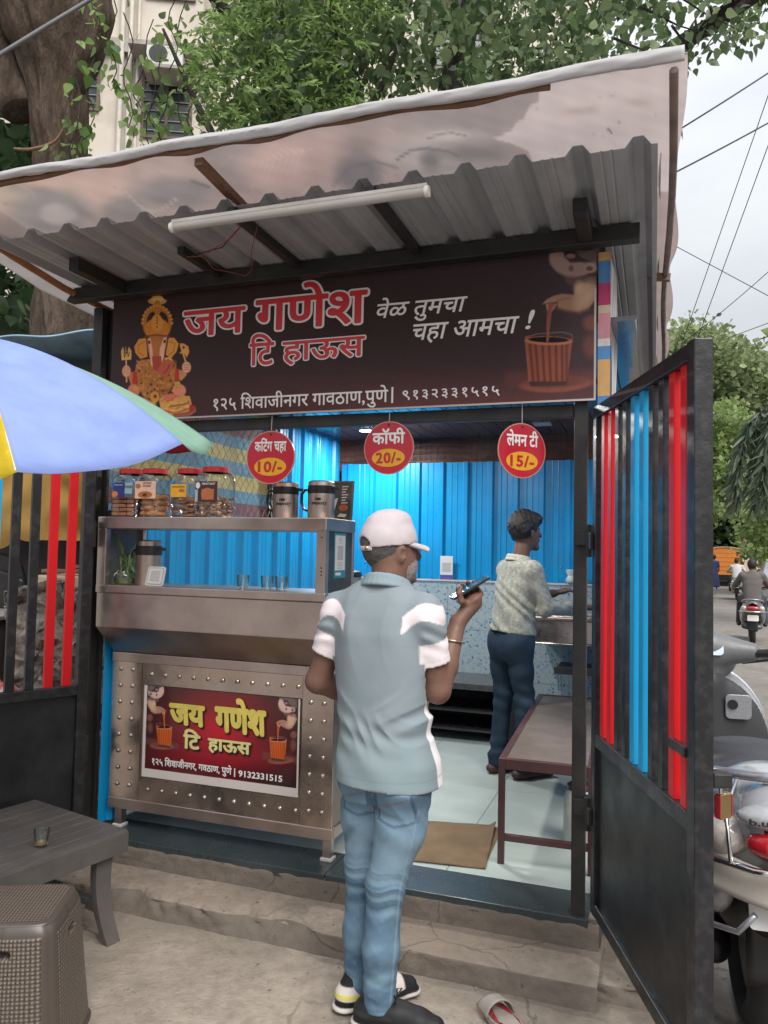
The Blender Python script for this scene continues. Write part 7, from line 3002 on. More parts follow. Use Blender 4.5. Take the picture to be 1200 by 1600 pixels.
def shirt_col(x, y, z):
    base = lin(134, 145, 151)
    q = (x - .01) * cr_[0] + (y - 2.64) * cr_[1]
    fw = (x - .01) * cf_[0] + (y - 2.64) * cf_[1]
    L_ = [(.45 * smooth01(1.02 - z, 0, .2), lin(126, 148, 151)), (.25 * smooth01(nz3(x, y, z, 20, 2), .1, .7), lin(118, 142, 150))]
    for sh_, el_ in ((shR, elR), (shL, elL)):
        d_ = (el_ - sh_) / np.linalg.norm(el_ - sh_)
        a = (x - sh_[0]) * d_[0] + (y - sh_[1]) * d_[1] + (z - sh_[2]) * d_[2]
        on = smooth01(np.abs(q) * 1.0, .150, .156) * (np.sign(q) == np.sign(sh_[0])) * (a < .176) * ((np.abs(q) > .166) | (a < .150 - .25 * (.166 - np.abs(q))))
        out = smooth01(np.abs(q), .105, .112) * (np.sign(q) == np.sign(sh_[0]))
        zc = 1.302 + .050 * np.sin(PI * np.clip((np.abs(q) - .10) / .15, 0, 1))
        L_.append((smooth01(np.abs(q), .100, .104) * (np.sign(q) == np.sign(sh_[0])) * smooth01(.030 - np.abs(z - zc), 0, .004), lin(232, 222, 226)))
        L_.append((on * smooth01(a, .086, .091), lin(232, 222, 224)))
        L_.append((.35 * on * np.exp(-((a - .148) / .0025) ** 2), lin(180, 172, 178)))
    L_.append((smooth01(fw, -.012, -.006) * (q > .09) * (z < 1.16), lin(232, 228, 230)))
    L_.append((smooth01(fw, .05, .06) * (z < 1.30), lin(226, 222, 226)))
    L_.append((.4 * np.exp(-((z - .815) / .0025) ** 2), lin(100, 130, 138)))
    L_.append((.30 * np.exp(-((z - 1.235 - .02 * np.abs(q)) / .002) ** 2) * (np.abs(q) < .15), lin(112, 138, 148)))
    return paint(base, L_, len(x))


m_polo = cloth_art('polo_jersey', .88, 420, .06, .22)
body_part('polo_shirt', f, m_polo, man, shirt_col, n=1, lam=.4)
# collar, rolled round the neck
f = Field((-.10, 2.54, 1.38), (.14, 2.78, 1.52), .0045)
cc = vec(.014, 2.648, 1.448)
for k in range(28):
    a = 2 * PI * k / 28
    a2 = 2 * PI * (k + 1) / 28
    p, q = [cc + cr_ * .070 * math.cos(t) + cf_ * .070 * math.sin(t) - UPV * .022 * math.sin(t) for t in (a, a2)]
    p2, q2 = [cc + cr_ * .086 * math.cos(t) + cf_ * .086 * math.sin(t) - UPV * (.030 + .022 * math.sin(t)) for t in (a, a2)]
    if math.sin((a + a2) / 2) > .93: continue
    f.cone(p, q, .0065, .0065, .004)
    f.cone(p2, q2, .0055, .0055, .004)
    f.cone((p + q) / 2, (p2 + q2) / 2, .009, .008, .006)
body_part('collar', f, m_polo, man, lambda x, y, z: paint(lin(134, 150, 158), [(.5 * smooth01(1.432 - z, 0, .02), lin(112, 134, 144))], len(x)), n=6)
# cap
m_cap = M('cap_cotton', lin(190, 180, 184), .9, var=.06, vs=30, bump=.2, bs=300)
capc = head + UPV * .030 - hf_ * .012
cu = UPV + hf_ * -.10
cu /= np.linalg.norm(cu)
cfw = hf_ + UPV * .10
cfw /= np.linalg.norm(cfw)
f = Field((-.09, 2.54, 1.50), (.19, 2.82, 1.72), .0038)
f.ell(capc + cu * .003, (.0848, .1058, .100), [hr_, cfw, cu], 0)
f.ell(capc + cu * .072 + cfw * .01, (.062, .080, .038), [hr_, cfw, cu], .02)
f.ell(capc - cu * .012, (.0795, .1005, .100), [hr_, cfw, cu], 0, cut=True)
f.cut_plane(capc - cu * .014, -cu)
# the half-round gap over the strap at the back
f.ell(capc - cfw * .104 - cu * .002, (.036, .05, .026), [hr_, cfw, cu], 0, cut=True)
f.wrinkle(lambda x, y, z: .0012 * nz3(x, y, z, 55, 8))
body_part('cap', f, m_cap, man, n=1, lam=.4)
capo = man.children[-1]
f = Field((.0, 2.54, 1.50), (.30, 2.86, 1.66), .004)
for k in range(-6, 7):
    a = k / 6 * 1.05
    p = capc + cfw * .085 * math.cos(a) + hr_ * .078 * math.sin(a) - cu * .014
    q = capc + cfw * (.085 + .058 * math.cos(a * .9)) * 1.0 + hr_ * .070 * math.sin(a) - cu * (.030 + .014 * abs(math.sin(a)))
    f.cone(p, q, .0065, .0045, .008)
    if k < 6:
        a2 = (k + 1) / 6 * 1.05
        q2 = capc + cfw * (.085 + .058 * math.cos(a2 * .9)) + hr_ * .070 * math.sin(a2) - cu * (.030 + .014 * abs(math.sin(a2)))
        p2 = capc + cfw * .085 * math.cos(a2) + hr_ * .078 * math.sin(a2) - cu * .014
        f.cone((p + p2) / 2, (q + q2) / 2, .0062, .0045, .006)
        f.cone(q, q2, .0045, .0045, .003)
body_part('cap_peak', f, m_cap, man, n=2)
b = MB()
pts = [capc + (hr_ * .082 * math.sin(a) - cfw * .1025 * math.cos(a)) - cu * .016 for a in [(-.50 + 1.0 * k / 14) for k in range(15)]]
b.tube([p - np.array(man.location) for p in pts], .0080, 8, flat=.35, up=tuple(hf_))
b.build('cap_strap', m_cap, man, smooth=60)
b = MB()
pm_ = capc + (hr_ * .082 * math.sin(.28) - cfw * .1035 * math.cos(.28)) - cu * .016 - np.array(man.location)
b.ell(pm_, (.009, .006, .008), 10, 8)
b.build('strap_buckle', m_brass, man, smooth=60)
# dark hair showing in the gap, short grey hair below the cap, white beard
m_hairg = M('greying_hair', (.085, .078, .074), .9, var=.55, vs=90, bump=.9, bs=260)
m_beard = M('white_beard', (.25, .22, .205), .95, var=.4, vs=120, bump=1.0, bs=280)
f = Field((-.08, 2.55, 1.46), (.16, 2.80, 1.68), .0042)
f.ell(head + UPV * .020 - hf_ * .016, (.0765, .0965, .098), [hr_, hf_, UPV], 0)
f.cut_plane(head + hf_ * .012, hf_)
f.cut_plane(head - UPV * .052 - hf_ * .05, -UPV + hf_ * .35)
f.ell(head + UPV * .1 + hf_ * .2, (.1, .1, .1), [hr_, hf_, UPV], 0, cut=True)
f.wrinkle(lambda x, y, z: .0018 * nz3(x, y, z, 220, 4))
body_part('hair', f, m_hairg, man, n=0)
f = Field((-.05, 2.58, 1.41), (.22, 2.86, 1.60), .0042)
f.ell(head - UPV * .055 + hf_ * .026, (.0615, .0745, .075), [hr_, hf_, UPV], 0)
f.cut_plane(head - UPV * .030, UPV)
f.cut_plane(head - hf_ * .002, -hf_ + UPV * .12)
f.wrinkle(lambda x, y, z: .002 * nz3(x, y, z, 240, 6))
body_part('beard', f, m_beard, man, n=0)
# bracelet
b = MB()
ba = (wrR - elR) / np.linalg.norm(wrR - elR)
bc_ = elR * .30 + wrR * .70 - np.array(man.location)
bx_ = np.cross(ba, UPV); bx_ /= np.linalg.norm(bx_)
by_ = np.cross(ba, bx_) + ba * .35
b.tube([bc_ + (bx_ * math.cos(2 * PI * k / 24) + by_ * math.sin(2 * PI * k / 24)) * .040 for k in range(25)], .0038, 8, caps=False)
b.build('bracelet', M('pale_gold', (.62, .48, .36), .25, 1.0, var=.1), man, smooth=60)


def shoe(nm, ankle, yaw, dark, light, accent):
    fr, rr = vec(math.sin(yaw), math.cos(yaw), 0), vec(math.cos(yaw), -math.sin(yaw), 0)
    c0 = vec(ankle[0], ankle[1], 0)
    lo = np.minimum(c0 - fr * .10, c0 + fr * .24) - .08
    hi = np.maximum(c0 - fr * .10, c0 + fr * .24) + .08
    f = Field((lo[0], lo[1], -.002), (hi[0], hi[1], .15), .0045)
    f.chain([c0 - fr * .045 + UPV * .050, c0 + fr * .05 + UPV * .052, c0 + fr * .13 + UPV * .040, c0 + fr * .185 + UPV * .036], [.040, .042, .042, .032], .02, flat=UPV, fs=.95)
    f.cone(c0 - fr * .035 + UPV * .05, c0 - fr * .012 + UPV * .105, .040, .042, .02)
    f.cone(c0 + fr * .01 + UPV * .06, c0 + fr * .09 + UPV * .06, .036, .03, .02)
    f.cone(c0 - fr * .01 + UPV * .098, c0 - fr * .01 + UPV * .15, .031, .036, 0, cut=True)
    f.chain([c0 - fr * .05 + UPV * .016, c0 + fr * .06 + UPV * .014, c0 + fr * .19 + UPV * .018], [.045, .042, .042], .004, flat=UPV, fs=.34)

    def col(x, y, z):
        a = (x - c0[0]) * fr[0] + (y - c0[1]) * fr[1]
        s_ = (x - c0[0]) * rr[0] + (y - c0[1]) * rr[1]
        return paint(dark, [(smooth01(.096 - z + .10 * a, 0, .004) * smooth01(z, .045, .05), light), (np.exp(-((a - .03 - z * .3) / .012) ** 2), dark), (smooth01(.068 - z, 0, .003) * (a < .05) * smooth01(z, .052, .055), accent),
                            (smooth01(.046 - z, 0, .003) * smooth01(-a, -.03, .0), sc(dark, .8)), (smooth01(a, .15, .16) * smooth01(z, .03, .035), dark), (smooth01(.026 - z, 0, .002), (.55, .52, .48)), (smooth01(.010 - z, 0, .002), (.06, .06, .06))], len(x))
    o = body_part(nm, f, m_shoe, man, col, n=2)
    b = MB()
    off = np.array(man.location)
    for k in range(4):
        p = c0 + fr * (.055 + .022 * k) + UPV * (.094 - .008 * k)
        b.tube([p - rr * .026 - UPV * .006 - off, p + UPV * .006 - off, p + rr * .026 - UPV * .006 - off], .0028, 6)
    p = c0 + fr * .055 + UPV * .10
    for sg in (-1, 1): b.tube([p - off, p + rr * .02 * sg + UPV * .022 - off, p + rr * .045 * sg + UPV * .012 + fr * .01 - off, p + rr * .03 * sg - off], .0026, 6)
    b.build('shoe_lace', m_blkplastic, man, smooth=60)


m_shoe = cloth_art('shoe_leather', .55, 200, .1, .1)
shoe('shoe', anL + vec(.0, .0, 0), math.radians(66), (.018, .018, .02), lin(206, 196, 190), lin(206, 196, 96))
shoe('shoe', anR + vec(.0, .0, 0), math.radians(104), (.016, .016, .018), (.020, .020, .022), (.03, .03, .03))

# the phone in his hand
ph = thing('phone', 'dark smartphone with blue shine held flat in the capped man\'s raised right hand', 'phone', tuple(phc))
b = MB()
Mr = Matrix((pu, pv, pn)).transposed()
Mr4 = Mr.to_4x4()
b.prism([(x, z - .076) for x, z in rrect(.074, .152, .009)], -.0055, .0035, M=Mr4 @ Matrix(((0, 0, 1, 0), (1, 0, 0, 0), (0, 1, 0, 0), (0, 0, 0, 1))))
b.build('case', M('phone_case', (.02, .022, .028), .25, var=.2), ph, bevel=.0015)
b = MB()
b.prism([(x, z - .072) for x, z in rrect(.068, .144, .007)], .0037, .0045, M=Mr4 @ Matrix(((0, 0, 1, 0), (1, 0, 0, 0), (0, 1, 0, 0), (0, 0, 0, 1))))
b.build('screen', M('phone_screen', (.03, .16, .30), .08, var=.1), ph)  # blue reflection on the dark glass put into the base colour

# ------------------------------------------------------------------ the tea maker at the wash basin
wk = thing('person', 'young dark-haired man in pale patterned shirt and dark jeans working at the wash basin', 'person', (.83, 4.77, .19))
WY = math.radians(66)
wr_, wf_ = vec(math.cos(WY), -math.sin(WY), 0), vec(math.sin(WY), math.cos(WY), 0)
m_skin2 = skin_mat('tan_skin', (.145, .082, .062))
B0 = vec(.815, 4.77, 0)
g0 = .192
wN, wH = B0 + vec(.03, 0, 1.525), B0 + vec(.068, .01, 1.685)
WSr, WSl = B0 + wr_ * .150 + wf_ * .03 + UPV * 1.445, B0 - wr_ * .150 + wf_ * .04 + UPV * 1.445
WEr, WEl = WSr + vec(.055, .0, -.14) * 1.6, WSl + vec(.11, .02, -.16) * 1.2
WWr, WWl = WEr + vec(.215, .06, -.075), WEl + vec(.17, -.03, .045)
WWr[2] = max(WWr[2], 1.225)
hR, hL = B0 + wr_ * .075 - wf_ * .02 + UPV * 1.02, B0 - wr_ * .085 - wf_ * .03 + UPV * 1.02
kR, kL = B0 + wr_ * .085 + wf_ * .03 + UPV * .65, B0 - wr_ * .09 - wf_ * .01 + UPV * .65
aR, aL = B0 + wr_ * .085 + wf_ * .02 + UPV * .28, B0 - wr_ * .09 - wf_ * .05 + UPV * .28
f = Field((.45, 4.40, .20), (1.35, 5.15, 1.90), .0095, fine=[((1.08, 4.55, 1.15), (1.28, 5.05, 1.36), .005)])
f.loft([(.98, *B0[:2], .10, .07), (1.04, *B0[:2], .12, .08), (1.20, *(B0 + wf_ * .01)[:2], .13, .09), (1.42, *(B0 + wf_ * .03)[:2], .14, .085), (1.49, *(B0 + wf_ * .03)[:2], .07, .06)], wr_, wf_, .02)
f.cone(wN - UPV * .06, wN + UPV * .06 + wf_ * .02, .055, .050, .03)
f.ell(wH + UPV * .02 - wf_ * .01, (.072, .092, .098), [wr_, wf_, UPV], .02)
f.ell(wH - UPV * .045 + wf_ * .03, (.055, .062, .068), [wr_, wf_, UPV], .03)
f.cone(wH + wf_ * .083 + UPV * .015, wH + wf_ * .112 - UPV * .022, .010, .015, .012)
f.ell(wH + wf_ * .092 - UPV * .055, (.024, .013, .011), [wr_, wf_, UPV], .012)
f.ell(wH + wf_ * .078 - UPV * .10, (.026, .024, .02), [wr_, wf_, UPV], .02)
for sg in (-1, 1):
    f.ell(wH + wr_ * sg * .074 - UPV * .01, (.010, .018, .032), [wr_, wf_, UPV], .006)
    f.ell(wH + wr_ * sg * .032 + wf_ * .082 + UPV * .018, (.013, .010, .010), [wr_, wf_, UPV], .006)
for s_, e_, w_ in ((WSr, WEr, WWr), (WSl, WEl, WWl)):
    f.chain([s_, e_], [.046, .038], .02).chain([e_, e_ * .6 + w_ * .4, w_], [.040, .038, .026], .015)
    d_ = (w_ - e_) / np.linalg.norm(w_ - e_)
    s2 = np.cross(d_, UPV); s2 /= np.linalg.norm(s2)
    u2 = np.cross(s2, d_)
    f.cone(w_, w_ + d_ * .065, .026, .036, .012, flat=u2, fs=.55)
    for i in range(4):
        k0 = w_ + d_ * .088 + s2 * (.030 - .020 * i)
        f.chain([w_ + d_ * .06 + s2 * (.026 - .017 * i), k0, k0 + d_ * .030 - u2 * .010, k0 + d_ * .045 - u2 * .034], [.012, .0105, .0095, .008], .004)
    f.chain([w_ + d_ * .02 - s2 * .024, w_ + d_ * .05 - s2 * .046, w_ + d_ * .085 - s2 * .044 - u2 * .01], [.014, .0115, .009], .006)
f.cone(hR, kR, .075, .052, .03).cone(hL, kL, .075, .052, .03).cone(kR, aR, .048, .036, .02).cone(kL, aL, .048, .036, .02)
body_part('body', f, m_skin2, wk, n=2)
f = Field((.55, 4.45, .20), (1.10, 5.10, 1.16), .0095)
f.loft([(.92, *B0[:2], .13, .105), (1.0, *B0[:2], .150, .115), (1.12, *B0[:2], .14, .105)], wr_, wf_, .03)
f.ell(B0 - wf_ * .06 + wr_ * .06 + UPV * .985, (.08, .07, .09), [wr_, wf_, UPV], .04)
f.ell(B0 - wf_ * .06 - wr_ * .06 + UPV * .985, (.08, .07, .09), [wr_, wf_, UPV], .04)
f.chain([hR, (hR + kR) / 2, kR, aR, aR - UPV * .04], [.086, .072, .058, .053, .053], .03)
f.chain([hL, (hL + kL) / 2, kL, aL, aL - UPV * .04], [.086, .072, .058, .053, .053], .03)
f.wrinkle(lambda x, y, z: -.006 * np.exp(-((z - .66) / .10) ** 2) * np.sin(z * 70 + x * 22) - .006 * np.exp(-((z - .33) / .08) ** 2) * np.sin(z * 80 + y * 20) + .003 * nz3(x, y, z, 26, 3))
f.cut_plane((0, 0, .235), (0, 0, -1))
body_part('jeans', f, m_denim, wk, lambda x, y, z: paint(lin(38, 54, 68), [(.6 * smooth01(nz3(x, y, z, 16, 5), .1, .7), lin(62, 84, 104)), (.6 * smooth01(-nz3(x, y, z, 16, 5), .2, .7), lin(30, 44, 60))], len(x)), n=1)
f = Field((.52, 4.40, .98), (1.26, 5.15, 1.58), .008)
f.loft([(1.045, *(B0 - wf_ * .01)[:2], .158, .128), (1.12, *(B0 - wf_ * .005)[:2], .148, .118), (1.25, *(B0 + wf_ * .01)[:2], .150, .112), (1.36, *(B0 + wf_ * .025)[:2], .165, .112), (1.43, *(B0 + wf_ * .035)[:2], .155, .098),
        (1.49, *(B0 + wf_ * .03)[:2], .10, .082), (1.515, *(B0 + wf_ * .032)[:2], .07, .066)], wr_, wf_, .02)
for s_, e_, w_, c_ in ((WSr, WEr, WWr, .72), (WSl, WEl, WWl, .45)):
    f.cone(B0 + (s_ - B0) * vec(.5, .5, 1) + UPV * .02, s_, .045, .058, .04)
    f.cone(s_, e_, .058, .050, .03)
    f.cone(e_, e_ * (1 - c_) + w_ * c_, .054, .042, .02)
f.wrinkle(lambda x, y, z: -.006 * np.sin((z * .9 + x * .7 - y * .3) * 75 + 2 * np.sin(z * 23 + x * 19)) * smooth01(1.42 - z, 0, .1) * .8 + .004 * nz3(x, y, z, 30, 9))
f.cut_plane((.815, 0, 1.062), vec(-.10, 0, -1))


def floral(x, y, z):
    n1, n2 = nz3(x, y, z, 150, 12), nz3(x, y, z, 90, 13)
    return paint(lin(164, 164, 154), [(.55 * smooth01(np.abs(n1), .24, .34), lin(128, 131, 122)), (.5 * smooth01(n2, .25, .5), lin(194, 192, 182)), (.4 * smooth01(-n2, .3, .5), lin(112, 116, 108))], len(x))


body_part('shirt', f, cloth_art('printed_cotton', .88, 200, .05, .2), wk, floral, n=1)
f = Field((.74, 4.64, 1.44), (.96, 4.92, 1.58), .006)
cw = B0 + wf_ * .032 + UPV * 1.512
for k in range(22):
    a, a2 = 2 * PI * k / 22, 2 * PI * (k + 1) / 22
    if math.sin((a + a2) / 2) > .9: continue
    p, q = [cw + wr_ * .068 * math.cos(t) + wf_ * .068 * math.sin(t) + UPV * (.016 - .012 * math.sin(t)) for t in (a, a2)]
    p2, q2 = [cw + wr_ * .080 * math.cos(t) + wf_ * .080 * math.sin(t) - UPV * (.012 + .012 * math.sin(t)) for t in (a, a2)]
    f.cone(p, q, .006, .006, .004).cone(p2, q2, .006, .006, .004).cone((p + q) / 2, (p2 + q2) / 2, .009, .008, .006)
body_part('collar', f, M('shirt_collar', lin(184, 182, 170), .9, var=.06), wk, n=5)
m_hairk = M('black_hair', (.010, .008, .008), .55, var=.5, vs=60, bump=1.0, bs=160)
f = Field((.76, 4.66, 1.55), (1.04, 4.92, 1.90), .0065)
f.ell(wH + UPV * .034 - wf_ * .014, (.086, .106, .108), [wr_, wf_, UPV], 0)
f.ell(wH + UPV * .085 + wf_ * .072, (.060, .036, .026), [wr_, wf_, UPV], .04)
f.cut_plane(wH - UPV * .06 - wf_ * .08, -UPV + wf_ * .25)
f.ell(wH - UPV * .035 + wf_ * .10, (.12, .105, .088), [wr_, wf_, UPV], 0, cut=True)
f.wrinkle(lambda x, y, z: .008 * nz3(x, y, z * .6, 100, 4) + .005 * nz3(x, y, z * .5, 210, 5))
body_part('hair', f, m_hairk, wk, n=0)
for a_, yw in ((aR, WY), (aL, WY - .1)):
    fr = vec(math.sin(yw), math.cos(yw), 0)
    c0 = vec(a_[0], a_[1], .192)
    f = Field((c0[0] - .14, c0[1] - .14, .190), (c0[0] + .30, c0[1] + .26, .30), .008)
    f.chain([c0 - fr * .04 + UPV * .03, c0 + fr * .06 + UPV * .035, c0 + fr * .19 + UPV * .025], [.038, .042, .036], .02, flat=UPV, fs=.75)
    f.cone(c0 + UPV * .03, c0 + UPV * .07, .036, .036, .02)
    body_part('sandal', f, M('maroon_sandal', (.06, .025, .022), .6), wk, n=2)
# ================================================================== scooters, riders and traffic up the road
def scooter(label, pos, head_, paint_, group, h=.012, detail=True, seatc=None, ty=None):
    """a step-through scooter; local x right, y forward, origin under the rear axle"""
    o = thing('scooter', label, 'scooter', pos, -head_, group)
    zero = type('Z', (), {'location': (0, 0, 0)})
    m_p, m_dk = paint_, seatc or m_seat

    def sp(name, f, mat, n=2, col=None):
        V, F = f.surface()
        return np_mesh(name, relax(V, F, n, .45), F, mat, o, 180)
    f = Field((-.36, -.50, .12), (.36, 1.30, 1.0), h)
    f.chain([(0, -.40, .775), (0, -.25, .73), (0, .02, .66), (0, .34, .60), (0, .46, .42)], [.115, .165, .185, .165, .12], .05, flat=(1, 0, 0), fs=1.12)
    for sg in (-1, 1): f.ell((sg * .15, -.02, .56), (.085, .33, .17), None, .04)
    f.cone((0, .45, .30), (0, .98, .30), .06, .06, .03, flat=(1, 0, 0), fs=3.4)
    f.ell((0, 1.08, .66), (.285, .05, .36), None, .03)
    f.ell((0, 1.10, .42), (.20, .08, .20), None, .05)
    f.cone((0, 1.14, .45), (0, 1.05, 1.0), .085, .07, .05)
    f.ell((0, .95, .62), (.24, .09, .28), None, .0, cut=True)
    sp('body', f, m_p)
    f = Field((-.32, .88, .30), (.32, 1.14, 1.04), h)
    f.ell((0, 1.01, .66), (.275, .05, .335), None, .02).cone((0, 1.02, .42), (0, 1.01, .95), .07, .075, .03)
    sp('leg_shield_lining', f, m_lining)
    f = Field((-.24, -.42, .66), (.24, .60, .96), h)
    f.chain([(0, -.30, .785), (0, -.12, .800), (0, .10, .785), (0, .34, .76), (0, .46, .725)], [.055, .07, .068, .066, .04], .03, flat=(1, 0, 0), fs=2.4)
    f.ell((0, .10, .862), (.16, .09, .04), None, .05)
    sp('seat', f, m_dk)
    f = Field((-.34, .84, .94), (.34, 1.34, 1.20), h)
    f.chain([(-.19, 1.0, 1.10), (0, 1.03, 1.10), (.19, 1.0, 1.10)], [.045, .095, .045], .04)
    f.ell((0, 1.10, 1.06), (.15, .12, .125), None, .03).cone((0, 1.03, 1.0), (0, 1.03, .95), .07, .065, .03)
    sp('headset', f, m_grey)
    for sg in (-1, 1):
        b = MB()
        b.tube([(sg * .16, .99, 1.09), (sg * .36, .93, 1.115)], [.019, .020], 12)
        b.tube([(sg * .36, .93, 1.115), (sg * .375, .925, 1.117)], [.025, .024], 12)
        b.build('grip', m_blkplastic, o, smooth=50)
        b = MB()
        b.tube([(sg * .16, 1.02, 1.05), (sg * .24, 1.04, 1.06), (sg * .34, 1.01, 1.08)], .010, 8)
        b.build('brake_lever', m_blkplastic, o, smooth=60)
    for y, nm in ((0, 'rear_wheel'), (1.24, 'front_wheel')):
        w = MB()
        v, fc, nn, mm = [], [], 32, 12
        for i in range(nn):
            a = 2 * PI * i / nn
            for j in range(mm):
                c = 2 * PI * j / mm
                r = .185 + .048 * math.cos(c)
                v.append((.055 * math.sin(c), y + r * math.cos(a), .232 + r * math.sin(a)))
        for i in range(nn):
            for j in range(mm): fc.append((i * mm + j, i * mm + (j + 1) % mm, ((i + 1) % nn) * mm + (j + 1) % mm, ((i + 1) % nn) * mm + j))
        w.add(v, fc)
        wo = w.build(nm, m_tyre, o, smooth=180)
        b = MB()
        b.lathe([(.0, -.03), (.06, -.035), (.14, -.02), (.14, .02), (.06, .035), (0, .03)], 24, (0, y, .232), M=Matrix.Rotation(PI / 2, 4, 'Y'))
        b.build('rim', m_grey, wo, smooth=40)
    b = MB()
    b.grid(lambda u, v: ((u - .5) * .15, 1.24 + .255 * math.cos(.35 + v * 2.6), .24 + .255 * math.sin(.35 + v * 2.6) - .02 * (2 * u - 1) ** 2), 6, 16)
    b.build('front_mudguard', m_p, o, smooth=180, solid=.006)
    b = MB()
    b.grid(lambda u, v: ((u - .5) * .17, -.30 - .04 * v, .60 - v * .32), 6, 8)
    b.build('rear_mudguard', m_blkplastic, o, smooth=180, solid=.006)
    # grab rail, lamps, plate
    b = MB()
    b.tube([(-.15, -.02, .80), (-.185, -.16, .85), (-.165, -.32, .885), (-.09, -.40, .90), (0, -.42, .903), (.09, -.40, .90), (.165, -.32, .885), (.185, -.16, .85), (.15, -.02, .80)], [.018, .022, .022, .021, .021, .021, .022, .022, .018], 10, flat=.7)
    b.build('grab_rail', m_silver, o, smooth=180)
    b = MB()
    b.ell((0, -.475, .735), (.115, .055, .048), 20, 12)
    b.build('tail_light', m_taill, o, smooth=180)
    for sg in (-1, 1):
        b = MB()
        b.ell((sg * .150, -.395, .728), (.062, .066, .058), 20, 12)
        b.build('indicator', m_ind, o, smooth=180)
    b = MB()
    b.prism([(x, z) for x, z in rrect(.20, .115, .014)], -.002, .002, M=Matrix.Translation((0, -.455, .490)) @ Matrix.Rotation(-.14, 4, 'X'))
    b.build('number_plate', m_white, o)
    b = MB()
    b.tube([(-.235, -.05, .64), (-.245, -.25, .662), (-.20, -.44, .672), (-.10, -.525, .675), (0, -.545, .675), (.10, -.525, .675), (.20, -.44, .672), (.245, -.25, .662), (.235, -.05, .64)], .0105, 10)
    b.build('rear_guard', m_chrome, o, smooth=180)
    if detail:
        for sg in (-1, 1):
            b = MB()
            b.tube([(sg * .11, -.33, .865), (sg * .155, -.42, .80), (sg * .155, -.50, .68)], .006, 8)
            b.tube([(sg * .19, -.24, .82), (sg * .225, -.33, .75), (sg * .215, -.41, .675)], .006, 8)
            b.build('chrome_trim', m_chrome, o, smooth=180)
        f = Field((-.2, -.42, .18), (.2, .5, .62), h)
        f.chain([(0, -.34, .50), (0, -.20, .45), (0, .20, .38), (0, .42, .34)], [.07, .10, .12, .08], .04, flat=(1, 0, 0), fs=1.3)
        f.cone((-.13, -.02, .24), (-.13, .34, .28), .06, .07, .04).cone((.15, -.30, .30), (.15, .10, .27), .055, .05, .03)
        sp('engine', f, m_blkplastic)
        b = MB()
        b.tube([(-.22, -.20, .60), (-.235, -.30, .52), (-.20, -.40, .47), (-.13, -.46, .48), (-.09, -.48, .54)], .009, 8)
        b.build('helmet_cable', m_silver, o, smooth=180)
        b = MB()
        b.grid(lambda u, v: ((u - .5) * .44 * (1 - .12 * v), -.505 - .01 * (1 - v) + .42 * (u - .5) ** 2, .560 + .10 * v + .03 * abs(2 * u - 1)), 16, 6)
        b.build('tail_apron', m_p2, o, smooth=180, solid=.006)
        b = MB()
        b.tube([(.285 * math.sin(t) if True else 0, 1.10, .66 + .36 * math.cos(t)) for t in [k * 2.2 / 16 - 0.0 for k in range(17)]], .012, 8)
        b.tube([(-.285 * math.sin(t), 1.10, .66 + .36 * math.cos(t)) for t in [k * 2.2 / 16 for k in range(17)]], .012, 8)
        b.build('shield_edging', m_chrome, o, smooth=180)
        b = MB()
        b.prism([(x, z) for x, z in rrect(.11, .11, .02)], -.004, .004, M=Matrix.Translation((.13, .955, .80)))
        kp = b.build('key_panel', m_silver, o, bevel=.003)
        b = MB()
        b.lathe([(.0, 0), (.022, 0), (.022, .006), (0, .006)], 16, (.105, .949, .865), M=Matrix.Rotation(PI / 2, 4, 'X'))
        b.build('key_switch', m_blkplastic, kp, smooth=40)
        b = MB()
        b.prism([(x, z) for x, z in rrect(.13, .085, .02)], -.004, .002, M=Matrix.Translation((0, .925, 1.085)) @ Matrix.Rotation(-.5, 4, 'X'))
        b.build('instrument_glass', m_instr, o)
        b = MB()
        b.tube([(-.02, .93, .78), (-.02, .90, .77), (-.03, .88, .745), (-.025, .90, .73)], .012, 8)
        b.build('bag_hook', m_chrome, o, smooth=60)
        lettering('lettering', 'b.u.t.', m_blkplastic, o, (-.115, -.030, .800, .818), .03, 0, -.532)
        b = MB()
        b.ell((0, -.474, .808), (.14, .055, .040), 20, 10)
        b.build('tail_panel', m_p, o, smooth=180)
    return o


m_seat = M('grey_seat_vinyl', (.028, .029, .036), .48, var=.1)
m_grey = M('scooter_grey_plastic', (.12, .124, .128), .42, var=.12)
m_lining = M('dark_lining_plastic', (.030, .031, .034), .55, var=.15)
m_silver = M('silver_paint', (.36, .37, .40), .25, .6, var=.05)
m_swhite = M('pearl_white_paint', (.33, .35, .375), .16, var=.05, coat=.8, dirt=(.36, .33, .30), dirt_amt=.5)
m_p2 = M('cream_plastic', (.44, .41, .36), .4, var=.12, dirt=(.25, .2, .16), dirt_amt=.5)
m_tyre = M('tyre_rubber', (.018, .018, .018), .8, var=.3)
m_taill = M('tail_light_red', (.38, .012, .02), .12, var=.1, coat=.8)
m_ind = M('clear_lens', (.42, .38, .35), .1, var=.25, vs=30, coat=.8)
m_instr = M('instrument_glass', (.25, .33, .45), .08, var=.3, vs=14)
m_gmet = M('gunmetal_paint', (.085, .085, .085), .25, var=.1, coat=.5)
SCO = 'scooters in the street'
psc = scooter('pearl white scooter parked just outside the gate with chrome guards and red tail light', (1.285, 2.68, -.012), math.atan2(.25, .97), m_swhite, SCO, .010)
psc.scale = (1.02, 1.02, 1.02)


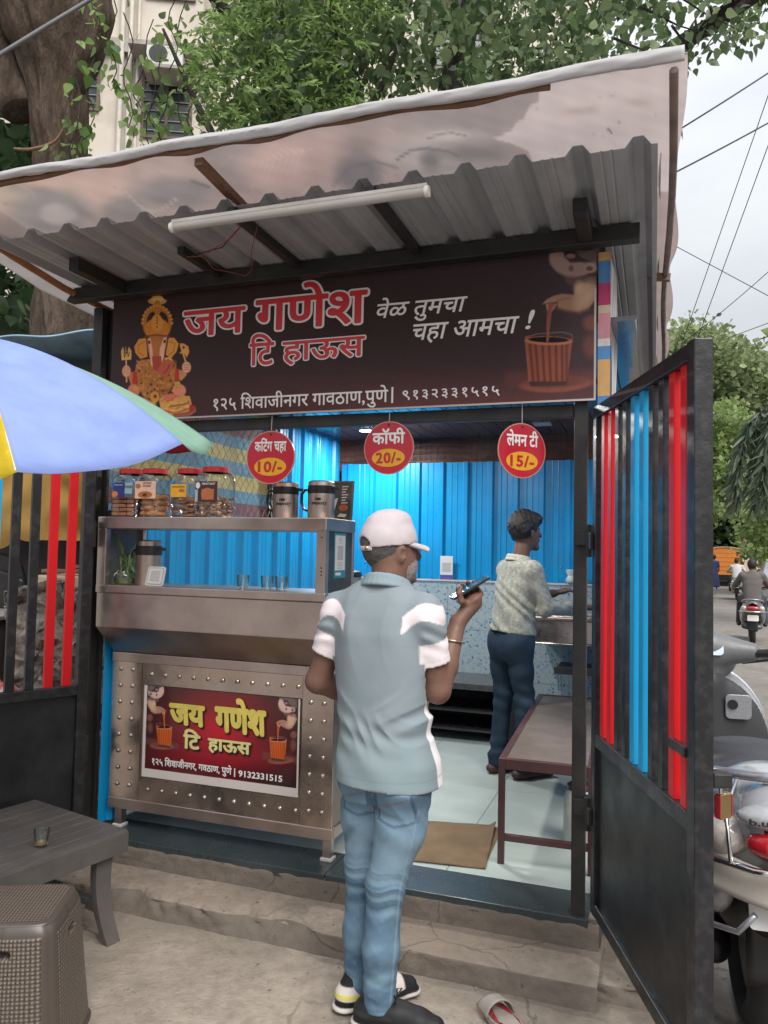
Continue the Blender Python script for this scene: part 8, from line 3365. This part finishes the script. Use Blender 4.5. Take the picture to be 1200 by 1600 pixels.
def rider(label, pos, head_, shirt, legs, h=.018, hair=None, moving=True):
    """somebody sitting on a scooter, seen from behind; local y forward, origin under the rear axle"""
    o = thing('person', label, 'person', pos, -head_)

    def sp(name, f, mat):
        V, F = f.surface()
        np_mesh(name, relax(V, F, 2, .45), F, mat, o, 180)
    P0, N0, H0 = vec(0, .12, .90), vec(0, .20, 1.40), vec(0, .26, 1.56)
    f = Field((-.42, -.12, .20), (.42, 1.05, 1.75), h)
    f.loft([(.92, 0, .12, .12, .09), (1.15, 0, .15, .13, .085), (1.36, 0, .19, .15, .08), (1.43, 0, .20, .06, .055)], (1, 0, 0), (0, 1, 0), .02)
    f.cone(N0, H0, .05, .05, .02).ell(H0, (.078, .098, .115), None, .02)
    f.cone(H0 + vec(0, .095, .0), H0 + vec(0, .115, -.03), .012, .016, .01)
    for sg in (-1, 1):
        f.ell(H0 + vec(sg * .08, -.005, -.01), (.010, .018, .03), None, .005)
        f.chain([vec(sg * .19, .20, 1.36), vec(sg * .33, .36, 1.13), vec(sg * .31, .86, 1.12)], [.048, .04, .028], .02)
        hx = vec(sg * .31, .90, 1.12)
        f.ell(hx, (.03, .045, .035), None, .01)
        for i in range(4): f.chain([hx + vec(sg * (.03 - .02 * i), .03, .01), hx + vec(sg * (.03 - .02 * i), .06, -.005), hx + vec(sg * (.03 - .02 * i), .05, -.03)], [.011, .010, .009], .003)
        f.chain([vec(sg * .09, .15, .88), vec(sg * .20, .55, .86), vec(sg * .24, .50, .38)], [.085, .06, .045], .03)
    sp('body', f, m_skin)
    f = Field((-.42, -.10, .86), (.42, .66, 1.50), h)
    f.loft([(.86, 0, .11, .165, .125), (1.0, 0, .13, .165, .12), (1.2, 0, .165, .185, .115), (1.36, 0, .19, .19, .10), (1.42, 0, .20, .09, .08), (1.45, 0, .20, .065, .06)], (1, 0, 0), (0, 1, 0), .02)
    for sg in (-1, 1): f.chain([vec(sg * .18, .20, 1.36), vec(sg * .30, .33, 1.17)], [.072, .06], .03)
    f.wrinkle(lambda x, y, z: .006 * nz3(x, y, z, 26, 5))
    sp('shirt', f, shirt)
    f = Field((-.36, -.10, .20), (.36, .80, 1.0), h)
    f.loft([(.80, 0, .12, .15, .13), (.95, 0, .12, .15, .115)], (1, 0, 0), (0, 1, 0), .03)
    for sg in (-1, 1): f.chain([vec(sg * .09, .16, .87), vec(sg * .20, .54, .86), vec(sg * .24, .50, .40)], [.105, .082, .062], .03)
    sp('trousers', f, legs)
    f = Field((-.14, .08, 1.44), (.14, .42, 1.74), h * .7)
    f.ell(H0 + vec(0, -.015, .025), (.09, .108, .118), None, 0)
    f.cut_plane(H0 + vec(0, .055, 0), vec(0, 1, -.5)).cut_plane(H0 + vec(0, 0, -.07), vec(0, .3, -1))
    f.wrinkle(lambda x, y, z: .004 * nz3(x, y, z, 60, 5))
    sp('hair', f, hair or m_hairk)
    for sg in (-1, 1):
        f = Field((sg * .24 - .1, .36, .30), (sg * .24 + .1, .76, .44), h * .7)
        f.chain([vec(sg * .24, .44, .36), vec(sg * .245, .56, .36), vec(sg * .25, .68, .345)], [.042, .045, .036], .02)
        sp('shoe', f, m_blkplastic)
    return o


m_khaki = M('grey_brown_shirt', (.115, .105, .10), .9, var=.15)
m_dkjean = M('dark_trousers', (.035, .042, .055), .9, var=.2)
m_wshirt = M('pale_shirt', (.55, .54, .55), .9, var=.08)
HD = math.atan2(.455, 1)
_s1 = scooter('dark grey scooter being ridden away up the road near the camera side', (6.72, 14.0, -.012), HD, m_gmet, SCO, .018, False)
_r1 = rider('man in grey-brown shirt and dark trousers riding a dark scooter up the road', (6.72, 14.0, -.012), HD, m_khaki, m_dkjean)
_s2 = scooter('small pale scooter far up the road in front of the orange truck', (13.05, 28.4, -.012), HD, m_swhite, SCO, .03, False)
_r2 = rider('man in pale shirt riding a scooter far up the road before the orange truck', (13.05, 28.4, -.012), HD, m_wshirt, m_dkjean, .026)

for o_ in (_s1, _r1, _s2, _r2): o_.scale = (.91, .91, .91)
# orange goods truck
m_orange = M('orange_truck_paint', (.60, .20, .035), .45, var=.1, vs=1.5, dirt=(.35, .16, .06), dirt_amt=.4)
tk = thing('goods_truck', 'orange box-bodied goods truck seen from behind far up the road', 'truck', (18.35, 41.2, -.012), -HD)
b = MB()
arc = [(-.78, .62)] + [(.78, .62)] + [(.78 * math.cos(t), 1.88 + .20 * math.sin(t)) for t in [k * PI / 12 for k in range(13)]]
b.prism(arc, 0, 3.0)
for k in range(1, 6): b.box(-.765, .765, -.016, -.001, .62 + k * .235, .64 + k * .235)
b.build('cargo_body', m_orange, tk, bevel=.01)
b = MB()
arc2 = [(.80 * math.cos(t), 1.885 + .22 * math.sin(t)) for t in [k * PI / 12 for k in range(13)]]
b.tube([(.80, -.02, .62)] + [(x, -.02, z) for x, z in arc2] + [(-.80, -.02, .62)], .03, 6)
b.build('rear_frame', M('pale_orange_frame', (.55, .30, .16), .5), tk, smooth=60)
b = MB()
b.box(-.62, .62, .0, 4.4, .42, .60)
b.build('chassis', m_blkplastic, tk)
b = MB()
b.prism([(-.74, .5), (.74, .5), (.74, 1.2), (.62, 1.85), (-.62, 1.85), (-.74, 1.2)], 3.1, 4.5)
b.build('cab', m_orange, tk, bevel=.05)
for sx in (-.62, .62):
    for y in (.75, 3.9):
        b = MB()
        b.lathe([(.0, -.09), (.27, -.09), (.29, -.06), (.29, .06), (.27, .09), (0, .09)], 24, (sx, y, .29), M=Matrix.Rotation(PI / 2, 4, 'Y'))
        b.build('wheel', m_tyre, tk, smooth=40)
    b = MB()
    b.box(sx - .15, sx + .15, -.03, -.002, .66, .84)
    b.build('tail_light', M('amber_panel', (.75, .36, .02), .3), tk, bevel=.01)
b = MB()
b.box(-.7, .7, -.06, -.0, .34, .42)
b.build('bumper', m_blkplastic, tk)


def walker(label, pos, head_, top, low, h=.03, skirt=True):
    o = thing('person', label, 'person', pos, -head_)

    def sp(name, f, mat):
        V, F = f.surface()
        np_mesh(name, relax(V, F, 2, .45), F, mat, o, 180)
    f = Field((-.4, -.35, -.01), (.4, .4, 1.72), h)
    f.loft([(.85, 0, 0, .12, .09), (1.1, 0, 0, .11, .08), (1.34, 0, 0, .14, .08), (1.40, 0, 0, .05, .05)], (1, 0, 0), (0, 1, 0), .02)
    f.cone((0, 0, 1.36), (0, .02, 1.52), .045, .05, .02).ell((0, .02, 1.56), (.075, .09, .11), None, .02)
    for sg in (-1, 1):
        f.chain([vec(sg * .17, 0, 1.32), vec(sg * .21, -.02, 1.05), vec(sg * .19, .10, .84)], [.045, .038, .03], .02)
        f.chain([vec(sg * .08, 0, .86), vec(sg * .09, .05 * sg, .46), vec(sg * .09, .10 * sg, .05)], [.08, .055, .04], .02)
        f.cone(vec(sg * .09, .10 * sg - .03, .03), vec(sg * .09, .10 * sg + .12, .03), .035, .03, .01)
    sp('body', f, m_skin)
    f = Field((-.4, -.35, .80), (.4, .35, 1.45), h)
    f.loft([(.82, 0, 0, .17, .13), (1.1, 0, 0, .15, .11), (1.34, 0, 0, .17, .10), (1.40, 0, 0, .08, .07)], (1, 0, 0), (0, 1, 0), .02)
    for sg in (-1, 1): f.cone(vec(sg * .16, 0, 1.33), vec(sg * .20, -.01, 1.12), .06, .055, .03)
    sp('top', f, top)
    f = Field((-.4, -.4, .06), (.4, .4, .95), h)
    if skirt: f.loft([(.10, 0, 0, .26, .22), (.5, 0, 0, .21, .17), (.92, 0, 0, .15, .12)], (1, 0, 0), (0, 1, 0), .02)
    else:
        for sg in (-1, 1): f.chain([vec(sg * .08, 0, .88), vec(sg * .09, .05 * sg, .46), vec(sg * .09, .10 * sg, .10)], [.10, .075, .065], .03)
    sp('skirt' if skirt else 'trousers', f, low)
    f = Field((-.14, -.14, 1.44), (.14, .16, 1.72), h * .8)
    f.ell((0, 0, 1.585), (.09, .105, .11), None, 0).cut_plane((0, .05, 1.56), (0, 1, -.5))
    sp('hair', f, m_hairk)


m_saree = M('blue_saree', (.05, .06, .20), .7, var=.25)
walker('woman in blue dress walking at the roadside left of the orange truck', (16.15, 37.5, -.012), HD, m_saree, m_saree)
walker('person in dull red clothes standing beside the orange truck', (16.95, 41.0, -.012), HD + .4, M('dull_red_cloth', (.22, .05, .05), .8), M('pale_trousers', (.4, .4, .42), .8), skirt=False)
# parked car cut by the right edge, blue road sign, pale house front behind
cr2 = thing('parked_car', 'silver car parked at the right edge of the road', 'car', (13.6, 26.0, -.012), -HD)
b = MB()
side = [(-1.9, .28), (-1.95, .62), (-1.75, .90), (-1.1, .98), (-.6, 1.42), (.7, 1.45), (1.3, .98), (1.9, .88), (2.0, .55), (1.95, .28)]
v = [(-.80 * (1 if z < 1 else .82), y, z) for y, z in side] + [(.80 * (1 if z < 1 else .82), y, z) for y, z in side]
n = len(side)
b.add(v, [tuple(range(n)), tuple(range(2 * n - 1, n - 1, -1))] + [(i, i + n, (i + 1) % n + n, (i + 1) % n) for i in range(n)])
b.build('body', m_silver, cr2, bevel=.06, seg=3, smooth=50)
b = MB()
b.add([(-.60, -.96, 1.06), (.60, -.96, 1.06), (.52, -.68, 1.37), (-.52, -.68, 1.37)], [(0, 1, 2, 3)])
b.build('rear_window', m_winglass, cr2, solid=.02)
for sx in (-1, 1):
    b = MB()
    b.add([(sx * .762, -.85, 1.03), (sx * .762, 1.05, 1.03), (sx * .690, .62, 1.36), (sx * .690, -.56, 1.36)], [(0, 1, 2, 3)])
    b.build('side_window', m_winglass, cr2, solid=.02)
    b = MB()
    b.box(sx * .66 - .1, sx * .66 + .1, -1.93, -1.80, .66, .86)
    b.build('tail_light', m_taill, cr2, bevel=.02)
    for y in (-1.2, 1.25):
        b = MB()
        b.lathe([(.0, -.10), (.27, -.10), (.30, -.07), (.30, .07), (.27, .10), (0, .10)], 24, (sx * .74, y, .30), M=Matrix.Rotation(PI / 2, 4, 'Y'))
        b.build('wheel', m_tyre, cr2, smooth=40)
rs = thing('road_sign', 'small blue road sign on a grey post at the right edge of the road', 'road sign', (17.0, 34.6, 0), -HD)
b = MB()
b.tube([(0, 0, 0), (0, 0, 2.4)], .035, 8)
b.build('post', m_grey, rs, smooth=60)
b = MB()
b.box(-.28, .28, -.05, -.036, 1.75, 2.25)
b.build('plate', M('sign_blue', (.03, .22, .50), .4), rs, bevel=.01)
b = MB()
b.box(-.12, .12, -.056, -.051, 1.9, 2.1)
b.build('pictogram', m_white, rs)
hs_ = thing('roadside_house', 'small pale house front behind the parked car at the right edge', 'house', (22.3, 44.0, 0), -HD)
b = MB()
b.box(-1.6, 4.0, 0, 5, 0, 2.5)
b.build('wall', m_plaster, hs_)
b = MB()
b.box(-1.8, 4.2, -.3, 5.2, 2.5, 2.65)
b.build('roof', m_shade, hs_)
b = MB()
b.box(-.6, .4, -.03, -.001, .9, 1.9)
b.build('window', m_winglass, hs_)
lw_ = thing('roadside_wall', 'low pale compound wall at the far left side of the road', 'wall', (14.5, 44, 0), -HD)
b = MB()
b.box(-.15, .1, -10, 26, 0, 1.9)
b.build('masonry', m_plaster, lw_)

# ================================================================== grit, dry leaves and scraps on the ground
g = np.random.RandomState(3)
n = 5200
x_, y_ = g.uniform(-2.2, 1.0, n), g.uniform(1.6, 3.2, n)
q = np.stack([x_, y_, np.zeros(n)], 1)
s_l = (q - SO) @ SU
t_l = (q - SO) @ SN
keep = (t_l < -.235) & (g.uniform(0, 1, n) < np.exp((t_l + .235) / .35) * .8 + .12)
q = q[keep]
q[:, 2] = .006 + np.array([.0045 * vnoise(a * 1.7, c * 1.7) + .004 * vnoise(a * 6, c * 6, 3) for a, c in q[:, :2]])
T4 = np.array([(-.5, -.4, 0), (.5, -.3, .1), (.1, .6, 0), (0, 0, .7)])
F4 = np.array([(0, 1, 3), (1, 2, 3), (2, 0, 3)])
sz = np.abs(g.normal(0, .0026, len(q))) + .0010 + .010 * (g.uniform(0, 1, len(q)) > .985)
an = g.uniform(0, 6.3, len(q))
R_ = np.stack([np.stack([np.cos(an), -np.sin(an), 0 * an], 1), np.stack([np.sin(an), np.cos(an), 0 * an], 1), np.stack([0 * an, 0 * an, 1 + 0 * an], 1)], 1)
V = q[:, None, :] + sz[:, None, None] * np.einsum('nij,kj->nki', R_, T4)
grit = np_mesh('grit', V.reshape(-1, 3), (F4[None] + 4 * np.arange(len(q))[:, None, None]).reshape(-1, 3), M('grit_stone', (.24, .20, .16), .9, var=.5, vs=60))
tag(grit, 'fine grit and crumbs of cement scattered along the foot of the step', 'grit', kind='stuff')
m_dry = M('dry_leaf', (.20, .11, .04), .8, var=.4, vs=20)
for k, (x, y, lab) in enumerate(((.62, 2.42, 'dry brown leaf on the ground between slipper and gate'), (-.62, 2.36, 'dry curled leaf on the bare ground before the step'), (1.16, 1.98, 'dry leaf on the tarmac behind the gate post'), (-.30, 2.52, 'tiny dry leaf near the heel of the white-trimmed shoe'))):
    V, F = HEART * .022, HEART_F
    b = MB()
    b.add([(a, c, e * .6) for a, c, e in V], F)
    o = b.build('dry_leaf', m_dry, loc=(x, y, .010 if x < 1 else -.008), rotz=k * 2.1)
    tag(o, lab, 'leaf', 'dry leaves on the ground')
